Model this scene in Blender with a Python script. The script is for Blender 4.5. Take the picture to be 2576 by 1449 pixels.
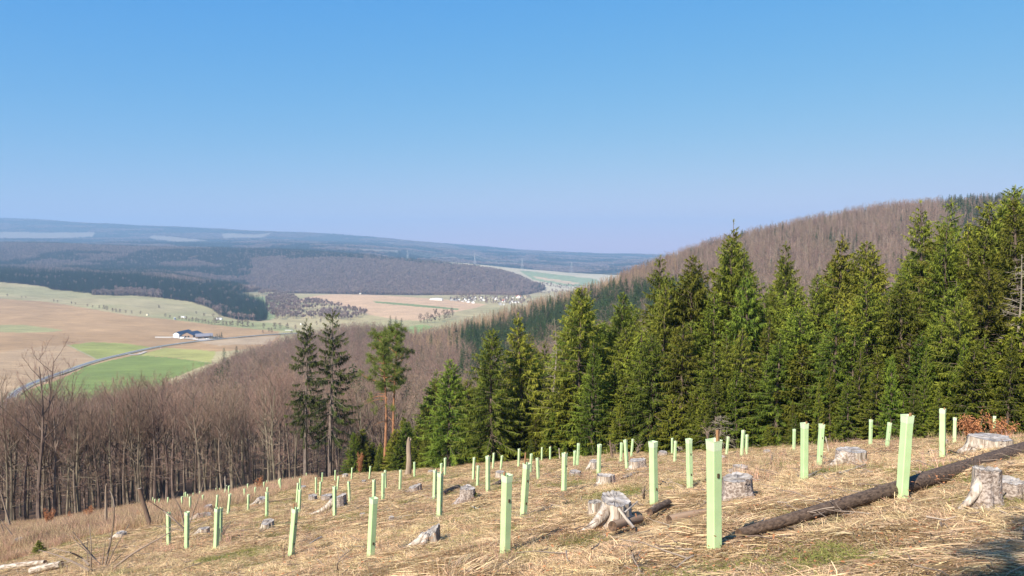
import bpy, math, random
import numpy as np
from mathutils import Vector, Matrix, Euler
random.seed(11)
RNG = np.random.default_rng(11)
sc = bpy.context.scene
for o in list(bpy.data.objects):
    bpy.data.objects.remove(o)
R = math.radians
# ------------------------------------------------------------------ camera
S = 1024 / 2576.0                    # measurements were taken on a 2576 px wide view
F = 512 / math.tan(R(33.5))
PITCH = math.atan(40 / F)
cam_d = bpy.data.cameras.new('camera')
cam = bpy.data.objects.new('camera', cam_d)
sc.collection.objects.link(cam)
cam_d.angle = R(67)
cam_d.clip_start = 0.1
cam_d.clip_end = 60000
cam.rotation_euler = (R(90) - PITCH, 0, 0)
sc.camera = cam
# ------------------------------------------------------------------ sky, sun, exposure
SUN = Vector((-0.44, -0.66, 0.61)).normalized()
world = bpy.data.worlds.new('World')
sc.world = world
world.use_nodes = True
wn = world.node_tree
sky = wn.nodes.new('ShaderNodeTexSky')
sky.sky_type = 'NISHITA'
sky.sun_disc = False
sky.sun_elevation = math.asin(SUN.z)
sky.sun_rotation = math.atan2(SUN.x, SUN.y)
sky.altitude = 600
sky.air_density = 1.0
sky.dust_density = 0.15
sky.ozone_density = 2.6
sep = wn.nodes.new('ShaderNodeSeparateColor'); cmb = wn.nodes.new('ShaderNodeCombineColor')
wn.links.new(sky.outputs[0], sep.inputs[0])
# clear spring air: each channel of the sky compressed towards the deep even blue of the photograph
for i, (g, a) in enumerate(((1.42, 0.0222), (0.55, 0.109), (0.04, 0.388))):
    pw = wn.nodes.new('ShaderNodeMath'); pw.operation = 'POWER'; pw.inputs[1].default_value = g
    ml = wn.nodes.new('ShaderNodeMath'); ml.operation = 'MULTIPLY'; ml.inputs[1].default_value = a / 0.15
    wn.links.new(sep.outputs[i], pw.inputs[0]); wn.links.new(pw.outputs[0], ml.inputs[0]); wn.links.new(ml.outputs[0], cmb.inputs[i])
bgn = wn.nodes['Background']
bgn.inputs['Strength'].default_value = 0.15
wn.links.new(cmb.outputs[0], bgn.inputs['Color'])
sun_d = bpy.data.lights.new('sun', 'SUN')
sun_d.energy = 5.0
sun_d.angle = R(0.53)
sun_d.color = (1.0, 0.93, 0.82)
sun_o = bpy.data.objects.new('sun', sun_d)
sun_o.rotation_euler = SUN.to_track_quat('Z', 'Y').to_euler()
sun_o.location = (0, 0, 200)
sc.collection.objects.link(sun_o)
sc.view_settings.view_transform = 'Standard'
sc.view_settings.look = 'None'
sc.view_settings.exposure = 0.95
sc.view_settings.gamma = 1
sc.view_settings.use_curve_mapping = False
sc.render.engine = 'CYCLES'
sc.cycles.max_bounces = 5
sc.cycles.diffuse_bounces = 3
sc.cycles.transparent_max_bounces = 8
sc.cycles.volume_bounces = 0
sc.cycles.use_denoising = True
sc.cycles.sample_clamp_indirect = 6

# ------------------------------------------------------------------ view geometry
def ray(dx, dy):
    u = (dx * S - 512) / F
    v = (288 - dy * S) / F
    y = math.cos(PITCH) + v * math.sin(PITCH)
    return u / y, (-math.sin(PITCH) + v * math.cos(PITCH)) / y
def tz(dy):
    v = (288 - np.asarray(dy, float) * S) / F
    return (-math.sin(PITCH) + v * math.cos(PITCH)) / (math.cos(PITCH) + v * math.sin(PITCH))
def ud(dx):
    return (np.asarray(dx, float) * S - 512) / F      # tangent of azimuth (good to a fraction of a pixel)
def picture(x, y, z):
    yc = y * math.cos(PITCH) - z * math.sin(PITCH)
    zc = y * math.sin(PITCH) + z * math.cos(PITCH)
    yc = np.where(yc < 0.5, 0.5, yc)
    return (512 + F * x / yc) / S, (288 - F * zc / yc) / S
# ------------------------------------------------------------------ noise
def vnoise(x, y, sc_, seed=0):
    x = np.asarray(x, float) / sc_ + seed * 17.31
    y = np.asarray(y, float) / sc_ - seed * 9.77
    xi = np.floor(x); yi = np.floor(y)
    fx = x - xi; fy = y - yi
    fx = fx * fx * (3 - 2 * fx); fy = fy * fy * (3 - 2 * fy)
    def h(a, b):
        v = np.sin(a * 127.1 + b * 311.7 + seed * 74.7) * 43758.5453
        return v - np.floor(v)
    a = h(xi, yi) * (1 - fx) + h(xi + 1, yi) * fx
    b = h(xi, yi + 1) * (1 - fx) + h(xi + 1, yi + 1) * fx
    return a * (1 - fy) + b * fy
def fbm(x, y, sc_, seed=0, o=3):
    s = 0; a = 1; t = 0
    for i in range(o):
        s = s + a * vnoise(x, y, sc_ / 2 ** i, seed + i * 3); t += a; a *= 0.5
    return s / t
# ------------------------------------------------------------------ scene helpers
C = sc.collection
def tagp(o, label=None, cat=None, group=None, kind=None):
    if label: o['label'] = label
    if cat: o['category'] = cat
    if group: o['group'] = group
    if kind: o['kind'] = kind
    return o
def thing(name, label, cat, loc=(0, 0, 0), rot=(0, 0, 0), group=None, scale=(1, 1, 1)):
    o = bpy.data.objects.new(name, None)
    o.empty_display_size = 0.2
    o.location = loc; o.rotation_euler = rot; o.scale = scale
    C.objects.link(o)
    return tagp(o, label, cat, group)
def part(name, mesh, parent=None, loc=(0, 0, 0), rot=(0, 0, 0), scale=(1, 1, 1)):
    o = bpy.data.objects.new(name, mesh)
    o.location = loc; o.rotation_euler = rot; o.scale = scale
    C.objects.link(o)
    if parent: o.parent = parent
    return o
def mk_mesh(name, V, F3=None, F4=None, mats=(), m3=None, m4=None, attr=None, smooth=False):
    V = np.asarray(V, np.float32).reshape(-1, 3)
    F3 = np.zeros((0, 3), np.int32) if F3 is None or len(F3) == 0 else np.asarray(F3, np.int32)
    F4 = np.zeros((0, 4), np.int32) if F4 is None or len(F4) == 0 else np.asarray(F4, np.int32)
    me = bpy.data.meshes.new(name)
    me.vertices.add(len(V)); me.vertices.foreach_set('co', V.ravel())
    nl = F3.size + F4.size
    me.loops.add(nl)
    me.loops.foreach_set('vertex_index', np.concatenate([F3.ravel(), F4.ravel()]).astype(np.int32))
    n = len(F3) + len(F4)
    me.polygons.add(n)
    st = np.concatenate([np.arange(len(F3)) * 3, len(F3) * 3 + np.arange(len(F4)) * 4]).astype(np.int32)
    me.polygons.foreach_set('loop_start', st)
    for m in mats: me.materials.append(m)
    if m3 is not None or m4 is not None:
        a = np.zeros(len(F3), np.int32) if m3 is None else np.asarray(m3, np.int32)
        b = np.zeros(len(F4), np.int32) if m4 is None else np.asarray(m4, np.int32)
        me.polygons.foreach_set('material_index', np.concatenate([a, b]).astype(np.int32))
    me.polygons.foreach_set('use_smooth', np.full(n, smooth, bool))
    if attr:
        for k, v in attr.items():
            v = np.asarray(v, np.float32)
            if v.ndim == 1:
                at = me.attributes.new(k, 'FLOAT', 'POINT'); at.data.foreach_set('value', v)
            else:
                at = me.attributes.new(k, 'FLOAT_COLOR', 'POINT')
                at.data.foreach_set('color', np.c_[v, np.ones(len(v))].astype(np.float32).ravel())
    me.update(calc_edges=True)
    return me
class MB:
    """collects vertices and faces of one mesh"""
    def __init__(s):
        s.V = []; s.F3 = []; s.F4 = []; s.m3 = []; s.m4 = []; s.A = []; s.n = 0
    def add(s, V, F3=None, F4=None, mat=0, a=0.5):
        V = np.asarray(V, float).reshape(-1, 3)
        if F3 is not None and len(F3):
            F3 = np.asarray(F3); s.F3.append(F3 + s.n); s.m3.append(np.full(len(F3), mat))
        if F4 is not None and len(F4):
            F4 = np.asarray(F4); s.F4.append(F4 + s.n); s.m4.append(np.full(len(F4), mat))
        s.V.append(V); s.n += len(V)
        s.A.append(np.full(len(V), a) if np.isscalar(a) else np.asarray(a, float))
    def merge(s, o, mat=0):
        for k in ('V', 'A'): getattr(s, k).extend(getattr(o, k))
        s.F3 += [f + s.n for f in o.F3]; s.F4 += [f + s.n for f in o.F4]
        s.m3 += [m * 0 + mat for m in o.m3]; s.m4 += [m * 0 + mat for m in o.m4]
        s.n += o.n
    def mesh(s, name, mats, smooth=False):
        c = lambda L: np.concatenate(L) if L else None
        return mk_mesh(name, np.concatenate(s.V), c(s.F3), c(s.F4), mats, c(s.m3), c(s.m4), {'var': np.concatenate(s.A)}, smooth)
    # ---- shapes
    def box(s, x0, x1, y0, y1, z0, z1, mat=0, a=0.5, M=None):
        V = np.array([[x, y, z] for z in (z0, z1) for x, y in ((x0, y0), (x1, y0), (x1, y1), (x0, y1))], float)
        if M is not None: V = V @ np.array(M.to_3x3()).T + np.array(M.translation)
        s.add(V, None, [[3, 2, 1, 0], [4, 5, 6, 7], [0, 1, 5, 4], [1, 2, 6, 5], [2, 3, 7, 6], [3, 0, 4, 7]], mat, a)
    def poly(s, pts, mat=0, a=0.5):
        n = len(pts)
        if n == 4: s.add(pts, None, [[0, 1, 2, 3]], mat, a)
        else: s.add(pts, [[0, i, i + 1] for i in range(1, n - 1)], None, mat, a)
    def prism(s, prof, y0, y1, mat=0, a=0.5, axis='y'):
        """profile in x,z run along y"""
        n = len(prof)
        V = [[p[0], y0, p[1]] for p in prof] + [[p[0], y1, p[1]] for p in prof]
        if axis == 'x': V = [[v[1], v[0], v[2]] for v in V]
        F4 = [[i, (i + 1) % n, n + (i + 1) % n, n + i] for i in range(n)]
        F3 = [[0, i + 1, i] for i in range(1, n - 1)] + [[n, n + i, n + i + 1] for i in range(1, n - 1)]
        s.add(V, F3, F4, mat, a)
    def tubes(s, P, Rr, sides=5, mat=0, a=0.5, cap=False):
        """P (n,k,3) paths, Rr (n,k) radii"""
        P = np.asarray(P, float); Rr = np.asarray(Rr, float)
        n, k, _ = P.shape
        D = np.gradient(P, axis=1)
        D /= np.linalg.norm(D, axis=2, keepdims=True) + 1e-9
        ref = np.where(np.abs(D[:, :1, 2:3]) > 0.8, np.array([1.0, 0.1, 0]), np.array([0.05, 0.05, 1.0]))
        U = np.cross(D, np.broadcast_to(ref, D.shape)); U /= np.linalg.norm(U, axis=2, keepdims=True) + 1e-9
        W = np.cross(D, U)
        th = np.arange(sides) / sides * 2 * math.pi
        V = P[:, :, None, :] + Rr[:, :, None, None] * (np.cos(th)[None, None, :, None] * U[:, :, None, :] + np.sin(th)[None, None, :, None] * W[:, :, None, :])
        idx = np.arange(n * k * sides).reshape(n, k, sides)
        a0 = idx[:, :-1, :]; a1 = np.roll(a0, -1, axis=2); b0 = idx[:, 1:, :]; b1 = np.roll(b0, -1, axis=2)
        F4 = np.stack([a0, a1, b1, b0], -1).reshape(-1, 4)
        A = a if np.isscalar(a) else np.repeat(np.asarray(a), k * sides)
        F3 = None
        V = V.reshape(-1, 3)
        if cap and n == 1:
            V = np.r_[V, P[0, :1], P[0, -1:]]
            c0 = n * k * sides
            F3 = [[c0, (i + 1) % sides, i] for i in range(sides)] + [[c0 + 1, (k - 1) * sides + i, (k - 1) * sides + (i + 1) % sides] for i in range(sides)]
            if not np.isscalar(A): A = np.r_[A, A[:2]]
        s.add(V, F3, F4, mat, A)
    def strips(s, B, D, L, Wd, bend=None, N=None, mat=0, a=0.5, seg=2):
        """tapering blades: base B, direction D, length L, width Wd, bend added quadratically"""
        B = np.asarray(B, float); n = len(B)
        D = D / (np.linalg.norm(D, axis=1, keepdims=True) + 1e-9)
        if bend is None: bend = np.zeros((n, 3))
        if N is None: N = RNG.normal(size=(n, 3))
        T = np.cross(D, N); T /= np.linalg.norm(T, axis=1, keepdims=True) + 1e-9
        L = np.broadcast_to(L, (n,))[:, None]; Wd = np.broadcast_to(Wd, (n,))[:, None]
        V = []; wt = np.linspace(0, 1, seg + 1)
        for i, t in enumerate(wt[:-1]):
            p = B + D * L * t + bend * L * t * t
            w = Wd * (0.7 + 0.5 * t if t < 0.5 else 1.1 * (1 - t) + 0.2)
            V += [p - T * w / 2, p + T * w / 2]
        V.append(B + D * L + bend * L)
        k = len(V)
        V = np.stack(V, 1).reshape(-1, 3)
        o = (np.arange(n) * k)[:, None]
        F4 = [o + np.array([2 * i, 2 * i + 1, 2 * i + 3, 2 * i + 2]) for i in range(seg - 1)]
        F4 = np.concatenate(F4) if F4 else None
        F3 = o + np.array([k - 3, k - 2, k - 1])
        A = a if np.isscalar(a) else np.repeat(np.asarray(a), k)
        s.add(V, F3, F4, mat, A)
def rnd(a, b, n=None): return RNG.uniform(a, b, n)
# ------------------------------------------------------------------ scattered stuff (geometry nodes)
_gn = {}
def proto_collection(key, meshes):
    col = bpy.data.collections.new(key)
    for i, m in enumerate(meshes):
        o = bpy.data.objects.new('%s_%02d' % (key, i), m)
        col.objects.link(o)
    ng = bpy.data.node_groups.new(key, 'GeometryNodeTree')
    ng.interface.new_socket('Geometry', in_out='INPUT', socket_type='NodeSocketGeometry')
    ng.interface.new_socket('Geometry', in_out='OUTPUT', socket_type='NodeSocketGeometry')
    N = ng.nodes; Lk = ng.links
    gi = N.new('NodeGroupInput'); go = N.new('NodeGroupOutput')
    ip = N.new('GeometryNodeInstanceOnPoints')
    ci = N.new('GeometryNodeCollectionInfo')
    ci.inputs['Collection'].default_value = col
    ci.inputs['Separate Children'].default_value = True
    ci.inputs['Reset Children'].default_value = True
    ip.inputs['Pick Instance'].default_value = True
    def attr(nm, ty):
        a = N.new('GeometryNodeInputNamedAttribute'); a.data_type = ty
        a.inputs['Name'].default_value = nm
        return [s_ for s_ in a.outputs if s_.enabled and s_.name == 'Attribute'][0]
    Lk.new(gi.outputs[0], ip.inputs['Points'])
    Lk.new(ci.outputs[0], ip.inputs['Instance'])
    Lk.new(attr('idx', 'INT'), ip.inputs['Instance Index'])
    Lk.new(attr('rot', 'FLOAT_VECTOR'), ip.inputs['Rotation'])
    Lk.new(attr('scl', 'FLOAT_VECTOR'), ip.inputs['Scale'])
    Lk.new(ip.outputs[0], go.inputs[0])
    _gn[key] = (ng, len(meshes))
def scatter(name, key, pts, scl, label, cat, rot=None, idx=None, kind='stuff', parent=None):
    ng, k = _gn[key]
    pts = np.asarray(pts, np.float32); n = len(pts)
    me = bpy.data.meshes.new(name)
    me.vertices.add(n); me.vertices.foreach_set('co', pts.ravel())
    if rot is None: rot = np.c_[np.zeros((n, 2)), RNG.uniform(0, 6.283, n)]
    scl = np.asarray(scl, np.float32)
    if scl.ndim == 1: scl = np.repeat(scl[:, None], 3, 1)
    if idx is None: idx = RNG.integers(0, k, n)
    a = me.attributes.new('rot', 'FLOAT_VECTOR', 'POINT'); a.data.foreach_set('vector', np.asarray(rot, np.float32).ravel())
    a = me.attributes.new('scl', 'FLOAT_VECTOR', 'POINT'); a.data.foreach_set('vector', scl.ravel())
    a = me.attributes.new('idx', 'INT', 'POINT'); a.data.foreach_set('value', np.asarray(idx, np.int32))
    o = part(name, me, parent)
    tagp(o, label, cat, kind=kind)
    md = o.modifiers.new('scatter', 'NODES'); md.node_group = ng
    return o
# ================================================================== TERRAIN
K = (0.196533, -0.249865, -0.00255648, -0.00199775, -0.000158258)
def G0(x, y): return -1.7 + K[0] * x + K[1] * y + K[2] * x * x + K[3] * x * y + K[4] * y * y
OFF = {2: (319.4, 1150), 3: (734.7, 1124.4), 4: (1181.9, 1073.3), 6: (1629.2, 1009.5), 7: (2116, 1009.5)}
TUBES_RAW = [
(2,575,560,567,738,0),(2,580,770,585,1240,1),(2,840,765,835,1298,1),(2,1260,715,1245,1310,1),(2,1300,712,1300,1225,1),(2,2360,705,2290,1420,1),
(2,1265,530,1245,810,0),(2,1440,515,1410,820,1),(2,1700,520,1695,790,1),(2,1955,490,1955,860,1),(2,1965,420,1958,650,0),(2,1795,420,1790,598,0),(2,885,550,885,795,1),
(2,768,550,775,750,1),(2,820,487,822,650,0),(2,850,515,848,665,0),(2,800,517,800,600,0),(2,925,518,920,610,0),(2,1020,478,1022,585,0),(2,1063,527,1055,688,1),
(2,1245,440,1247,530,0),(2,1297,445,1292,525,0),(2,1385,395,1355,580,0),(2,1427,400,1420,600,0),(2,1500,433,1500,490,0),(2,1550,383,1550,488,0),(2,1645,438,1645,645,1),
(2,1662,385,1660,440,0),(2,1690,370,1690,520,0),(2,1805,358,1803,400,0),(2,1918,345,1915,510,0),(2,1960,347,1962,430,0),(2,2140,300,2150,490,1),(2,2125,325,2125,450,0),
(2,2320,275,2322,395,0),(2,2510,240,2512,330,0),(2,2420,298,2425,520,0),(2,2395,360,2375,660,0),(2,2420,450,2405,790,0),(2,363,580,360,660,0),(2,393,585,390,700,0),(2,452,590,452,690,0),(2,203,615,203,680,0),
(3,425,358,420,510,1),(3,335,425,335,655,1),(3,400,485,390,725,1),(3,607,323,602,495,1),(3,650,410,628,640,1),(3,597,548,597,985,1),(3,840,290,830,470,1),(3,1097,268,1078,470,1),
(3,792,480,808,800,1),(3,1147,458,1143,800,0),(3,1145,708,1095,1610,1),(3,1275,370,1270,760,1),(3,1303,325,1308,600,1),(3,1367,280,1362,437,0),(3,1518,322,1508,635,1),(3,1713,208,1712,447,1),
(3,2002,318,1990,778,1),(3,2075,355,2060,1010,1),(3,2087,230,2087,460,0),(3,2140,155,2138,415,1),
(4,62,430,47,735,1),(4,118,545,105,865,1),(4,253,410,252,915,1),(4,337,367,320,610,1),(4,450,412,433,615,0),(4,690,310,680,573,1),(4,860,380,845,665,0),(4,1010,288,1005,505,1),(4,1125,280,1123,505,1),
(4,945,438,960,797,1),(4,520,665,490,1845,1),(4,795,500,745,1300,1),(4,1378,248,1378,400,0),(4,1325,365,1315,962,1),(4,1468,338,1460,640,1),(4,1520,232,1503,543,1),(4,1812,245,1800,708,1),
(4,2120,222,2110,522,1),(4,2172,183,2200,600,1),(4,2280,172,2255,437,1),
(6,75,562,90,1505,1),(6,345,515,342,770,1),(6,390,555,378,888,1),(6,582,530,592,1235,1),(6,655,598,640,770,0),(6,918,530,933,2145,1),(6,1127,495,1100,785,1),(6,1338,405,1312,803,1),(6,1390,467,1383,792,1),
(6,2050,390,2043,725,1),(6,2195,305,2190,1145,1),(6,2440,320,2395,950,1),
(7,420,257,408,640,1),(7,680,298,630,730,1),(7,920,190,840,1445,1),(7,1428,110,1415,845,1),(7,1598,230,1583,668,1),(7,2150,210,2138,585,1),(7,2565,470,2545,612,0)
]
TUBES = []
for r, xt, yt, xb, yb, c in TUBES_RAW:
    ox, oy = OFF[r]
    TUBES.append([ox + xt / 5.558, oy + yt / 5.558, ox + xb / 5.558, oy + yb / 5.558, c])
OBS = []
for t in TUBES:
    ub, tb = ray(t[2], t[3]); ut, tt = ray(t[0], t[1])
    Y = 1.2 / (tt - tb)
    if t[4] and Y < 75:
        OBS.append((ub * Y, Y, tb * Y - G0(ub * Y, Y)))
EDGE_DX = np.array([-900, 0, 150, 300, 450, 600, 750, 870, 1000, 1100, 1300, 1500, 1700, 1900, 2100, 2300, 2576, 3300], float)
EDGE_Y = np.array([90, 92, 94, 95, 94, 92, 90, 86, 80, 73, 63, 56, 51, 47, 43, 39, 37, 34], float)
for dx, Y, dy in [(0, 95, 1322), (0, 60, 1362), (-200, 90, 1330), (150, 95, 1304), (300, 97, 1288), (450, 97, 1262), (600, 95, 1240), (750, 92, 1212),
                  (870, 86, 1192), (1000, 80, 1181), (1100, 72, 1176), (1300, 63, 1158), (1500, 56, 1140), (1700, 51, 1130),
                  (1900, 47, 1122), (2100, 43, 1116), (2300, 38, 1100), (2576, 36, 1088), (2576, 27, 1098), (2800, 34, 1085), (2800, 22, 1100)]:
    u, t = ray(dx, dy)
    OBS.append((u * Y, Y, t * Y - G0(u * Y, Y)))
OBS = np.array(OBS)
def clear_z(x, y):
    x = np.asarray(x, float); y = np.asarray(y, float)
    xc = np.clip(x, -75, 45); yc = np.clip(y, -40, 110)
    g = G0(xc, yc) + (x - xc) * np.where(x > 0, 0.06, 0.2) + (y - yc) * -0.25
    sg = 0.055 * np.clip(y, 8, 100) + 0.6
    num = 0; den = 0.25
    for ox, oy, oz in OBS:
        w = np.exp(-((x - ox) ** 2 + (y - oy) ** 2) / (2 * sg * sg))
        num = num + w * oz; den = den + w
    # keep exact at the posts
    return g + num / np.maximum(den - 0.2, 0.05)
PROF = {
 -900: [(180, 'z', -60), (300, 'z', -100), (450, 'z', -135), (620, 'z', -148), (1100, 'z', -148), (1600, 'z', -125), (2300, 'z', -90), (2750, 'z', -60), (3100, 'z', -80), (3900, 'z', -80), (4900, 'z', 50), (5300, 'z', 20), (7000, 'z', 60), (9500, 'z', 380), (11000, 'z', 260), (16500, 'z', -60)],
 0: [(135, 1060, 15), (200, 1035, 15), (330, 1005, 16), (440, 'z', -122), (540, 'z', -145), (620, 'z', -150), (800, 'z', -153), (1100, 'z', -150), (1600, 790, 0), (2000, 737, 0), (2300, 706, 0), (2750, 672, 20), (3100, 'z', -95), (3900, 'z', -90), (4900, 602, 18), (5300, 'z', 10), (6200, 'z', -20), (7000, 599, 0), (7600, 584, 0), (9500, 542, 6), (11000, 'z', 260), (16500, 'z', -60)],
 150: [(135, 1050, 15), (200, 1030, 15), (350, 1003, 16), (450, 'z', -125), (540, 'z', -147), (620, 'z', -152), (900, 'z', -154), (1200, 'z', -150), (1700, 783, 0), (2000, 757, 0), (2250, 734, 0), (2750, 676, 20), (3100, 'z', -100), (3900, 'z', -90), (4900, 604, 18), (5300, 'z', 5), (6200, 'z', -20), (7000, 600, 0), (7600, 590, 0), (9500, 549, 6), (11000, 'z', 220), (16500, 'z', -80)],
 300: [(135, 1030, 15), (200, 1012, 15), (400, 992, 16), (500, 'z', -130), (600, 'z', -150), (835, 'z', -156), (1100, 'z', -154), (1300, 'z', -151), (1700, 779, 0), (2000, 754, 0), (2200, 745, 0), (2600, 684, 20), (3000, 'z', -110), (3900, 'z', -105), (4800, 612, 18), (5300, 'z', -15), (7000, 606, 0), (9200, 561, 6), (11000, 'z', 170), (16500, 'z', -90)],
 450: [(140, 1000, 15), (200, 985, 16), (330, 966, 16), (450, 957, 16), (600, 'z', -128), (750, 'z', -151), (1000, 'z', -155), (1300, 'z', -153), (1600, 802, 0), (1900, 776, 0), (2080, 762, 0), (2450, 700, 20), (2900, 'z', -115), (3900, 'z', -112), (4700, 616, 18), (5400, 'z', -30), (7300, 603, 0), (9000, 567, 6), (11000, 'z', 140), (16500, 'z', -100)],
 600: [(140, 1010, 15), (200, 970, 16), (400, 908, 16), (600, 878, 16), (750, 'z', -136), (950, 'z', -152), (1300, 'z', -153), (1640, 'z', -155), (1900, 775, 20), (2150, 738, 20), (2500, 'z', -135), (3000, 'z', -150), (3300, 745, 16), (3600, 705, 16), (4100, 662, 16), (4700, 619, 16), (5200, 'z', -30), (6000, 'z', -40), (7500, 600, 0), (8800, 575, 6), (11000, 'z', 120), (16500, 'z', -110)],
 690: [(140, 1010, 15), (200, 975, 16), (400, 900, 16), (700, 850, 16), (850, 'z', -140), (1100, 'z', -156), (1700, 'z', -158), (2100, 'z', -158), (2500, 'z', -161), (2850, 'z', -162), (3100, 742, 10), (3500, 706, 14), (4100, 664, 16), (4600, 621, 16), (5200, 'z', -40), (7500, 605, 0), (8700, 582, 6), (11000, 'z', 90), (16500, 'z', -120)],
 800: [(140, 1010, 15), (200, 985, 16), (400, 905, 16), (600, 862, 16), (720, 830, 14), (850, 'z', -135), (1200, 'z', -158), (1900, 'z', -160), (2630, 742, 0), (2850, 'z', -166), (3150, 738, 8), (3500, 706, 14), (4000, 665, 15), (4500, 625, 16), (5100, 'z', -45), (7500, 610, 0), (8600, 586, 6), (11000, 'z', 60), (16500, 'z', -125)],
 900: [(140, 1010, 15), (200, 985, 16), (400, 905, 16), (600, 858, 16), (730, 800, 16), (860, 'z', -118), (1100, 'z', -150), (1600, 'z', -157), (2450, 741, 0), (2700, 'z', -162), (3000, 738, 8), (3400, 705, 14), (3900, 668, 15), (4300, 632, 16), (4800, 'z', -60), (5500, 'z', -50), (7500, 612, 0), (8500, 591, 6), (11000, 'z', 30), (16500, 'z', -130)],
 1050: [(140, 'z', -44), (200, 985, 16), (400, 905, 16), (600, 860, 16), (750, 834, 14), (950, 'z', -135), (1250, 'z', -138), (1400, 'z', -147), (1700, 'z', -150), (2400, 747, 0), (2700, 'z', -165), (3000, 742, 8), (3400, 705, 14), (3800, 672, 15), (4100, 648, 14), (4300, 649, 0), (4600, 'z', -120), (5400, 'z', -120), (7300, 622, 6), (8500, 608, 6), (11000, 'z', -10), (16500, 'z', -132)],
 1200: [(120, 'z', -34), (200, 990, 16), (400, 892, 16), (600, 830, 16), (750, 792, 14), (950, 'z', -130), (1300, 'z', -150), (1750, 'z', -155), (2300, 'z', -160), (2600, 'z', -163), (2850, 'z', -164), (2950, 748, 6), (3300, 715, 12), (3700, 671, 12), (3850, 667, 6), (4300, 661, 0), (4600, 'z', -120), (5300, 'z', -170), (6200, 'z', -140), (7000, 635, 6), (7600, 'z', -60), (8600, 618, 5), (11000, 'z', -50), (16500, 'z', -134)],
 1350: [(120, 'z', -30), (200, 'z', -56), (400, 855, 18), (600, 795, 18), (780, 752, 14), (1000, 'z', -112), (1500, 'z', -153), (2300, 'z', -163), (2700, 'z', -165), (2900, 748, 2), (3200, 735, 8), (3500, 712, 4), (3750, 702, 0), (4300, 680, 0), (4600, 'z', -125), (5300, 'z', -190), (6200, 'z', -165), (7200, 640, 6), (7800, 'z', -95), (8800, 631, 4), (12000, 'z', -100), (16500, 'z', -136)],
 1500: [(110, 'z', -24), (200, 'z', -48), (400, 820, 18), (600, 752, 18), (800, 708, 14), (1000, 'z', -95), (1500, 'z', -150), (3000, 'z', -165), (3400, 730, 0), (4300, 696, 0), (4700, 'z', -150), (5500, 'z', -195), (7000, 655, 6), (8000, 642, 4), (9000, 'z', -110), (13000, 'z', -110), (16500, 'z', -138)],
 1650: [(110, 'z', -22), (200, 'z', -42), (400, 800, 18), (600, 725, 18), (850, 648, 13), (1100, 'z', -62), (1600, 'z', -145), (4000, 'z', -160), (7500, 'z', -130), (16500, 'z', -140)],
 1800: [(110, 'z', -22), (200, 'z', -35), (350, 'z', -46), (500, 755, 16), (700, 660, 16), (880, 598, 13), (1200, 'z', -50), (1800, 'z', -140), (16500, 'z', -140)],
 2000: [(100, 'z', -20), (180, 'z', -32), (300, 'z', -41), (450, 785, 16), (650, 675, 16), (890, 550, 13), (1300, 'z', -40), (2500, 'z', -140), (16500, 'z', -140)],
 2200: [(90, 'z', -18), (170, 'z', -30), (280, 'z', -38), (430, 775, 16), (650, 640, 16), (880, 509, 13), (1300, 'z', -20), (2500, 'z', -130), (16500, 'z', -140)],
 2400: [(90, 'z', -16), (160, 'z', -26), (250, 'z', -33), (420, 750, 16), (650, 612, 16), (880, 494, 13), (1300, 'z', 0), (2500, 'z', -110), (16500, 'z', -140)],
 2576: [(90, 'z', -15), (160, 'z', -22), (250, 'z', -28), (420, 730, 16), (650, 595, 16), (880, 487, 13), (1300, 'z', 10), (2500, 'z', -100), (16500, 'z', -140)],
 3300: [(90, 'z', -12), (160, 'z', -15), (250, 'z', -12), (650, 'z', 40), (900, 'z', 70), (1300, 'z', 30), (2500, 'z', -80), (16500, 'z', -140)],
}
# table over (azimuth, log distance)
AZN, LRN = 721, 700
AZ = np.linspace(R(-52), R(52), AZN)
LR = np.linspace(math.log(25), math.log(16500), LRN)
cols = []; caz = []
for dx in sorted(PROF):
    u = float(ud(dx)); k = math.sqrt(1 + u * u)
    Ye = float(np.interp(dx, EDGE_DX, EDGE_Y))
    pts = [(Ye * 0.6 * k, float(clear_z(u * Ye * .6, Ye * .6))), (Ye * 0.8 * k, float(clear_z(u * Ye * .8, Ye * .8))), (Ye * k, float(clear_z(u * Ye, Ye)))]
    for Y, a, b in PROF[dx]:
        if 6900 < Y < 12500:
            Y *= 1.33; b = b * 1.33 if a == 'z' and b > 0 else b
        z = b if a == 'z' else Y * float(tz(a)) - b
        pts.append((Y * k, z))
    lr = np.log([p[0] for p in pts]); zz = [p[1] for p in pts]
    cols.append(np.interp(LR, lr, zz)); caz.append(math.atan(u))
cols = np.array(cols); caz = np.array(caz)
# smooth along distance
kx = np.exp(-0.5 * (np.arange(-9, 10) / 3.2) ** 2); kx /= kx.sum()
cols = np.array([np.convolve(np.pad(c, 9, mode='edge'), kx, 'valid') for c in cols])
TAB = np.array([np.interp(AZ, caz, cols[:, j]) for j in range(LRN)]).T       # (AZN, LRN)
ky = np.exp(-0.5 * (np.arange(-24, 25) / 8.0) ** 2); ky /= ky.sum()
TAB = np.array([np.convolve(np.pad(TAB[:, j], 24, mode='edge'), ky, 'valid') for j in range(LRN)]).T
def table(az, r):
    fa = np.clip((az - AZ[0]) / (AZ[1] - AZ[0]), 0, AZN - 1.001)
    fr = np.clip((np.log(np.maximum(r, 1)) - LR[0]) / (LR[1] - LR[0]), 0, LRN - 1.001)
    ia = fa.astype(int); ir = fr.astype(int); ta = fa - ia; tr = fr - ir
    return (TAB[ia, ir] * (1 - ta) + TAB[ia + 1, ir] * ta) * (1 - tr) + (TAB[ia, ir + 1] * (1 - ta) + TAB[ia + 1, ir + 1] * ta) * tr
def sstep(a, b, x):
    t = np.clip((x - a) / (b - a), 0, 1); return t * t * (3 - 2 * t)
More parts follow.
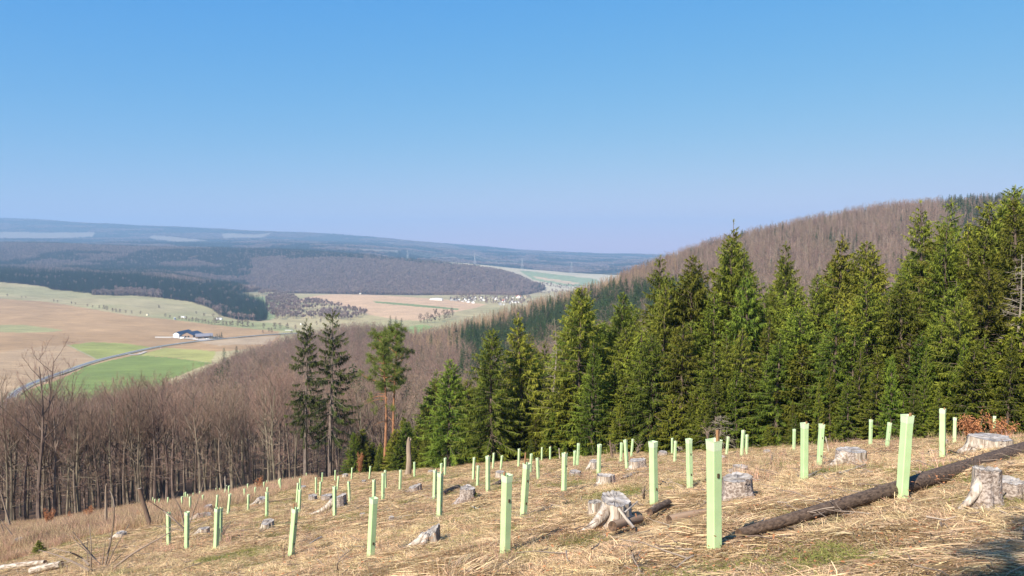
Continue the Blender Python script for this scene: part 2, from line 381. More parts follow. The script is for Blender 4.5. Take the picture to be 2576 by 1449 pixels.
def edge_of(x, y):
    az = np.arctan2(x, np.maximum(y, 0.01))
    dx = (np.tan(np.clip(az, R(-60), R(60))) * F + 512) / S
    return np.interp(dx, EDGE_DX, EDGE_Y), dx
def smooth_z(x, y):
    x = np.asarray(x, float); y = np.asarray(y, float)
    r = np.hypot(x, y); az = np.arctan2(x, y)
    Ye, dx = edge_of(x, y)
    cl = clear_z(x, y)
    tb = table(az, r)
    w = sstep(0.82, 1.15, np.where(y > 0, y / Ye, 0))
    front = cl * (1 - w) + tb * w
    # behind and beside the view the hill simply goes on
    back = np.interp(r, [0, 60, 300, 900, 2500, 6000, 16500], [-1.7, 6, 40, 30, -100, -120, -140]) + cl * 0
    side = table(np.clip(az, R(-52), R(52)), r)
    rr = np.where(r < 60, 1.0, 0.0)
    a = np.abs(az)
    wb = sstep(R(60), R(125), a)
    far = side * (1 - wb) + back * wb
    near_w = sstep(40, 110, r)
    out_side = cl * (1 - near_w) + far * near_w
    ws = sstep(R(48), R(60), a)
    return front * (1 - ws) + out_side * ws
def ground_base(x, y):
    x = np.asarray(x, float); y = np.asarray(y, float)
    z = smooth_z(x, y)
    r = np.hypot(x, y)
    near = 1 - sstep(60, 130, r)
    z = z + near * (0.10 * (fbm(x, y, 1.6, 3) - 0.5) + 0.05 * (vnoise(x, y, 0.45, 8) - 0.5))
    z = z + sstep(120, 300, r) * 3.0 * (fbm(x, y, 70, 5) - 0.5)
    f = sstep(6500, 7600, r)
    z = z + f * (55 * (fbm(x, y, 900, 9) - 0.5) + 9 * (fbm(x, y, 110, 10) - 0.5))
    return z
POSTS = []
for t in TUBES:
    ub, tb = ray(t[2], t[3]); ut, tt = ray(t[0], t[1]); Y = 1.2 / (tt - tb)
    if t[4] and Y < 75: POSTS.append((ub * Y, Y, tb * Y - float(ground_base(np.array([ub * Y]), np.array([Y]))[0])))
def ground(x, y):
    x = np.asarray(x, float); y = np.asarray(y, float); z = ground_base(x, y)
    for px, py, dz in POSTS:
        s2 = 2 * (0.35 + 0.016 * py) ** 2; z = z + dz * np.exp(-((x - px) ** 2 + (y - py) ** 2) / s2)
    return z
def gz(x, y): return float(ground(np.array([x]), np.array([y]))[0])
# ---- what grows where (areas outlined by where they are seen, kept between two distances)
def inpoly(px, py, poly):
    poly = np.asarray(poly, float); inside = np.zeros(px.shape, bool)
    j = len(poly) - 1
    for i in range(len(poly)):
        xi, yi = poly[i]; xj, yj = poly[j]
        c = ((yi > py) != (yj > py)) & (px < (xj - xi) * (py - yi) / (yj - yi + 1e-12) + xi)
        inside ^= c; j = i
    return inside
def lin(dx, *p):
    p = np.array(p, float); return np.interp(dx, p[:, 0], p[:, 1])
def Y_beech_end(dx): return lin(dx, (-900, 320), (0, 330), (150, 350), (300, 410), (450, 500), (600, 690), (700, 790), (900, 850), (1050, 900), (1200, 850), (1350, 950), (1500, 1000), (1650, 1050), (2576, 1300))
def Y_dark_start(dx): return lin(dx, (-900, 2300), (0, 2300), (110, 2290), (130, 2240), (225, 2230), (235, 2160), (330, 2180), (430, 2120), (480, 2080), (530, 1960), (560, 1800), (600, 1680), (655, 1640), (672, 1700), (690, 9e9))
def Y_dark_end(dx): return lin(dx, (-900, 2950), (0, 2950), (300, 2800), (450, 2600), (600, 2350), (660, 2150), (685, 1900), (690, 0))
def Y_mid_start(dx): return lin(dx, (-900, 2970), (0, 2970), (300, 2820), (450, 2620), (600, 2380), (640, 2600), (660, 3000), (700, 3080), (900, 2980), (1200, 2950), (1300, 3000), (1340, 3150), (1370, 3300), (1390, 9e9))
def Y_mid_end(dx): return lin(dx, (-900, 5200), (0, 5200), (450, 5000), (700, 4850), (900, 4500), (960, 4250), (1010, 4180), (1100, 4060), (1200, 3880), (1290, 3760), (1330, 3560), (1385, 3350), (1390, 0))
FIELDS = [ # outline in picture measure, colour, stripe
 ('plough', [(-300, 745), (0, 751), (117, 759), (213, 774), (320, 793), (430, 804), (500, 813), (600, 824), (700, 832), (705, 850), (690, 872), (540, 886), (340, 1000), (-300, 1200)], (0.385, 0.245, 0.125)),
 ('darker', [(-300, 842), (0, 845), (150, 838), (330, 838), (440, 850), (500, 860), (350, 885), (180, 868), (0, 880), (-300, 900)], (0.35, 0.22, 0.11)),
 ('strip', [(-300, 812), (0, 818), (60, 817), (165, 831), (120, 836), (0, 836), (-300, 835)], (0.32, 0.29, 0.13)),
 ('tan', [(-300, 900), (0, 886), (100, 872), (167, 869), (247, 906), (200, 925), (150, 950), (33, 994), (-300, 1100)], (0.385, 0.26, 0.145)),
 ('green', [(170, 868), (233, 861), (317, 864), (383, 874), (333, 889), (247, 907)], (0.27, 0.275, 0.08)),
 ('brown2', [(345, 893), (500, 860), (600, 851), (700, 845), (690, 872), (540, 884), (417, 875)], (0.38, 0.24, 0.12)),
 ('tan2', [(500, 861), (600, 851), (700, 844), (675, 868), (600, 866), (555, 870)], (0.41, 0.295, 0.18)),
 ('ygreen', [(345, 894), (417, 875), (480, 879), (545, 884), (530, 912), (433, 899)], (0.33, 0.31, 0.10)),
 ('green2', [(20, 1040), (60, 985), (140, 959), (213, 923), (333, 894), (345, 894), (433, 900), (530, 913), (427, 955), (340, 1100), (0, 1200)], (0.185, 0.225, 0.06)),
 ('meadow2', [(400, 797), (480, 803), (560, 806), (680, 812), (720, 820), (760, 838), (700, 833), (600, 824), (500, 812), (430, 803)], (0.30, 0.29, 0.13)),
]
FAR_FIELDS = [
 ([(730, 758), (800, 743), (870, 738), (1000, 745), (1150, 756), (1225, 766), (1190, 776), (1130, 788), (1060, 806), (1009, 806), (930, 792), (880, 775), (830, 764)], (0.52, 0.345, 0.205)),
 ([(939, 757), (1040, 765), (1152, 776), (1152, 780), (1092, 775), (945, 762)], (0.20, 0.235, 0.10)),
 ([(628, 748), (700, 744), (735, 744), (700, 765), (690, 800), (670, 806), (640, 790)], (0.27, 0.30, 0.13)),
 ([(1010, 826), (1060, 816), (1090, 822), (1040, 842), (1010, 845)], (0.24, 0.30, 0.11)),
]
RIDGE = [
 ([(990, 630), (1600, 670), (1600, 760), (1380, 760), (1290, 700), (990, 670)], (0.47, 0.40, 0.27)),
 ([(1306, 681), (1352, 684), (1409, 692), (1500, 702), (1530, 722), (1426, 720), (1342, 704)], (0.26, 0.30, 0.17)),
 ([(1340, 695), (1380, 700), (1460, 712), (1440, 716), (1350, 701)], (0.5, 0.37, 0.23)),
]
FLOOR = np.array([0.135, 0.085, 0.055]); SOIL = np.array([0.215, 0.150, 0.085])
def cover_col(x, y, z):
    dx, dy = picture(x, y, z)
    r = np.hypot(x, y); Ye, _ = edge_of(x, y)
    n = len(x)
    nz = fbm(x, y, 30, 21)[:, None]; nl = fbm(x, y, 220, 22)[:, None]
    c = np.empty((n, 3)); c[:] = (0.385, 0.315, 0.165)                      # meadow by default
    c *= 0.82 + 0.36 * nz
    g = sstep(0.45, 0.6, nl); c = c * (1 - g * 0.35) + np.array([0.24, 0.25, 0.11]) * g * 0.35
    vf = (y > 500) & (y < 2300)
    for nm, pl, co in FIELDS:
        m = vf & inpoly(dx + 5 * (nz[:, 0] - 0.5), dy + 1.5 * (nz[:, 0] - 0.5), pl)
        c[m] = np.array(co) * (0.90 + 0.2 * nz[m])
    vf = (y > 1000) & (y < 2850)
    for pl, co in FAR_FIELDS:
        m = vf & inpoly(dx, dy, pl); c[m] = np.array(co) * (0.95 + 0.1 * nz[m])
    vf = (y > 3250) & (y < 4600)
    for pl, co in RIDGE:
        m = vf & inpoly(dx, dy, pl); c[m] = np.array(co) * (0.93 + 0.14 * nz[m])
    # woods
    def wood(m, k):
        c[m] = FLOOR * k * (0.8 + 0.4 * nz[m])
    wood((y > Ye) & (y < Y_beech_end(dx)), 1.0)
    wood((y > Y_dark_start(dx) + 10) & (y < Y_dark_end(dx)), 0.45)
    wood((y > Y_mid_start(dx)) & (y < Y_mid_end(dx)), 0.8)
    # far hills: dark wood with pale openings
    m = y > np.where(dx > 1000, 4480, 4700)
    fl = np.zeros((n, 1))
    wd = sstep(0.42, 0.58, fbm(x, y, 420, 33))[:, None]
    cf = np.array([0.035, 0.05, 0.03]) * wd + np.array([0.11, 0.08, 0.06]) * (1 - wd)
    cf = cf * (0.8 + 0.4 * nz)
    pale = np.array([0.25, 0.20, 0.14])
    cf = cf * (1 - fl) + pale * fl
    for pl in ([(-50, 583), (150, 585), (240, 585), (235, 597), (130, 603), (-50, 601)], [(275, 598), (320, 600), (310, 606), (270, 604)],
               [(555, 588), (590, 587), (640, 590), (690, 585), (660, 600), (560, 602)], [(380, 592), (440, 596), (530, 606), (450, 612), (370, 602)], [(900, 625), (960, 628), (1010, 630), (1000, 636), (900, 632)]):
        mm = inpoly(dx, dy, pl) & m; cf[mm] = pale * (0.9 + 0.2 * nz[mm])
    c[m] = cf[m]
    # the clearing
    w = (1 - sstep(0.97, 1.05, np.where(y > 0, y / Ye, 0)))[:, None]
    w = np.where((y < 0)[:, None], (1 - sstep(60, 90, r))[:, None], w)
    gp = sstep(0.52, 0.66, fbm(x, y, 1.8, 41))[:, None]
    cc = SOIL * (0.75 + 0.5 * fbm(x, y, 0.7, 42)[:, None])
    cc = cc * (1 - 0.6 * gp) + np.array([0.13, 0.15, 0.045]) * 0.6 * gp
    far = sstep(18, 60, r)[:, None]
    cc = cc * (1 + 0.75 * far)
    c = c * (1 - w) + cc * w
    return c
# ================================================================== MATERIALS
def mat(name, base=(0.5, 0.5, 0.5), rough=0.8, var=None, vamp=0.3, noise=None, trans=0.0, spec=0.2, bump=None, rnd_amp=0.0, stretch=None, metal=0.0, ramp=None, tcol=None):
    """var: second colour mixed by the 'var' attribute; noise: (scale, colour2, contrast); rnd_amp: brightness change per copy"""
    m = bpy.data.materials.new(name); m.use_nodes = True
    nt = m.node_tree; N = nt.nodes; Lk = nt.links
    bs = N['Principled BSDF']; bs.inputs['Roughness'].default_value = rough
    bs.inputs['Specular IOR Level'].default_value = spec; bs.inputs['Metallic'].default_value = metal
    rgb = N.new('ShaderNodeRGB'); rgb.outputs[0].default_value = (*base, 1); col = rgb.outputs[0]
    def mix(f, a, b, mode='MIX'):
        x = N.new('ShaderNodeMix'); x.data_type = 'RGBA'; x.blend_type = mode
        if isinstance(f, (int, float)): x.inputs[0].default_value = f
        else: Lk.new(f, x.inputs[0])
        for s_, v in ((6, a), (7, b)):
            if isinstance(v, tuple): x.inputs[s_].default_value = (*v, 1) if len(v) == 3 else v
            else: Lk.new(v, x.inputs[s_])
        return x.outputs[2]
    if var:
        at = N.new('ShaderNodeAttribute'); at.attribute_name = 'var'
        col = mix(at.outputs['Fac'], col, var)
    tc = N.new('ShaderNodeTexCoord'); vec = tc.outputs['Object']
    if stretch:
        mp = N.new('ShaderNodeMapping'); mp.inputs['Scale'].default_value = stretch; Lk.new(vec, mp.inputs[0]); vec = mp.outputs[0]
    if noise:
        nz = N.new('ShaderNodeTexNoise'); nz.inputs['Scale'].default_value = noise[0]; nz.inputs['Detail'].default_value = 5
        Lk.new(vec, nz.inputs['Vector'])
        mr = N.new('ShaderNodeMapRange'); k = noise[2]
        mr.inputs[1].default_value = 0.5 - k; mr.inputs[2].default_value = 0.5 + k; Lk.new(nz.outputs[0], mr.inputs[0])
        col = mix(mr.outputs[0], col, noise[1])
    if rnd_amp:
        oi = N.new('ShaderNodeObjectInfo'); mr = N.new('ShaderNodeMapRange')
        mr.inputs[3].default_value = 1 - rnd_amp; mr.inputs[4].default_value = 1 + rnd_amp
        Lk.new(oi.outputs['Random'], mr.inputs[0])
        hv = N.new('ShaderNodeHueSaturation'); Lk.new(mr.outputs[0], hv.inputs['Value']); Lk.new(col, hv.inputs['Color'])
        mr2 = N.new('ShaderNodeMapRange'); mr2.inputs[3].default_value = 0.5 - rnd_amp * 0.09; mr2.inputs[4].default_value = 0.5 + rnd_amp * 0.09
        ml = N.new('ShaderNodeMath'); ml.operation = 'MULTIPLY'; ml.inputs[1].default_value = 7.31; Lk.new(oi.outputs['Random'], ml.inputs[0])
        fr = N.new('ShaderNodeMath'); fr.operation = 'FRACT'; Lk.new(ml.outputs[0], fr.inputs[0]); Lk.new(fr.outputs[0], mr2.inputs[0])
        Lk.new(mr2.outputs[0], hv.inputs['Hue']); col = hv.outputs[0]
    Lk.new(col, bs.inputs['Base Color'])
    if bump:
        b = N.new('ShaderNodeTexNoise'); b.inputs['Scale'].default_value = bump[0]; b.inputs['Detail'].default_value = 6; Lk.new(vec, b.inputs['Vector'])
        bp = N.new('ShaderNodeBump'); bp.inputs['Strength'].default_value = bump[1]; bp.inputs['Distance'].default_value = bump[2]
        Lk.new(b.outputs[0], bp.inputs['Height']); Lk.new(bp.outputs[0], bs.inputs['Normal'])
    if trans:
        out = N['Material Output']; tr = N.new('ShaderNodeBsdfTranslucent'); mx = N.new('ShaderNodeMixShader'); mx.inputs[0].default_value = trans
        if tcol:
            Lk.new(mix(1.0, col, tcol, 'MULTIPLY'), tr.inputs[0])
        else: Lk.new(col, tr.inputs[0])
        Lk.new(bs.outputs[0], mx.inputs[1]); Lk.new(tr.outputs[0], mx.inputs[2]); Lk.new(mx.outputs[0], out.inputs[0])
    return m
M = {}
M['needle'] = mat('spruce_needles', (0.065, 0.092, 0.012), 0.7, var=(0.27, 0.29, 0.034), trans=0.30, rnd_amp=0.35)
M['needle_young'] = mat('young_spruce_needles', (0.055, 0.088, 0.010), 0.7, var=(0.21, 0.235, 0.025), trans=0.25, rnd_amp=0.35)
M['needle_far'] = mat('conifer_needles', (0.022, 0.045, 0.016), 0.8, var=(0.060, 0.090, 0.026), rnd_amp=0.35)
M['needle_dist'] = mat('distant_conifer_needles', (0.010, 0.022, 0.012), 0.9, var=(0.028, 0.050, 0.020), rnd_amp=0.4)
M['pine'] = mat('pine_needles', (0.055, 0.085, 0.013), 0.7, var=(0.20, 0.235, 0.045), trans=0.2)
M['spruce_bark'] = mat('spruce_bark', (0.17, 0.125, 0.095), 0.95, noise=(9, (0.085, 0.062, 0.05), 0.15), bump=(14, 0.6, 0.03), stretch=(1, 1, 0.25), spec=0.05)
M['pine_bark'] = mat('pine_bark', (0.36, 0.17, 0.085), 0.9, noise=(6, (0.20, 0.105, 0.065), 0.15), bump=(10, 0.5, 0.03), stretch=(1, 1, 0.3), spec=0.05)
M['grey_bark'] = mat('beech_bark', (0.23, 0.18, 0.138), 0.9, noise=(3, (0.10, 0.077, 0.058), 0.15), rnd_amp=0.3, stretch=(1, 1, 0.3), spec=0.05)
M['twig'] = mat('beech_twigs', (0.175, 0.110, 0.078), 0.9, var=(0.335, 0.225, 0.168), rnd_amp=0.22, spec=0.05)
M['twig_dark'] = mat('dark_beech_twigs', (0.085, 0.058, 0.045), 0.9, var=(0.15, 0.10, 0.08), rnd_amp=0.12, spec=0.05)
M['larch'] = mat('larch_twigs', (0.26, 0.17, 0.10), 0.9, var=(0.40, 0.28, 0.17), rnd_amp=0.2, spec=0.05)
M['dead'] = mat('dead_conifer_twigs', (0.23, 0.16, 0.125), 0.9, var=(0.40, 0.31, 0.25), rnd_amp=0.2, spec=0.05)
M['lichen'] = mat('lichen_grey_twigs', (0.18, 0.15, 0.115), 0.9, var=(0.34, 0.29, 0.23), spec=0.05)
M['wood_pale'] = mat('weathered_wood', (0.56, 0.48, 0.39), 0.85, noise=(17, (0.22, 0.16, 0.115), 0.13), bump=(30, 0.9, 0.03), stretch=(1, 1, 0.14), spec=0.1)
M['wood_bark'] = mat('stump_bark', (0.19, 0.145, 0.12), 0.95, noise=(26, (0.42, 0.35, 0.30), 0.08), bump=(24, 1.0, 0.03), spec=0.05)
M['cut'] = mat('stump_cut_face', (0.40, 0.365, 0.335), 0.9, noise=(11, (0.17, 0.145, 0.125), 0.13), bump=(28, 0.7, 0.02), stretch=(0.35, 1, 1), spec=0.1)
M['log_dark'] = mat('dark_log_bark', (0.062, 0.040, 0.028), 0.85, noise=(40, (0.18, 0.12, 0.08), 0.16), bump=(46, 0.7, 0.02), stretch=(1, 1, 0.3), spec=0.2)
M['log_tan'] = mat('stripped_log_wood', (0.34, 0.23, 0.15), 0.85, noise=(6, (0.17, 0.11, 0.075), 0.16), bump=(14, 0.6, 0.02), stretch=(1, 1, 0.15), spec=0.1)
M['log_end'] = mat('log_end', (0.16, 0.10, 0.065), 0.9, noise=(20, (0.06, 0.04, 0.03), 0.15), spec=0.05)
M['moss'] = mat('moss', (0.10, 0.12, 0.02), 0.95, noise=(30, (0.05, 0.07, 0.012), 0.2), spec=0.0)
M['stick'] = mat('dead_sticks', (0.15, 0.105, 0.08), 0.9, var=(0.33, 0.26, 0.20), spec=0.05)
M['straw'] = mat('dry_grass', (0.26, 0.16, 0.082), 0.75, var=(0.82, 0.60, 0.34), trans=0.18, rnd_amp=0.22, spec=0.15)
M['straw_red'] = mat('reddish_dry_grass', (0.24, 0.15, 0.09), 0.8, var=(0.64, 0.45, 0.28), trans=0.15, rnd_amp=0.45, spec=0.1)
M['green_grass'] = mat('green_grass', (0.12, 0.135, 0.028), 0.7, var=(0.33, 0.30, 0.09), trans=0.25, rnd_amp=0.25, spec=0.2)
M['dry_leaf'] = mat('dry_beech_leaves', (0.20, 0.085, 0.04), 0.7, var=(0.66, 0.29, 0.125), trans=0.25, spec=0.2)
M['tube'] = mat('tree_shelter_plastic', (0.62, 0.80, 0.43), 0.45, noise=(5, (0.53, 0.69, 0.35), 0.25), trans=0.22, tcol=(0.92, 1.0, 0.62), spec=0.4, rnd_amp=0.05)
M['tube_lip'] = mat('tree_shelter_lip', (0.72, 0.84, 0.56), 0.45, trans=0.28, tcol=(0.9, 1.0, 0.66), spec=0.4)
M['stake'] = mat('stake_wood', (0.36, 0.20, 0.10), 0.8, noise=(12, (0.24, 0.13, 0.07), 0.2), stretch=(1, 1, 0.2), spec=0.1)
M['tie'] = mat('cable_tie', (0.09, 0.06, 0.035), 0.6)
M['stone'] = mat('limestone', (0.48, 0.45, 0.41), 0.9, noise=(14, (0.32, 0.29, 0.25), 0.2), bump=(18, 0.7, 0.02))
M['stone_grey'] = mat('grey_stone', (0.36, 0.37, 0.38), 0.9, noise=(10, (0.24, 0.24, 0.24), 0.2), bump=(14, 0.7, 0.02))
M['asphalt'] = mat('asphalt', (0.145, 0.150, 0.165), 0.8, noise=(0.1, (0.19, 0.19, 0.20), 0.2))
M['line'] = mat('road_paint', (0.72, 0.72, 0.70), 0.6)
M['verge'] = mat('road_verge', (0.36, 0.31, 0.20), 0.9, noise=(0.06, (0.27, 0.25, 0.13), 0.2))
M['white_wall'] = mat('white_render', (0.78, 0.76, 0.72), 0.8)
M['cream_wall'] = mat('cream_render', (0.68, 0.60, 0.42), 0.8)
M['grey_wall'] = mat('grey_render', (0.40, 0.38, 0.36), 0.8)
M['solar'] = mat('dark_solar_roof', (0.030, 0.040, 0.070), 0.35, spec=0.5)
M['roof_dark'] = mat('dark_slate_roof', (0.055, 0.052, 0.06), 0.6)
M['roof_grey'] = mat('grey_fibre_cement_roof', (0.22, 0.21, 0.23), 0.8)
M['roof_pale'] = mat('pale_metal_roof', (0.62, 0.62, 0.62), 0.5)
M['roof_red'] = mat('red_tile_roof', (0.42, 0.13, 0.07), 0.8)
M['timber'] = mat('timber_cladding', (0.32, 0.22, 0.15), 0.85, noise=(1.0, (0.24, 0.16, 0.11), 0.2))
M['opening'] = mat('dark_opening', (0.02, 0.018, 0.016), 0.6)
M['glass'] = mat('window_glass', (0.03, 0.04, 0.05), 0.1, spec=0.6)
M['gravel'] = mat('yard_gravel', (0.52, 0.45, 0.36), 0.9, noise=(0.12, (0.42, 0.35, 0.27), 0.2))
M['concrete'] = mat('concrete', (0.45, 0.43, 0.40), 0.9)
M['white_paint'] = mat('white_paint', (0.80, 0.80, 0.80), 0.3, spec=0.5)
M['blue_paint'] = mat('blue_paint', (0.03, 0.07, 0.22), 0.4)
M['green_paint'] = mat('green_paint', (0.03, 0.22, 0.06), 0.4)
M['black'] = mat('black_rubber', (0.02, 0.02, 0.02), 0.7)
M['steel'] = mat('galvanised_steel', (0.38, 0.40, 0.43), 0.5, metal=0.3)
M['far_twig'] = mat('distant_bare_crowns', (0.19, 0.135, 0.115), 0.9, var=(0.31, 0.23, 0.19), rnd_amp=0.2, spec=0.0)
M['twig_shrub'] = mat('shrub_twigs', (0.13, 0.095, 0.07), 0.9, var=(0.26, 0.19, 0.13), rnd_amp=0.2, spec=0.05)
def ground_material():
    m = bpy.data.materials.new('ground_cover'); m.use_nodes = True
    nt = m.node_tree; N = nt.nodes; Lk = nt.links; bs = N['Principled BSDF']
    bs.inputs['Roughness'].default_value = 0.95; bs.inputs['Specular IOR Level'].default_value = 0.05
    at = N.new('ShaderNodeAttribute'); at.attribute_name = 'col'
    tc = N.new('ShaderNodeTexCoord'); col = at.outputs['Color']
    for sc_, lo, hi, st in ((2.3, 0.6, 1.4, (1, 1, 1)), (0.10, 0.86, 1.14, (0.25, 1, 1)), (0.018, 0.9, 1.1, (1, 1, 1)), (11.0, 0.6, 1.4, (0.5, 1, 1))):
        mp = N.new('ShaderNodeMapping'); mp.inputs['Scale'].default_value = st; mp.inputs['Rotation'].default_value = (0, 0, 0.5)
        Lk.new(tc.outputs['Object'], mp.inputs[0])
        nz = N.new('ShaderNodeTexNoise'); nz.inputs['Scale'].default_value = sc_; nz.inputs['Detail'].default_value = 6
        Lk.new(mp.outputs[0], nz.inputs['Vector'])
        mr = N.new('ShaderNodeMapRange'); mr.inputs[1].default_value = 0.3; mr.inputs[2].default_value = 0.7
        mr.inputs[3].default_value = lo; mr.inputs[4].default_value = hi; Lk.new(nz.outputs[0], mr.inputs[0])
        vm = N.new('ShaderNodeVectorMath'); vm.operation = 'SCALE'; Lk.new(col, vm.inputs[0]); Lk.new(mr.outputs[0], vm.inputs['Scale']); col = vm.outputs[0]
    Lk.new(col, bs.inputs['Base Color'])
    nz = N.new('ShaderNodeTexNoise'); nz.inputs['Scale'].default_value = 9; nz.inputs['Detail'].default_value = 6; Lk.new(tc.outputs['Object'], nz.inputs['Vector'])
    bp = N.new('ShaderNodeBump'); bp.inputs['Strength'].default_value = 0.6; bp.inputs['Distance'].default_value = 0.05
    Lk.new(nz.outputs[0], bp.inputs['Height']); Lk.new(bp.outputs[0], bs.inputs['Normal'])
    return m
M['ground'] = ground_material()
# ================================================================== GROUND SHEET
def build_ground():
    azs = np.concatenate([np.arange(-180, -46, 4.0), np.arange(-46, 46.01, 0.115), np.arange(50, 180.01, 4.0)])
    azs = np.unique(np.round(np.clip(azs, -180, 180), 4)); azs = azs[azs < 179.9]
    azs = np.radians(azs)
    ls = lambda a, b, n: np.exp(np.linspace(math.log(a), math.log(b), n))
    rs = np.concatenate([ls(0.4, 60, 170), ls(60, 500, 100)[1:], ls(500, 3500, 270)[1:], ls(3500, 16500, 150)[1:]])
    na, nr = len(azs), len(rs)
    A, Rr = np.meshgrid(azs, rs, indexing='ij')
    x = (Rr * np.sin(A)).ravel(); y = (Rr * np.cos(A)).ravel()
    z = ground(x, y)
    col = cover_col(x, y, z)
    V = np.c_[x, y, z]
    V = np.r_[V, [[0, 0, gz(0, 0)]]]; col = np.r_[col, [SOIL]]
    idx = np.arange(na * nr).reshape(na, nr); nx = np.roll(idx, -1, axis=0)
    F4 = np.stack([idx[:, :-1], idx[:, 1:], nx[:, 1:], nx[:, :-1]], -1).reshape(-1, 4)
    F3 = np.stack([np.full(na, na * nr), idx[:, 0], nx[:, 0]], -1)
    # viewed from above the winding must be counter-clockwise
    me = mk_mesh('ground', V, F3, F4[:, ::-1][:, ::-1], [M['ground']], attr={'col': col}, smooth=True)
    o = part('ground', me); tagp(o, kind='structure')
    return o
GROUND = build_ground()
# visibility of a height above the ground (used to leave out what hills hide)
_T = TAB / np.exp(LR)[None, :]
_RM = np.maximum.accumulate(_T, axis=1)
def seen(x, y, ztop, margin=0.004):
    r = np.hypot(x, y); az = np.arctan2(x, y)
    ia = np.clip(((az - AZ[0]) / (AZ[1] - AZ[0])).astype(int), 0, AZN - 1)
    ir = np.clip(((np.log(r) - LR[0]) / (LR[1] - LR[0])).astype(int) - 1, 0, LRN - 1)
    return ztop / r > _RM[ia, ir] - margin
HAZE_ON = True
if HAZE_ON:
    b = MB(); b.box(-17500, 17500, -17500, 17500, -230, 640)
    hm = bpy.data.materials.new('haze'); hm.use_nodes = True
    hn = hm.node_tree; hn.nodes.remove(hn.nodes['Principled BSDF'])
    pv = hn.nodes.new('ShaderNodeVolumePrincipled')
    pv.inputs['Color'].default_value = (0.43, 0.66, 0.94, 1)
    pv.inputs['Density'].default_value = 1.02e-4
    pv.inputs['Anisotropy'].default_value = 0.0
    hn.links.new(pv.outputs[0], hn.nodes['Material Output'].inputs['Volume'])
    o = part('haze', b.mesh('haze', [hm])); tagp(o, 'pale blue haze filling the valley air', 'haze', kind='stuff')
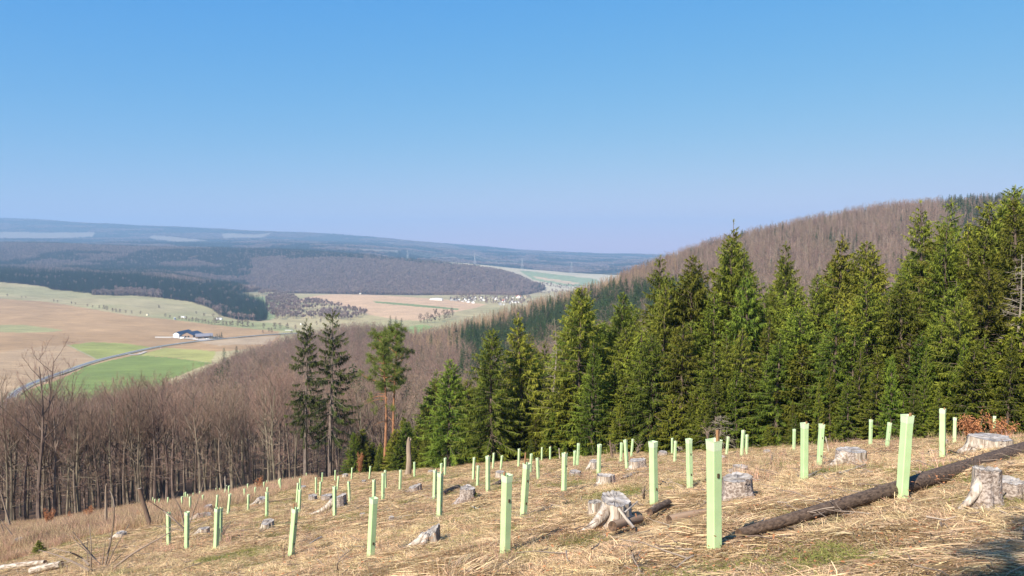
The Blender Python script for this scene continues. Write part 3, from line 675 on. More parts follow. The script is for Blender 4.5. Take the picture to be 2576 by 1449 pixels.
# ================================================================== TREE BUILDERS
def unit(v): return v / (np.linalg.norm(v, axis=-1, keepdims=True) + 1e-9)
def spruce(H, Rb, bare=0.03, dens=1.0, droop=0.35, tw=1.0, top_open=0.0, seed=0, hang=1.0, fade=0.0, power=0.85, gap=0.0, tl=1.0):
    """returns (trunk MB, crown MB); height H, crown radius Rb"""
    global RNG
    old = RNG; RNG = np.random.default_rng(1000 + seed)
    tr = MB(); cr = MB()
    k = 9; zz = np.linspace(-0.4, H, k)
    P = np.zeros((1, k, 3)); P[0, :, 2] = zz
    P[0, :, 0] = 0.012 * H * np.sin(zz / H * 3 + seed); P[0, :, 1] = 0.010 * H * np.cos(zz / H * 4 + seed)
    r0 = 0.0125 * H
    tr.tubes(P, (r0 * (1 - np.clip(zz / H, 0, 1)) ** 0.9 + 0.012)[None], 7)
    zs = []; z = H * bare
    while z < H * 0.985:
        zs.append(z); z += rnd(0.30, 0.62) / dens * (0.55 + 0.45 * (1 - z / H)) * (H / 14) ** 0.5
    B = []; D = []; Lb = []; Zr = []
    for z in zs:
        nb = RNG.integers(4, 8) if z < H * 0.9 else RNG.integers(3, 6)
        ph = rnd(0, 6.28)
        for i in range(nb):
            if rnd(0, 1) < gap: continue
            a = ph + i * 6.283 / nb + rnd(-.3, .3); t = z / H
            L = Rb * (max(1 - (t - bare) / (1 - bare), 0.0) ** power) * rnd(0.55, 1.25) + 0.12
            if t < bare + 0.12: L *= rnd(0.55, 1.0)
            zb = z + rnd(-.12, .12)
            B.append((0, 0, zb)); D.append((math.cos(a), math.sin(a), 0.35 * t ** 1.5 * 2 + 0.12 - 0.15 * (1 - t) + rnd(-.12, .12)))
            Lb.append(L); Zr.append(t)
    B = np.array(B, float); D = unit(np.array(D)); Lb = np.array(Lb); Zr = np.array(Zr); n = len(B)
    B[:, 0] = np.interp(B[:, 2], zz, P[0, :, 0]); B[:, 1] = np.interp(B[:, 2], zz, P[0, :, 1])
    ts = np.linspace(0, 1, 5)
    dz = -droop * (1 - Zr) ** 0.6
    path = lambda t: B[:, None] + D[:, None] * (Lb[:, None] * t)[..., None] + np.stack([0 * t * dz[:, None], 0 * t * dz[:, None], (dz * Lb)[:, None] * (1.9 * t ** 1.6 - 1.1 * t ** 3)], -1)
    Pb = path(np.repeat(ts[None], n, 0))
    rb = (0.010 + 0.012 * Lb)[:, None] * (1 - ts)[None] + 0.004
    tr2 = MB(); tr2.tubes(Pb, rb, 3, a=0.5)
    # foliage sprays
    cnt = np.maximum((Lb * 32 * tw + 6), 6).astype(int)
    bi = np.repeat(np.arange(n), cnt); m = len(bi)
    t = np.clip(RNG.beta(2.0, 1.0, m), 0.10 + fade, 1.0)
    Bt = B[bi] + D[bi] * (Lb[bi] * t)[:, None]; Bt[:, 2] += dz[bi] * Lb[bi] * (1.9 * t ** 1.6 - 1.1 * t ** 3)
    side = unit(np.cross(D[bi], np.array([0, 0, 1.0])))
    sg = RNG.choice([-1, 1], m)[:, None]
    hg = (RNG.random(m) < 0.42 * hang)[:, None]
    fw = D[bi] * rnd(0.5, 1.2, m)[:, None]
    dr = fw + side * sg * rnd(0.2, 0.95, m)[:, None] + np.array([0, 0, 1.0]) * rnd(-0.22, 0.12, m)[:, None]
    drh = D[bi] * rnd(0.0, 0.7, m)[:, None] + side * sg * rnd(0, .45, m)[:, None] - np.array([0, 0, 1.0]) * rnd(0.5, 1.1, m)[:, None]
    dr = np.where(hg, drh, dr)
    Lt = (0.14 + 0.34 * Lb[bi] ** 0.6 * (1.15 - t)) * rnd(0.6, 1.2, m)
    Lt = np.clip(Lt, 0.10, 0.62) * tl
    wd = (0.032 + 0.085 * Lt) * rnd(0.8, 1.3, m)
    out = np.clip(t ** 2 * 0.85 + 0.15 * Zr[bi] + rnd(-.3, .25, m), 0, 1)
    bd = np.zeros((m, 3)); bd[:, 2] = -rnd(0.05, 0.5, m)
    N = RNG.normal(size=(m, 3)) * 0.7; N[:, 2] += 0.9
    cr.strips(Bt, dr, Lt, wd, bd, N, a=out, seg=2)
    # leader
    nl = 14
    cr.strips(np.c_[np.zeros((nl, 2)) + P[0, -1, :2], H - 0.02 * H * RNG.random(nl)], np.c_[RNG.normal(size=(nl, 2)) * 0.5, np.ones(nl)], 0.22, 0.05, a=0.8, seg=2)
    tr.merge(tr2, 0)
    RNG = old
    return tr, cr
def broadleaf(H, seed=0, spread=0.30, first=0.45, nprim=16, dens=1.0, lean=0.02, fork=False, r0=None, thick=1.0, sides=6, twig_w=1.0, upright=0.9):
    global RNG
    old = RNG; RNG = np.random.default_rng(2000 + seed)
    tr = MB(); cr = MB()
    k = 10; zz = np.linspace(-0.4, H * 0.93, k); t = np.clip(zz / H, 0, 1)
    ang = rnd(0, 6.28); r0 = r0 or 0.0115 * H
    P = np.zeros((k, 3)); P[:, 2] = zz
    P[:, 0] = H * (lean * t * math.cos(ang) + 0.012 * np.sin(t * 6 + seed)); P[:, 1] = H * (lean * t * math.sin(ang) + 0.012 * np.cos(t * 5 + seed * 2))
    tr.tubes(P[None], (r0 * (1 - 0.93 * t) ** 0.9 * (1 + 0.35 * np.exp(-t * 30)) + 0.008)[None], sides)
    stems = [P]
    if fork:
        q = 6; s = np.linspace(0, 1, q); i = int(k * first)
        a = ang + 1.5
        Q = P[i] + np.c_[math.cos(a) * s ** .8 * H * 0.16, math.sin(a) * s ** .8 * H * 0.16, s * H * 0.52]
        tr.tubes(Q[None], (r0 * 0.65 * (1 - 0.9 * s) + 0.008)[None], sides); stems.append(Q)
    ps = 5; s = np.linspace(0, 1, ps)
    prim = []; pr = []
    for Q in stems:
        nq = nprim if len(stems) == 1 else nprim * 2 // 3
        zlo = max(first * H, Q[0, 2] + 0.3); zs = np.linspace(zlo, Q[-1, 2], nq) + RNG.normal(0, 0.02 * H, nq)
        # a few low thin ones
        low = rnd(first * H * 0.35, first * H, 4) if Q is P else np.array([])
        for j, z in enumerate(np.r_[zs, low]):
            x0 = np.interp(z, Q[:, 2], Q[:, 0]); y0 = np.interp(z, Q[:, 2], Q[:, 1]); tt = (z - zlo) / (H - zlo + 1e-6)
            a = j * 2.4 + rnd(-.5, .5)
            L = H * spread * rnd(0.7, 1.25) * (1 - 0.62 * max(tt, 0)) * (0.6 if j >= nq else 1)
            el = upright * rnd(0.7, 1.5) + 0.5 * max(tt, 0) if j < nq else rnd(-0.2, 0.6)
            d = np.array([math.cos(a), math.sin(a), el]); d /= np.linalg.norm(d)
            path = np.array([x0, y0, z]) + d * (L * s)[:, None] + np.array([0, 0, 1]) * (0.22 * L * s ** 2)[:, None] + RNG.normal(0, 0.025 * L, (ps, 3)) * s[:, None]
            prim.append(path); pr.append((0.0065 * L + 0.012 + 0.0012 * H * (1 - max(tt, 0))) * (1 - 0.9 * s) + 0.004)
    prim = np.array(prim); pr = np.array(pr) * thick
    tr.tubes(prim, pr, 4)
    def children(par, n, l0, l1, t0, sp, up, k):
        m = len(par); bi = np.repeat(np.arange(m), n); q = len(bi)
        t = rnd(t0, 1, q); ks = par.shape[1] - 1
        f = t * ks; i = np.minimum(f.astype(int), ks - 1); fr = (f - i)[:, None]
        base = par[bi, i] * (1 - fr) + par[bi, i + 1] * fr
        d = unit(par[bi, i + 1] - par[bi, i]); Lp = np.linalg.norm(par[bi, -1] - par[bi, 0], axis=1)
        d = unit(d + RNG.normal(size=(q, 3)) * sp + np.array([0, 0, up]))
        L = Lp * rnd(l0, l1, q) * (1.15 - 0.6 * t)
        s = np.linspace(0, 1, k)
        pth = base[:, None] + d[:, None] * (L[:, None] * s)[..., None] + np.array([0, 0, 1.0]) * (0.15 * L[:, None] * s ** 2)[..., None]
        pth += RNG.normal(0, 1, pth.shape) * (0.04 * L)[:, None, None] * s[None, :, None]
        return pth, L
    sec, L2 = children(prim, max(int(7 * dens), 3), 0.32, 0.62, 0.2, 0.55, 0.15, 4)
    cr.tubes(sec, (0.010 + 0.004 * L2)[:, None] * (1 - 0.75 * np.linspace(0, 1, 4)) * thick, 3, a=0.35)
    ter, L3 = children(sec, max(int(6 * dens), 2), 0.35, 0.7, 0.15, 0.6, 0.2, 3)
    B = ter[:, 0]; cr.strips(B, ter[:, -1] - B, L3, 0.022 * twig_w * thick, a=0.55, seg=1)
    nt = max(int(4 * dens), 2)
    bi = np.repeat(np.arange(len(ter)), nt); q = len(bi); t = rnd(0.15, 1, q)[:, None]
    b4 = ter[bi, 0] * (1 - t) + ter[bi, -1] * t
    d4 = unit(unit(ter[bi, -1] - ter[bi, 0]) + RNG.normal(size=(q, 3)) * 0.6 + np.array([0, 0, 0.25]))
    cr.strips(b4, d4, np.clip(L3[bi] * rnd(0.4, 0.8, q), 0.2, 1.0), 0.017 * twig_w, a=rnd(0.5, 1.0, q), seg=1)
    RNG = old
    return tr, cr
def larch(H, Rb, seed=0, dens=1.0, w=1.0):
    """bare or dead conifer: straight stem, fine rising and drooping side branches"""
    global RNG
    old = RNG; RNG = np.random.default_rng(3000 + seed)
    tr = MB(); cr = MB()
    zz = np.linspace(-0.5, H, 5); P = np.zeros((1, 5, 3)); P[0, :, 2] = zz; P[0, 1:, 0] = RNG.normal(0, 0.08, 4)
    tr.tubes(P, (0.011 * H * (1 - np.clip(zz / H, 0, 1)) + 0.015)[None], 5)
    n = int(95 * dens); z = H * (0.22 + 0.77 * RNG.random(n) ** 0.9); a = rnd(0, 6.28, n)
    L = Rb * (1.08 - z / H) * rnd(0.6, 1.2, n) + 0.2
    B = np.c_[0 * z, 0 * z, z]; D = unit(np.c_[np.cos(a), np.sin(a), rnd(-0.25, 0.45, n)])
    cr.strips(B, D, L, 0.06 * w, a=rnd(0.2, 0.7, n), seg=2)
    m = 5; bi = np.repeat(np.arange(n), m); t = rnd(0.25, 1, n * m)
    b2 = B[bi] + D[bi] * (L[bi] * t)[:, None]; d2 = unit(D[bi] + RNG.normal(size=(n * m, 3)) * 0.55 - np.array([0, 0, 0.2]))
    cr.strips(b2, d2, L[bi] * rnd(0.2, 0.45, n * m), 0.05 * w, a=rnd(0.4, 1.0, n * m), seg=1)
    RNG = old
    return tr, cr
def conifer_low(H, Rb, seed=0, nb=90):
    """spruce seen from several hundred metres: stem and a few dozen drooping boughs"""
    global RNG
    old = RNG; RNG = np.random.default_rng(4000 + seed)
    tr = MB(); cr = MB()
    P = np.zeros((1, 3, 3)); P[0, :, 2] = (-0.5, H * .5, H)
    tr.tubes(P, np.array([[0.011 * H, 0.007 * H, 0.02]]), 4)
    z = H * (0.1 + 0.9 * np.linspace(0, 1, nb) ** 0.95); a = np.arange(nb) * 2.4 + rnd(-.4, .4, nb)
    L = Rb * (1.03 - z / H) ** 0.85 * rnd(0.65, 1.2, nb) + 0.2
    D = np.c_[np.cos(a), np.sin(a), rnd(-0.15, 0.4, nb)]; bd = np.zeros((nb, 3)); bd[:, 2] = -0.35
    cr.strips(np.c_[0 * z, 0 * z, z], D, L, 0.42 * L ** 0.7 + 0.15, bd, np.c_[RNG.normal(size=(nb, 2)) * 0.35, np.ones(nb)], a=rnd(0, 1, nb), seg=2)
    bi = np.repeat(np.arange(nb), 3); t = rnd(0.35, 1, nb * 3)
    b2 = np.c_[D[bi, 0] * L[bi] * t, D[bi, 1] * L[bi] * t, z[bi] + D[bi, 2] * L[bi] * t - 0.3 * L[bi] * t * t]
    d2 = unit(D[bi] * 0.7 + RNG.normal(size=(nb * 3, 3)) * 0.6 - np.array([0, 0, 0.6]))
    cr.strips(b2, d2, 0.35 * L[bi] + 0.25, 0.22 * L[bi] ** 0.5 + 0.1, a=rnd(0, 1, nb * 3), seg=1)
    RNG = old
    return tr, cr
def pine(H, seed=0, lowdead=True):
    global RNG
    old = RNG; RNG = np.random.default_rng(5000 + seed)
    tr = MB(); cr = MB()
    k = 9; zz = np.linspace(-0.4, H * 0.96, k); t = np.clip(zz / H, 0, 1)
    P = np.zeros((k, 3)); P[:, 2] = zz; P[:, 0] = 0.02 * H * np.sin(t * 3.3); P[:, 1] = 0.012 * H * np.sin(t * 5)
    tr.tubes(P[None], (0.0125 * H * (1 - 0.85 * t))[None], 8)
    ps = 5; s = np.linspace(0, 1, ps); br = []; rr = []; tips = []
    n = 26
    for j in range(n):
        z = H * (0.60 + 0.38 * j / n) + rnd(-.2, .2); a = j * 2.4 + rnd(-.4, .4)
        tt = (z / H - 0.58) / 0.42
        L = H * 0.155 * rnd(0.45, 1.25) * (1 - 0.55 * tt ** 2); el = 0.1 + 0.8 * tt
        b0 = np.array([np.interp(z, P[:, 2], P[:, 0]), np.interp(z, P[:, 2], P[:, 1]), z])
        d = np.array([math.cos(a), math.sin(a), el]); d /= np.linalg.norm(d)
        q = b0 + d * (L * s)[:, None] + np.array([0, 0, 1]) * (0.25 * L * s ** 2 - 0.12 * L * s)[:, None] + RNG.normal(0, 0.04 * L, (ps, 3)) * s[:, None]
        br.append(q); rr.append((0.02 + 0.02 * L) * (1 - 0.85 * s))
        for u in rnd(0.40, 1.0, 12): tips.append(b0 + (q[min(int(u * 4), 3)] - b0) * 1.0 + (q[min(int(u * 4) + 1, 4)] - q[min(int(u * 4), 3)]) * (u * 4 % 1) + RNG.normal(0, 0.30, 3) * [1, 1, 0.6])
    if lowdead:
        for j in range(11):
            z = H * rnd(0.36, 0.62); a = math.pi + rnd(-1.3, 1.3) if j % 3 else rnd(0, 6.28); L = H * rnd(0.09, 0.19)
            b0 = np.array([np.interp(z, P[:, 2], P[:, 0]), np.interp(z, P[:, 2], P[:, 1]), z])
            q = b0 + np.array([math.cos(a), math.sin(a), 0.15]) * (L * s)[:, None] - np.array([0, 0, 1]) * (0.35 * L * s ** 2)[:, None] + RNG.normal(0, 0.03 * L, (ps, 3)) * s[:, None]
            br.append(q); rr.append((0.015 + 0.014 * L) * (1 - 0.8 * s))
            if j < 6:
                for u in range(4): tips.append(q[-1] + RNG.normal(0, 0.3, 3))
    tr.tubes(np.array(br), np.array(rr), 4)
    tips = np.array(tips); m = 46; bi = np.repeat(np.arange(len(tips)), m)
    D = unit(RNG.normal(size=(len(bi), 3)) + np.array([0, 0, 0.45]))
    off = RNG.normal(0, 0.10, (len(bi), 3))
    cr.strips(tips[bi] + off, D, rnd(0.18, 0.40, len(bi)), 0.05, a=np.clip(0.45 + D[:, 2] * 0.3 + rnd(-.2, .3, len(bi)), 0, 1), seg=1)
    RNG = old
    return tr, cr
# ================================================================== WOODS
def both(tr, cr, name, mats):
    b = MB(); b.merge(tr, 0); b.merge(cr, 1); return b.mesh(name, mats)
ORD = ['first', 'second', 'third', 'fourth', 'fifth', 'sixth', 'seventh', 'eighth', 'ninth', 'tenth', 'eleventh', 'twelfth', 'thirteenth', 'fourteenth', 'fifteenth', 'sixteenth', 'seventeenth', 'eighteenth', 'nineteenth', 'twentieth',
       'twenty-first', 'twenty-second', 'twenty-third', 'twenty-fourth', 'twenty-fifth', 'twenty-sixth', 'twenty-seventh', 'twenty-eighth', 'twenty-ninth', 'thirtieth', 'thirty-first', 'thirty-second']
# ---------- prototypes
SP = []       # near spruces: (height, trunk mesh, crown mesh)
for i, (H, Rb, kw) in enumerate([(15, 3.5, dict(power=.62)), (14, 3.2, dict(droop=0.5, power=.7)), (16, 3.3, dict(gap=0.15, droop=0.45, power=.7)), (13, 3.4, dict(dens=1.1, power=.65)),
                                  (15, 2.8, dict(gap=0.1, power=0.9)), (12, 3.0, dict(droop=0.55, hang=1.5)), (17, 3.4, dict(gap=0.2, droop=0.5, power=0.75))]):
    t, c = spruce(H, Rb, seed=i, **kw)
    SP.append((H, t.mesh('spruce_trunk', [M['spruce_bark']]), c.mesh('spruce_crown', [M['needle']])))
YS = []       # young spruces at the edge
for i, (H, Rb) in enumerate([(6, 1.5), (5, 1.5), (7, 1.6), (4, 1.3)]):
    t, c = spruce(H, Rb, seed=20 + i, bare=0.0, droop=0.08, hang=0.6, dens=1.3, tw=1.9, tl=0.7)
    YS.append((H, t.mesh('young_spruce_stem', [M['spruce_bark']]), c.mesh('young_spruce_crown', [M['needle_young']])))
BE = []       # bare beeches
for i, (H, kw) in enumerate([(17, dict()), (18, dict(fork=True, spread=0.26)), (16, dict(spread=0.24, first=0.5)), (17, dict(first=0.35, spread=0.28)), (18, dict(fork=True, first=0.5)), (15, dict(spread=0.33, first=0.4))]):
    t, c = broadleaf(H, seed=i, dens=0.95, **kw)
    BE.append((H, t.mesh('beech_trunk', [M['grey_bark']]), c.mesh('beech_crown', [M['twig']])))
BL = []       # the same, fewer branches, for the slope beyond
for i in range(5):
    t, c = broadleaf(17, seed=40 + i, dens=0.62, nprim=13, spread=0.27, first=0.42, thick=1.5, twig_w=2.6, sides=4, fork=i % 2 == 0)
    BL.append((17, t.mesh('beech_trunk', [M['grey_bark']]), c.mesh('beech_crown', [M['twig']]), both(t, c, 'bare_beech', [M['grey_bark'], M['twig']])))
LA = []
for i in range(4):
    t, c = larch(17, 1.9, seed=i, w=2.0 if i < 2 else 2.4)
    LA.append((17, both(t, c, 'larch', [M['larch'], M['larch']]), both(t, c, 'dead_conifer', [M['dead'], M['dead']]), t.mesh('dead_conifer_trunk', [M['dead']]), c.mesh('dead_conifer_branches', [M['dead']])))
CL = []
for i in range(4):
    t, c = conifer_low(17, 3.0 if i % 2 else 2.5, seed=i)
    CL.append((17, t.mesh('conifer_trunk', [M['spruce_bark']]), c.mesh('conifer_crown', [M['needle_far']]), both(t, c, 'conifer', [M['spruce_bark'], M['needle_far']])))
def dist_conifer(i):
    t, c = conifer_low(18, 4.2, seed=30 + i, nb=34); return both(t, c, 'distant_conifer', [M['needle_dist'], M['needle_dist']])
def dist_bare(i, key='far_twig'):
    global RNG
    old = RNG; RNG = np.random.default_rng(6000 + i)
    b = MB(); n = 70
    th = rnd(0, 6.28, n); ph = rnd(-0.1, 1.4, n); d = np.c_[np.cos(th) * np.cos(ph), np.sin(th) * np.cos(ph), np.sin(ph)]
    base = np.c_[d[:, :2] * 1.0, 6 + 5 * RNG.random(n)]
    b.strips(base, d + [0, 0, 0.3], rnd(3.0, 6.0, n), 0.9, a=RNG.random(n), seg=2)
    P = np.zeros((1, 3, 3)); P[0, :, 2] = (-.5, 5, 9); b.tubes(P, np.array([[.4, .3, .1]]), 4)
    RNG = old
    return b.mesh('distant_bare_tree', [M[key]])
proto_collection('wood_beech', [b[3] for b in BL])
proto_collection('wood_larch', [a[1] for a in LA])
proto_collection('wood_dead', [a[2] for a in LA] + [BL[0][3], BL[1][3]])
proto_collection('wood_conifer', [a[3] for a in CL])
proto_collection('far_conifer', [dist_conifer(i) for i in range(4)])
proto_collection('far_bare', [dist_bare(i) for i in range(4)])

def sample(n, u0, u1, Y0, Y1, seed):
    g = np.random.default_rng(seed)
    Y = np.sqrt(g.uniform(Y0 * Y0, Y1 * Y1, n)); u = g.uniform(u0, u1, n)
    return u * Y, Y, g
def tree(name, label, cat, group, x, y, H, proto, names, wide=1.0, rz=None, z=None, lean=(0, 0)):
    hs_ = H / proto[0]
    z = gz(x, y) if z is None else z
    o = thing(name, label, cat, (x, y, z), (lean[0], lean[1], rnd(0, 6.28) if rz is None else rz), group, (hs_ * wide, hs_ * wide, hs_))
    part(names[0], proto[1], o); part(names[1], proto[2], o)
    return o
# ---------- the beech wood below the clearing
BEECH_TOP = dict()
beech_n = 0
front = [(57, 1000, 96), (90, 893, 95), (132, 958, 97), (138, 990, 101), (192, 1000, 97), (238, 1000, 98), (273, 985, 99), (290, 972, 100), (312, 990, 103), (347, 962, 97), (377, 985, 100), (397, 975, 101), (413, 990, 104),
         (433, 1000, 98), (460, 1005, 99), (487, 1010, 98), (510, 1005, 100), (550, 985, 97), (575, 1010, 99), (615, 1030, 97), (667, 965, 95), (700, 1020, 98), (723, 960, 94), (742, 985, 93), (30, 1010, 98), (8, 960, 96), (-25, 980, 97), (165, 1010, 99), (215, 1005, 101), (850, 1040, 92), (880, 1060, 92)]
BLAB = {90: 'tall dark forked beech, the highest crown over the road at far left', 57: 'slim grey beech just left of the tall forked beech', 132: 'pale stemmed beech just right of the tall forked beech', 238: 'bare beech with a kinked stem before the pale hut speck',
        347: 'bare beech with bright stem just left of the dark bushy crown', 397: 'beech with dense dark bushy crown standing above the leaning cut trunk', 615: 'slanting thin beech leaning left behind the middle tubes', 667: 'pale forked beech left of the two tall spruces', 723: 'thin bare beech close left of the left tall spruce', 550: 'straight pale beech standing between the middle and left tubes'}
for dx, dyt, Y in front:
    u, t = ray(dx, dyt); x = u * Y; z0 = gz(x, Y); H = t * Y - z0
    i = {90: 1, 397: 5, 667: 4}.get(dx, RNG.integers(0, 6)); p = BE[i]
    o = tree('beech', BLAB.get(dx) or 'bare beech in the front row of the wood, %s from the left' % ORD[sorted(f_[0] for f_ in front if f_[0] not in BLAB).index(dx)], 'tree', 'bare beeches of the wood below the clearing', x, Y, H, p, ('trunk', 'crown'), wide=0.95, lean=(0, -0.35) if dx == 615 else (0, 0), rz=0.4 if dx == 615 else None)
    if dx in (90, 397): 
        o.scale = (o.scale[0] * 1.15, o.scale[1] * 1.15, o.scale[2])
    if dx == 397:
        for ch in o.children:
            if ch.name.startswith('crown'):
                m2 = ch.data.copy(); m2.materials[0] = M['twig_dark']; ch.data = m2
    beech_n += 1
x, y, g = sample(60000, -0.86, 0.5, 88, 1000, 5)
z = ground(x, y); dx, dy = picture(x, y, z); Ye, _ = edge_of(x, y)
m = (y > Ye + 1.5) & (y < Y_beech_end(dx)) & ((dx < 1010) | (y > 150)) & ~((dx > 760) & (dx < 1010) & (y < 108))
x, y, z, dx, dy = x[m], y[m], z[m], dx[m], dy[m]
m = seen(x, y, z + 17, 0.02); x, y, z, dx, dy = x[m], y[m], z[m], dx[m], dy[m]
# thin to about one tree per 30 m2 with a minimum distance on a grid
def thin(x, y, cell):
    cell = np.asarray(cell, float)
    key = np.floor(x / cell).astype(np.int64) * 100003 + (cell * 10).astype(np.int64) * 7919000 + np.floor(y / cell).astype(np.int64)
    _, i = np.unique(key, return_index=True); return np.sort(i)
def conifer_patch(dx, dy, x, y):
    """share of green conifers by place"""
    zt = dy
    p = np.where(dx < 1150, 0.0, 0.02)
    rid = fbm(x, y, 60, 51); dx = dx + 130 * (fbm(x, y, 80, 52) - .5); y = y + 120 * (fbm(x, y, 60, 53) - .5)
    a = (dx > 1160) & (dx < 1760) & (y > 420) & (y < np.interp(dx, [1200, 1560, 1700], [690, 690, 640])); p[a] = 0.80 + 1.2 * (rid[a] - 0.45)
    a = (dx > 1150) & (dx < 1350) & (y > 250) & (y <= 500); p[a] = 0.75
    a = (dx > 1030) & (dx < 1180) & (y > 200) & (y < 520); p[a] = 0.0
    a = (dx > 960) & (dx < 1020) & (y > 640) & (y < 900); p[a] = 0.0
    a = (dx > 520) & (dx < 760) & (y > 230) & (y < 430); p[a] = 0.0
    a = (dx > 560) & (dx < 660) & (y > 560) & (y < 690); p[a] = 0.0
    a = (dx >= 1760) & (y > 300); p[a] = 0.02 + 0.2 * (rid[a] > 0.66)
    a = (dx >= 2380) & (y > 700); p[a] = 0.55
    return p
def larch_share(dx, y):
    p = np.zeros(len(dx))
    a = (dx > 1030) & (dx < 1200) & (y > 520); p[a] = 0.75
    a = (dx > 1200) & (dx < 1560) & (y > 665); p[a] = 0.95
    a = (dx > 1560) & (dx < 1700) & (y > 700); p[a] = 0.5
    return p
def dead_share(dx, y):
    return np.clip((dx - 1560) / 120, 0, 1) * 0.5
near = y < 230
ia = thin(x[near], y[near], np.where(y[near] < 125, 3.3, 4.6)); ib = thin(x[~near], y[~near], 5.2)
idx = np.r_[np.where(near)[0][ia], np.where(~near)[0][ib]]
x, y, z, dx, dy = x[idx], y[idx], z[idx], dx[idx], dy[idx]
# the larger hill to the right
x2, y2, _ = sample(90000, -0.06, 0.86, 180, 1150, 6)
z2 = ground(x2, y2); dx2, dy2 = picture(x2, y2, z2)
m = (y2 < Y_beech_end(dx2)) & (dx2 > 1250) & seen(x2, y2, z2 + 17, 0.004) & (y2 > np.where(dx2 > 1500, 260, 180)); x2, y2, z2, dx2, dy2 = x2[m], y2[m], z2[m], dx2[m], dy2[m]
i2 = thin(x2, y2, 4.4); x2, y2, z2, dx2, dy2 = x2[i2], y2[i2], z2[i2], dx2[i2], dy2[i2]
keep = dx <= 1250
x = np.r_[x[keep], x2]; y = np.r_[y[keep], y2]; z = np.r_[z[keep], z2]; dx = np.r_[dx[keep], dx2]; dy = np.r_[dy[keep], dy2]
q = g.random(len(x)); pc = conifer_patch(dx, dy, x, y); pl = larch_share(dx, y); pd = dead_share(dx, y)
kind = np.where(q < pc, 1, 0); q2 = g.random(len(x))
kind = np.where((kind == 0) & (q2 < pl), 2, kind); kind = np.where((kind == 0) & (q2 < pd), 3, kind)
hgt = g.uniform(13, 19.5, len(x)); hgt = np.where(kind == 1, g.uniform(13, 21, len(x)), hgt); hgt = np.where(kind >= 2, g.uniform(11, 20, len(x)), hgt)
hgt = np.where((y < 130) & (kind == 0), g.uniform(12.5, 16.5, len(x)), hgt)
print('wood', len(x), [(k, int((kind == k).sum())) for k in range(4)])
order = np.argsort(y)
# individual beeches
nb = 0; used = np.zeros(len(x), bool)
inview = (dx > -60) & (dx < 2640)
for i in order:
    if kind[i] != 0 or not inview[i]: continue
    if nb >= 300 - beech_n: break
    nb += 1; used[i] = True
    p = BE[RNG.integers(0, 6)] if y[i] < 135 else BL[RNG.integers(0, 5)]
    lab = 'bare beech deep in the brown wood below the clearing' if y[i] < 150 else 'bare beech on the wooded slope beyond the clearing'
    tree('beech', lab, 'tree', 'bare beeches of the wood below the clearing' if y[i] < 150 else 'bare beeches on the slope beyond', x[i], y[i], hgt[i], p, ('trunk', 'crown'), z=z[i])
nc = 0
for i in order:
    if kind[i] != 1 or not inview[i]: continue
    if nc >= 270: break
    nc += 1; used[i] = True; p = CL[RNG.integers(0, 4)]
    if dx[i] < 1020: lab, gr = 'dark green conifer standing among the brown bare beeches', 'conifers among the bare beeches'
    elif dx[i] < 1250: lab, gr = 'dark conifer on the brown slope between the pines and the spruce wood', 'conifers on the slope right of the pines'
    elif dx[i] < 1780: lab, gr = 'dark green conifer in the band below the tan larches', 'conifers below the larches'
    else: lab, gr = 'green conifer among the grey dead trees of the right hill', 'conifers on the right hill'
    tree('conifer', lab, 'tree', gr, x[i], y[i], hgt[i], p, ('trunk', 'crown'), z=z[i])
CON = [(572, 906, 330), (545, 925, 300), (558, 918, 315), (655, 903, 420), (670, 910, 400), (700, 898, 430), (745, 895, 450), (595, 870, 560), (563, 866, 600), (640, 883, 520), (264, 983, 240), (688, 980, 200), (592, 962, 250), (1085, 838, 540), (1130, 823, 600), (1060, 868, 500),
       (1100, 888, 430), (1125, 900, 400), (1050, 903, 380), (1076, 918, 350), (1010, 800, 730), (996, 788, 735), (982, 783, 740), (1178, 850, 470), (1028, 958, 200), (905, 930, 150), (888, 915, 150), (1145, 812, 640), (1110, 860, 500), (1160, 880, 420)]
CON.sort()
for i_, (dx_, dt_, Y_) in enumerate(CON):
    u_, t_ = ray(dx_, dt_); z_ = gz(u_ * Y_, Y_); H_ = float(np.clip(t_ * Y_ - z_, 9, 27)); nc += 1
    tree('conifer', 'dark green conifer among the brown beeches left of the spruce wood, %s from the left' % ORD[i_], 'tree', 'conifers among the bare beeches', u_ * Y_, Y_, H_, CL[i_ % 4], ('trunk', 'crown'), z=z_, wide=1.15)
nd = 0
for i in order[::-1]:
    if kind[i] != 3 or not inview[i] or nd >= 300: continue
    if dy[i] - (hgt[i] / y[i] * F / S) > np.interp(dx[i], [1508, 1578, 1635, 1711, 1784, 1867, 1934, 2017, 2094, 2184, 2284, 2384, 2484, 2576], [697, 675, 655, 638, 610, 590, 577, 557, 544, 525, 515, 509, 505, 500]) + 22: continue
    nd += 1; used[i] = True; p = LA[RNG.integers(0, 4)]
    o = tree('dead_conifer', 'grey dead conifer on the right skyline, ' + ('left slope below the lone spire' if dx[i] < 1845 else 'between lone spire and droopy pair' if dx[i] < 2110 else 'between droopy pair and pale stemmed spruce' if dx[i] < 2310 else 'right of the pale stemmed spruce'), 'tree', 'dead conifers along the right skyline', x[i], y[i], hgt[i] * 1.05, (p[0], p[3], p[4]), ('trunk', 'branches'), z=z[i])
print('individual', nb, nc, nd)
def rest(k, key, name, label, wx=1.0):
    m = (kind == k) & ~used
    P = np.c_[x[m], y[m], z[m]]; s = hgt[m] / 17
    scatter(name, key, P, np.c_[s * wx, s * wx, s], label, 'wood')
rest(0, 'wood_beech', 'beech_wood', 'brown leafless beech wood covering the slopes beyond the clearing', 1.1)
rest(1, 'wood_conifer', 'conifer_wood', 'dark green conifers scattered through the far slopes')
rest(2, 'wood_larch', 'larch_wood', 'tan leafless larch wood on the crest above the village', 1.25)
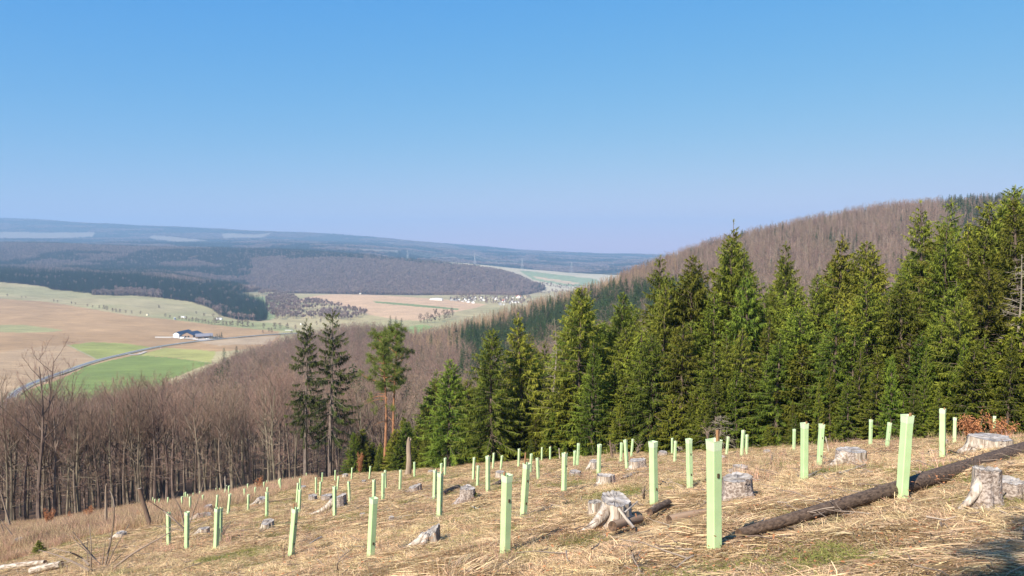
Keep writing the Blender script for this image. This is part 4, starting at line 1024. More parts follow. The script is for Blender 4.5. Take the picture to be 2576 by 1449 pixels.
rest(3, 'wood_dead', 'dead_wood', 'greyish brown wood of dead conifers covering the right hill', 1.15)
# ---------- far woods
def far_wood(name, label, n, u0, u1, Y0, Y1, fs, fe, con, seed, cell, hc=(16, 25), hb=(12, 18)):
    x, y, g = sample(n, u0, u1, Y0, Y1, seed)
    z = ground(x, y); dx, dy = picture(x, y, z)
    jit = 40 * (fbm(x, y, 90, seed) - 0.5)
    m = (y > fs(dx) + jit) & (y < fe(dx)) & seen(x, y, z + 18, 0.0006)
    x, y, z, dx = x[m], y[m], z[m], dx[m]
    i = thin(x, y, cell); x, y, z, dx = x[i], y[i], z[i], dx[i]
    dx, dy = picture(x, y, z)
    pc = con(dx, dy, x, y); k = g.random(len(x)) < pc
    for kk, key, nm, lb, hr in ((True, 'far_conifer', name[0], label[0], hc), (False, 'far_bare', name[1], label[1], hb)):
        mm = k == kk; h = g.uniform(hr[0], hr[1], mm.sum()); s = h / 18 if kk else h / 15.0
        w = s * (1.0 if kk else 1.0) * cell / 8
        scatter(nm, key, np.c_[x[mm], y[mm], z[mm]], np.c_[w, w, s], lb, 'wood')
    print(name, len(x), int(k.sum()))
def con_dark(dx, dy, x, y):
    p = 0.98 - 0.45 * (fbm(x, y, 120, 61) > 0.72)
    a = (dx > 290) & (dx < 405) & (y < Y_dark_start(dx) + 110); p[a] = 0.02
    a = (dx > 232) & (dx < 290) & (y < Y_dark_start(dx) + 45); p[a] = 0.05
    a = (dx > 490) & (dx < 560) & (y < Y_dark_start(dx) + 60); p[a] = 0.3
    a = (dx > 575) & (dx < 640) & (y < Y_dark_start(dx) + 40); p[a] = 0.35
    return p
far_wood(('dark_conifer_wood', 'bare_wood_margin'), ('dark green conifer wood on the spur left of the valley', 'grey leafless trees along the margin of the dark conifer wood'),
         60000, -0.86, 0.0, 1550, 3000, Y_dark_start, Y_dark_end, con_dark, 15, 8.0)
def con_mid(dx, dy, x, y):
    n = fbm(x, y, 260, 63); dx = dx + 90 * (fbm(x, y, 300, 64) - .5); dy = dy + 14 * (fbm(x, y, 120, 65) - .5)
    lim = lin(dx, (0, 690), (560, 672), (600, 650), (690, 648), (760, 640), (880, 650), (1000, 662), (1100, 668), (1390, 690))
    p = np.where(dy < lim, 0.75, 0.06)
    left = dx < 620; p = np.where(left, 0.25 + 0.7 * (n > 0.47), p)
    top = (dx > 560) & (dx < 900) & (dy < lin(dx, (560, 650), (900, 655))); p[top] = 0.9
    p = np.where((dx > 1340) & (y < 3400), 0.55, p)
    return p
far_wood(('conifer_wood_on_ridge', 'bare_wood_on_ridge'), ('dark conifer wood covering the upper part of the long middle ridge', 'purplish brown leafless wood on the side of the middle ridge'),
         260000, -0.80, 0.30, 2350, 5200, Y_mid_start, Y_mid_end, con_mid, 16, 9.5)
# ================================================================== SPRUCES AND PINES ALONG THE CLEARING
ENV = [(860, 1080), (930, 1030), (1000, 1000), (1050, 950), (1130, 905), (1185, 950), (1240, 830), (1280, 880), (1310, 790), (1370, 850), (1420, 800), (1460, 725), (1510, 770), (1570, 735), (1620, 740), (1665, 645),
       (1705, 720), (1745, 645), (1795, 700), (1845, 560), (1890, 700), (1925, 740), (1985, 615), (2030, 720), (2060, 690), (2110, 595), (2150, 690), (2185, 610), (2235, 690), (2270, 650), (2310, 510), (2350, 590), (2390, 505),
       (2440, 560), (2490, 520), (2556, 470), (2620, 520), (2800, 480)]
def env(dx): return np.interp(dx, [e[0] for e in ENV], [e[1] for e in ENV])
BIG = [(1130, 905, 66, 3, 1.0, 'bushy spruce rising between the pines and the spruce wood'), (1240, 828, 63, 0, 1.15, 'broad light green spruce, first tall one of the spruce wood from the left'),
       (1310, 790, 66, 5, 1.05, 'tall spruce with drooping olive boughs left of the grey lichen tree'), (1460, 722, 62, 0, 1.1, 'dark pointed spruce right of the grey lichen tree'),
       (1565, 735, 66, 1, 1.0, 'twin spruce top below the tan larch crest'), (1665, 645, 64, 2, 1.0, 'spruce with a dark spiky top left of the tallest middle spruce'),
       (1745, 645, 60, 3, 1.0, 'dense round topped spruce just left of the highest spire'), (1845, 555, 62, 6, 1.0, 'tall spruce whose lone spire stands highest against the brown hill'),
       (1925, 738, 56, 4, 1.0, 'low dark spruce right of the lone spire'), (1985, 610, 60, 2, 0.85, 'thin ragged spruce top against the brown hill'), (2060, 690, 54, 1, 1.0, 'light green spruce with pale stem left of the droopy pair'),
       (2110, 595, 57, 5, 1.0, 'drooping olive spruce, left one of the pair before the brown hill'), (2185, 610, 55, 3, 1.0, 'rounded spruce top, right one of the pair before the brown hill'),
       (2310, 508, 54, 6, 1.05, 'tall spruce with bare pale stem showing through its boughs'), (2390, 503, 55, 2, 1.0, 'tall spruce just right of the pale stemmed one'),
       (2490, 510, 54, 3, 1.1, 'broad spruce second from the right edge'), (2556, 468, 52, 0, 0.95, 'pointed spruce at the right edge reaching highest of all'), (2440, 560, 50, 4, 1.0, 'yellowish spruce with a thin pole stem near the right edge')]
occ = []
for dx, dyt, Y, pi, wd, lab in BIG:
    u, t = ray(dx, dyt); x = u * Y; z0 = gz(x, Y); H = t * Y - z0
    tree('spruce', lab, 'tree', 'spruces of the wood right of the clearing', x, Y, H, SP[pi], ('trunk', 'crown'), wide=(wd * 15 / max(H, 9) if H > 15 else wd) * 1.18, z=z0)
    occ.append((x, Y))
g = np.random.default_rng(77)
def free(x, y, d):
    for a, b in occ:
        if (a - x) ** 2 + (b - y) ** 2 < d * d: return False
    return True
ns = 0
for _ in range(9000):
    if ns >= 215: break
    dx = g.uniform(880, 2760); Ye = np.interp(dx, EDGE_DX, EDGE_Y)
    if dx < 1090: Y = Ye + g.uniform(2, 20)
    else: Y = Ye + 2.2 + 34 * g.random() ** 1.3
    u = float(ud(dx)); x = u * Y
    if not free(x, Y, 1.9 if Y < Ye + 12 else 2.6): continue
    z0 = gz(x, Y)
    top = env(dx) + g.uniform(8, 115) * (1 if Y > Ye + 8 else 1.9) + (60 if dx < 1090 else 0)
    H = Y * float(tz(top)) - z0
    if Y < Ye + 6: H = min(H, g.uniform(5, 10))
    H = np.clip(H, 4.0, 21)
    if Y * float(tz(top)) - z0 < 3.6: continue
    occ.append((x, Y)); ns += 1
    pr = SP[g.integers(0, 7)] if H > 6.2 else YS[g.integers(0, 4)]
    front_row = Y < Ye + 7
    lab = 'low spruce in the front row beside the clearing' if front_row else 'green spruce inside the dense wood right of the clearing'
    if dx < 1000: lab = 'small green spruce in the clump under the two pines'
    tree('spruce', lab, 'tree', 'spruces of the wood right of the clearing', x, Y, H, pr, ('trunk', 'crown'), wide=(1.4 if H < 12 else 1.2) * g.uniform(.9, 1.15), z=z0)
print('spruces', ns)
# young bright spruces at the very edge
ny = 0
for _ in range(4000):
    if ny >= 95: break
    dx = g.uniform(880, 2720); Ye = np.interp(dx, EDGE_DX, EDGE_Y); Y = Ye + g.uniform(0.2, 4.5); x = float(ud(dx)) * Y
    if dx > 1350 and dx < 1850 and g.random() < 0.55: continue
    if not free(x, Y, 1.0): continue
    occ.append((x, Y)); ny += 1; H = g.uniform(1.2, 5.0) if Y < Ye + 2 else g.uniform(3, 6.5)
    tree('young_spruce', 'young bright green spruce at the foot of the spruce wall', 'tree', 'young spruces along the clearing edge', x, Y, H, YS[g.integers(0, 4)], ('stem', 'crown'), wide=g.uniform(.95, 1.3))
WALL = [(0, 1010, 'under the pines'), (1010, 1120, 'right of the dead pole'), (1120, 1240, 'below the bushy spruce'), (1240, 1400, 'left of the lichen tree'), (1400, 1540, 'right of the lichen tree'), (1540, 1700, 'below the tan larches'), (1700, 1845, 'left of the lone spire'), (1845, 1985, 'right of the lone spire'),
        (1985, 2110, 'left of the droopy pair'), (2110, 2250, 'below the droopy pair'), (2250, 2400, 'below the pale stemmed spruce'), (2400, 2500, 'below the yellowish spruce'), (2500, 3000, 'at the right edge')]
def number(objs, phrase):
    for a_, b_, nm in WALL:
        sel = sorted([o for o in objs if a_ <= picture(o.location.x, o.location.y, o.location.z)[0] < b_], key=lambda o: picture(o.location.x, o.location.y, o.location.z)[0])
        for i, o in enumerate(sel): o['label'] = '%s %s, %s from left' % (phrase, nm, ORD[i])
inw = [o for o in C.objects if o.get('label', '') == 'green spruce inside the dense wood right of the clearing']; number(inw, 'green spruce in the wall')
number([o for o in C.objects if o.get('label', '') == 'low spruce in the front row beside the clearing'], 'low front row spruce')
number([o for o in C.objects if o.get('label', '') == 'young bright green spruce at the foot of the spruce wall'], 'young spruce at wall foot')
cl_ = sorted([o for o in C.objects if o.get('label', '') == 'small green spruce in the clump under the two pines'], key=lambda o: o.location.x / o.location.y)
for i, o in enumerate(cl_): o['label'] += ', %s from the left' % ORD[i]
# ---- the two tall thin spruces and the pines
def special(builder, dx, dyt, Y, name, lab, mats, names, rz=0.0, wide=1.0, **kw):
    u, t = ray(dx, dyt); x = u * Y; z0 = gz(x, Y); H = t * Y - z0
    tr, cr = builder(H, **kw)
    o = thing(name, lab, 'tree', (x, Y, z0), (0, 0, rz))
    part('trunk', tr.mesh(name + '_trunk', [mats[0]]), o); part('crown', cr.mesh(name + '_crown', [mats[1]]), o)
    return o, H
M['needle_droop'] = mat('drooping_spruce_needles', (0.022, 0.036, 0.010), 0.7, var=(0.105, 0.12, 0.026), trans=0.15)
M['grey_spruce_bark'] = mat('grey_spruce_bark', (0.22, 0.175, 0.145), 0.95, noise=(8, (0.11, 0.085, 0.07), 0.15), stretch=(1, 1, 0.25), spec=0.05)
special(spruce, 768, 803, 88, 'tall_spruce', 'tall thin spruce with bare lower stem, left one of the two before the brown wood', [M['grey_spruce_bark'], M['needle_droop']], None, Rb=2.9, bare=0.30, droop=0.75, gap=0.30, hang=1.9, seed=61, power=0.5, dens=0.8, fade=0.1, tw=0.95)
special(spruce, 830, 778, 88, 'tall_spruce', 'tall thin spruce with bare lower stem, right one of the two before the brown wood', [M['grey_spruce_bark'], M['needle_droop']], None, rz=1.0, Rb=3.6, bare=0.26, droop=0.65, gap=0.32, hang=2.0, seed=62, power=0.55, dens=0.78, fade=0.1, tw=0.95)
special(pine, 962, 838, 84, 'pine', 'pine with orange stem and bare crooked lower boughs, the front one of the two', [M['pine_bark'], M['pine']], None, rz=0.0, seed=1)
special(pine, 993, 822, 89, 'pine', 'pine with orange stem half hidden behind the front pine', [M['pine_bark'], M['pine']], None, rz=1.9, seed=2, lowdead=False)
# lichen-grey and dead trees in the wall
for dx, dyt, Y, lab in [(1400, 800, 64.5, 'grey lichen covered spruce with bare tangled boughs in the spruce wall'),                         (2572, 640, 41, 'dead grey conifer with bare twigs at the right edge'), (1815, 1045, 48.5, 'low dead grey spruce behind the middle tubes')]:
    u, t = ray(dx, dyt); x = u * Y; z0 = gz(x, Y); H = t * Y - z0
    tr, cr = larch(H, 2.0 if H > 6 else 1.3, seed=int(dx), dens=1.3, w=0.55)
    o = thing('dead_spruce', lab, 'tree', (x, Y, z0)); part('trunk', tr.mesh('dead_spruce_trunk', [M['lichen']]), o); part('crown', cr.mesh('dead_spruce_twigs', [M['lichen']]), o)
# thin saplings with pale stems in front of the dark wood
for i, (dx, dyt, dyb) in enumerate([(1492, 860, 1120), (1995, 1010, 1105), (2062, 960, 1105), (2090, 930, 1100), (2165, 880, 1100), (2245, 900, 1100), (2330, 880, 1090), (2425, 860, 1085), (2300, 960, 1095), (2410, 940, 1085)]):
    Ye = np.interp(dx, EDGE_DX, EDGE_Y); Y = Ye + rnd(0, 1.2); u, t = ray(dx, dyt); x = u * Y; z0 = gz(x, Y); H = t * Y - z0
    tree('young_spruce', 'young spruce with bare yellow leader stem, %s such from the left' % ORD[sorted([1492, 1995, 2062, 2090, 2165, 2245, 2330, 2425, 2300, 2410]).index(dx)], 'tree', 'young spruces with bare leader stems', x, Y, H, YS[i % 4], ('stem', 'crown'), wide=0.62, z=z0)
# dry-leaved beech saplings
def leafy(h, w, n, seed):
    global RNG
    old = RNG; RNG = np.random.default_rng(seed)
    tr = MB(); cr = MB(); k = 5; s = np.linspace(0, 1, k); nb = 12
    a = rnd(0, 6.28, nb); P = np.stack([np.c_[np.cos(a[i]) * s * w * .5 * rnd(.4, 1), np.sin(a[i]) * s * w * .5 * rnd(.4, 1), s ** .9 * h * rnd(.6, 1)] for i in range(nb)])
    tr.tubes(P, (0.014 * h ** .5 * (1 - .8 * s))[None].repeat(nb, 0), 4, a=0.2)
    bi = RNG.integers(0, nb, n); t = rnd(.25, 1, n) * (k - 1); i = np.minimum(t.astype(int), k - 2); f = (t - i)[:, None]
    B = P[bi, i] * (1 - f) + P[bi, i + 1] * f + RNG.normal(0, 0.07 * w, (n, 3))
    cr.strips(B, RNG.normal(size=(n, 3)), rnd(.05, .09, n), .05, a=RNG.random(n), seg=2)
    RNG = old; return tr, cr
for dx, dyb, h, w, Y, lab in [(2472, 1110, 1.35, 1.9, 34, 'rounded bush of dry orange brown beech leaves left of the rightmost back tube'), (2533, 1110, 1.25, 1.3, 34, 'bush of dry orange brown beech leaves right of the rightmost back tube'),
                             (900, 1190, 2.4, 1.0, 80, 'upright sapling with dry orange leaves before the small spruces'), (105, 1300, 2.6, 1.3, 84, 'tall sapling with dry orange leaves at the wood edge on the left'),
                             (204, 1300, 2.3, 1.2, 82, 'sapling with dry orange leaves near the pale broken stem'), (65, 1315, 1.3, 1.0, 76, 'low bush of dry brown leaves in the tall grass at far left'), (340, 1295, 0.9, 0.7, 60, 'small tuft of dry orange leaves beside the grey stump left of the leaning trunk'),
                             (642, 1238, 1.5, 1.1, 72, 'dark brown leafy twig bush among the distant tubes'), (155, 1296, 1.4, 1.0, 86, 'brown leafy bush at the foot of the beeches'), (2515, 1075, 1.0, .5, 33, 'thin reddish dry sapling before the dark gap at right')]:
    x = float(ud(dx)) * Y; z0 = gz(x, Y); tr, cr = leafy(h, w, int(800 * h * w), int(dx))
    o = thing('beech_sapling', lab, 'sapling', (x, Y, z0)); part('stem', tr.mesh('sapling_stem', [M['stick']]), o); part('foliage', cr.mesh('sapling_leaves', [M['dry_leaf']]), o)
# little green fir at lower left
x, Y = float(ud(75)) * 46, 46
tree('young_spruce', 'single low green fir bush in the straw at lower left', 'tree', None, x, Y, 0.85, YS[3], ('stem', 'crown'), wide=1.9)
# the tree behind the photographer whose shade falls in the lower right corner
t_, c_ = spruce(10.0, 2.7, seed=90, bare=0.0, droop=0.2)
sx, sy = -3.3, -5.5
o = thing('spruce', 'spruce standing behind the viewpoint and shading the lower right corner', 'tree', (sx, sy, gz(sx, sy)))
part('trunk', t_.mesh('spruce_trunk', [M['spruce_bark']]), o); part('crown', c_.mesh('spruce_crown', [M['needle']]), o)
SHADE_TREE = o
# ================================================================== TREE SHELTER TUBES
def root_at(dx, dy, Yguess, span=0.35, use=clear_z):
    """point of the ground under a sight line, the crossing closest to a guessed distance"""
    u, t = ray(dx, dy)
    Ys = np.linspace(Yguess * (1 - span), Yguess * (1 + span), 240)
    f = ground(u * Ys, Ys) - t * Ys
    s = np.where(np.sign(f[:-1]) != np.sign(f[1:]))[0]
    if len(s):
        i = s[np.argmin(np.abs(Ys[s] - Yguess))]; Y = Ys[i] - f[i] * (Ys[i + 1] - Ys[i]) / (f[i + 1] - f[i])
    else: Y = Ys[np.argmin(np.abs(f) / Ys)]
    return u * Y, Y, gz(u * Y, Y)
def tube_meshes(seed):
    g = np.random.default_rng(seed)
    w = 0.057; c = 0.010; th = 0.004; H = 1.2
    def ring(r, z, sk=0.0):
        p = []
        for sx, sy in ((1, 1), (-1, 1), (-1, -1), (1, -1)):
            a = [(r, r - c), (r - c, r)] if sx * sy > 0 else [(r - c, r), (r, r - c)]
            p += [(sx * q[0], sy * q[1], z) for q in a]
        return p
    bw = MB(); zs = np.r_[-0.03, np.linspace(0.0, 1.10, 7)]
    V = []; ro = [ring(w + g.normal(0, .0012), z) for z in zs]; ri = [ring(w - th, z) for z in zs[::-1]]
    allr = ro + ri
    for r_ in allr: V += r_
    F = []
    for i in range(len(allr) - 1):
        for j in range(8): F.append([i * 8 + j, i * 8 + (j + 1) % 8, (i + 1) * 8 + (j + 1) % 8, (i + 1) * 8 + j])
    bw.add(V, None, F)
    # flared lip as a band of its own
    bl = MB(); zl = [1.10, 1.11, 1.19, 1.20]; wl = [w + .0015, w + .0025, w + .006, w + .0085]
    allr = [ring(a, z) for a, z in zip(wl, zl)] + [ring(w + .0045, 1.20), ring(w - .002, 1.10)]
    V = [q for r_ in allr for q in r_]
    F = [[i * 8 + j, i * 8 + (j + 1) % 8, (i + 1) * 8 + (j + 1) % 8, (i + 1) * 8 + j] for i in range(len(allr) - 1) for j in range(8)]
    bl.add(V, None, F)
    return bw.mesh('shelter_tube_wall', [M['tube']]), bl.mesh('shelter_tube_lip', [M['tube_lip']])
TM = [tube_meshes(i) for i in range(4)]
def stake_mesh(h):
    b = MB(); b.box(-.013, .013, -.013, .013, -0.05, h); return b.mesh('stake', [M['stake']])
ST = {h: stake_mesh(h) for h in (1.17, 1.23, 1.30, 1.42)}
bt = MB(); bt.box(-.0035, .010, -.012, .012, -.022, .022); TIE = bt.mesh('cable_tie_slot', [M['tie']])
words = ['first', 'second', 'third', 'fourth', 'fifth', 'sixth', 'seventh', 'eighth', 'ninth', 'tenth', 'eleventh', 'twelfth', 'thirteenth', 'fourteenth', 'fifteenth', 'sixteenth', 'seventeenth', 'eighteenth', 'nineteenth', 'twentieth']
NEAR_LAB = {(2, 2360): 'tall pale green tube leaning right, left of the low splintered stump', (2, 580): 'green tube at lower left, leftmost of the three nearer ones beside the twig bush', (2, 840): 'green tube right beside the thorny twig bush at lower left',
 (2, 1260): 'green tube at lower left with a darker twin tube close behind', (2, 1300): 'darker green tube tucked behind its lower left twin', (3, 1145): 'tall green tube between the low splintered stump and the dug hole at lower left',
 (4, 520): 'large green tube in the middle of the foreground with flared open top', (4, 795): 'green tube with a long brown stake sticking out of its top', (6, 75): 'green tube rising behind the big pale stump with two slots in its edge',
 (6, 918): 'tallest looking green tube in the foreground, orange stake beside its lip', (6, 582): 'green tube left of the orange staked one, with a thinner leaning tube behind', (6, 2195): 'green tube with brown stake top, right of centre before the young spruces',
 (6, 2440): 'green tube leaning right beside the staked one before the young spruces', (7, 920): 'widest green tube standing before the long dark log', (7, 1428): 'tall straight green tube behind the long dark log with two brown ties',
 (7, 1598): 'shorter green tube just right of the tall straight one behind the log', (7, 2150): 'green tube between the two dry orange leaf bushes', (7, 2565): 'green tube cut by the right edge of the picture', (7, 680): 'crooked green tube with a kinked top beside the wide grey stump', (7, 420): 'slim green tube in front of the dark young spruces, left of the crooked one',
 (4, 1325): 'green tube with a clear dark shadow on the straw beside it', (4, 1812): 'green tube behind the hollow grey stump with a thin white tip', (4, 945): 'green tube leaning slightly left in the centre of the clearing', (4, 2172): 'green tube leaning left beside the broad pale stump',
 (4, 2280): 'thin green tube leaning right under the dark spruces', (4, 2120): 'straight green tube left of the left leaning one', (3, 2075): 'nearer green tube of the close pair right of centre left', (3, 2002): 'green tube just behind and left of its nearer neighbour', (3, 597): 'green tube standing in front of the long rooted grey stump',
 (4, 253): 'green tube standing beside the dark mossy log piece', (6, 1338): 'green tube before the wood with a shorter thin tube to its right', (6, 1390): 'thin green tube with a stick leaning from its middle', (6, 1127): 'green tube leaning right in front of the grey dead twigs', (6, 2050): 'slim green tube under the yellowish young spruces', (6, 390): 'green tube with short orange stake beside the cut stump near the dark wood', (3, 1275): 'nearer green tube of two overlapping ones left of the dead pole', (3, 1713): 'green tube just right of the standing dead pole', (3, 792): 'green tube leaning left with bare twig at its foot'}
rest = []
def place_tube(t, raw, lab, n):
    if True:
        ub, tb = ray(t[2], t[3]); ut, tt = ray(t[0], t[1]); Y = 1.2 / (tt - tb)
        if not (t[4] and Y < 75):
            Y = min(Y, 88.0)
        if t[4] and Y < 75: x = ub * Y; z = gz(x, Y) - .02
        else: x, Y, z = root_at(t[2], t[3], Y, 0.3)
        # lean: top seen where the photograph shows it
        xt = ut * Y; zt = tt * Y; h = min(max(math.hypot(zt - z, xt - x), 0.95), 1.42)
        ang = math.atan2(xt - x, max(zt - z, 0.5))
        g = np.random.default_rng(300 + n)
        o = thing('tree_shelter_tube', lab, 'tree shelter', (x, Y, z), (g.normal(0, .02), ang, 0), 'green tree shelter tubes on the clearing', (1, 1, h / 1.2))
        yaw = R({(4, 520): 38, (6, 918): 42, (7, 920): 42, (7, 1428): 80, (7, 1598): 82, (7, 2150): 85, (2, 580): 42, (2, 840): 50}.get(raw, g.uniform(30, 54)) - math.degrees(math.atan2(x, Y)))
        w, l = TM[n % 4]
        part('tube_wall', w, o, rot=(0, 0, yaw)); part('lip', l, o, rot=(0, 0, yaw))
        hh = {(4, 795): 1.42, (6, 918): 1.30, (2, 2360): 1.30, (6, 2195): 1.23, (7, 920): 1.23, (4, 1125): 1.30}.get(raw, g.choice([1.17, 1.23, 1.23]))
        side = -1 if raw in ((4, 520), (4, 795), (2, 2360), (3, 1145)) else 1
        c, s = math.cos(yaw), math.sin(yaw); px, py = (0.037 * side, 0.0)
        part('stake', ST[hh], o, loc=(px, py, 0), rot=(0, 0, yaw + 0.3))
        if Y < 48:
            for zt_ in (0.38, 0.85):
                rr = 0.0575
                part('cable_tie', TIE, o, loc=(rr * c * side if False else rr * math.cos(yaw), rr * math.sin(yaw), zt_) if g.random() < .5 else (rr * math.cos(yaw - 1.5708), rr * math.sin(yaw - 1.5708), zt_), rot=(0, 0, yaw if g.random() < .5 else yaw - 1.5708))
        return o
items = []
for t, r in zip(TUBES, TUBES_RAW):
    items.append((t, (r[0], r[1])))
far_items = sorted([i for i in items if i[1] not in NEAR_LAB], key=lambda q: q[0][2])
zones = [(0, 475, 'group by the leaning trunk'), (475, 560, 'cluster right of the twig bush'), (560, 640, 'left group before the beeches'), (640, 745, 'group left of the tall spruces'), (745, 850, 'row under the two tall spruces'), (850, 1000, 'row below the two pines'),
         (1000, 1200, 'group around the dead pole'), (1200, 1400, 'row before the spruces'), (1400, 1620, 'row before the dark wood gap'), (1620, 2576, 'back row right of middle')]
zc = {}
for t, r in items:
    if r in NEAR_LAB: lab = NEAR_LAB[r]
    else:
        for a, b, nm in zones:
            if a <= t[2] < b:
                mem = [q for q in far_items if a <= q[0][2] < b]; k = mem.index((t, r)) if (t, r) in mem else 0
                lab = 'distant green tube, %s from left in the %s' % (words[k], nm)
    place_tube(t, r, lab, len(rest)); rest.append(1)
# ================================================================== STUMPS, LOGS, DEAD WOOD, STONES
def stump(dx, dyb, wpx, hpx, lab, Y=None, tilt=(0, 0), roots=(), kind='bark', seed=0, moss=False, hollow=False, base_flare=0.35, chip=0.12, group='old spruce stumps on the clearing'):
    """base centre and sizes as seen; roots: (azimuth deg, reach in radii, width)"""
    if Y is None:
        u, t = ray(dx, dyb); Ys = np.linspace(6, 100, 1900); f = ground(u * Ys, Ys) - t * Ys
        s = np.where(np.sign(f[:-1]) != np.sign(f[1:]))[0]; Y = Ys[s[0]] if len(s) else Ys[np.argmin(np.abs(f) / Ys)]
    x = float(ud(dx)) * Y; z = gz(x, Y)
    r0 = wpx * S / F * Y / 2; h = max(hpx * S / F * Y, 0.08) * 1.12 + .05
    g = np.random.default_rng(500 + seed)
    na, nz = 44, 9
    th = np.arange(na) / na * 2 * math.pi
    lob = 1 + 0.06 * np.sin(th * 3 + seed) + 0.05 * np.sin(th * 5 + seed * 2.1) + 0.03 * np.sin(th * 11 + seed)
    rt = np.zeros(na)
    for a, reach, wd in roots:
        d = np.angle(np.exp(1j * (th - R(a)))); rt += reach * np.exp(-(d / R(wd)) ** 2)
    for k in range(4):
        d = np.angle(np.exp(1j * (th - g.uniform(0, 6.28)))); rt += (base_flare + .15) * g.uniform(.5, 1.4) * np.exp(-(d / 0.30) ** 2)
    top = h * (1 + tilt[0] * np.cos(th) + tilt[1] * np.sin(th)) + h * chip * (np.interp(th, [0, 1.5, 3, 4.5, 6.28], (lambda q: np.r_[q, q[0]])(g.uniform(-1, 1, 4))) * .8 + g.normal(0, .14, na))
    V = []; zl = np.linspace(0, 1, nz)
    for i, f in enumerate(zl):
        zz = -0.12 + (top + 0.12) * f
        fl = np.clip(1 - zz / (0.62 * np.maximum(top, .05)), 0, 1.15) ** 1.5
        ridge = 1 + 0.03 * np.sin(th * 13 + seed + f) * (1 - 0.3 * f) + g.normal(0, .012, na)
        r = r0 * (lob * (1 - 0.06 * f) * ridge + rt * fl * (1.0))
        zz = np.where(rt > 0.4, np.minimum(zz, zz * (1 - 0.0 * fl)), zz)
        V += [(r[j] * math.cos(th[j]), r[j] * math.sin(th[j]), zz[j]) for j in range(na)]
    F4 = [[i * na + j, i * na + (j + 1) % na, (i + 1) * na + (j + 1) % na, (i + 1) * na + j] for i in range(nz - 1) for j in range(na)]
    b = MB()
    # bark left on part of the trunk, bare wood elsewhere
    bark = np.array([math.sin(th[f[0] % na] + seed) + 0.6 * math.sin(3 * th[f[0] % na] + seed * 3) > (-0.1 if kind == 'mixed' else (-9 if kind == 'bark' else 9)) for f in F4])
    F4 = np.array(F4)
    if bark.any(): b.add(V, None, F4[bark], 1)
    if (~bark).any(): b.add(V, None, F4[~bark], 0)
    o = thing('tree_stump', lab, 'stump', (x, Y, z), (0, 0, 0), group)
    part('trunk', b.mesh('stump_trunk', [M['wood_pale'], M['wood_bark']], smooth=True), o)
    # cut face: rings that sink a little and a rough splinter line
    c = MB(); VV = []; fr = [1.0, .8, .55, .3, .12]
    last = np.array(V[-na:])
    for q in fr:
        cz = last[:, 2].mean()
        zz = last[:, 2] * q + cz * (1 - q) + g.normal(0, .008, na) * (q < 1) - (0.02 if q < 1 else 0) - (h * .5 * (1 - q) if hollow else 0) + 0.002
        VV += list(np.c_[last[:, 0] * q * (0.985 if q == 1 else 1), last[:, 1] * q * (0.985 if q == 1 else 1), zz])
    VV.append((0, 0, cz - (h * .5 if hollow else 0.015)))
    FF = [[i * na + j, i * na + (j + 1) % na, (i + 1) * na + (j + 1) % na, (i + 1) * na + j] for i in range(4) for j in range(na)]
    F3 = [[4 * na + j, 4 * na + (j + 1) % na, 5 * na] for j in range(na)]
    c.add(VV, F3, FF); part('cut_face', c.mesh('stump_cut_face', [M['cut']], smooth=False), o)
    # long exposed roots as pieces of their own
    for a, reach, wd in roots:
        if reach < 1.1: continue
        k = 8; s = np.linspace(0, 1, k); L = r0 * (reach * 1.25 + 0.7); ca, sa = math.cos(R(a)), math.sin(R(a))
        xx = r0 * 0.55 + L * s; px = xx * ca - 0.12 * L * np.sin(s * 3) * sa; py = xx * sa + 0.12 * L * np.sin(s * 3) * ca
        gzz = ground(x + px, Y + py) - z
        pz = gzz + h * 0.72 * (1 - s) ** 1.9 + 0.035
        m = MB(); m.tubes(np.c_[px, py, pz][None], (r0 * (0.42 * (1 - s) ** 1.1 + 0.06) )[None], 8, cap=True)
        part('root', m.mesh('stump_root', [M['wood_pale']], smooth=True), o)
    if moss:
        m = MB(); n = 60; a = g.uniform(-.3, 1.2, n); m.strips(np.c_[np.cos(a) * r0, np.sin(a) * r0 - r0 * .2, g.uniform(0, h * .7, n)], g.normal(size=(n, 3)), .08, .06, a=.5)
        part('moss', m.mesh('stump_moss', [M['moss']]), o, )
    return o
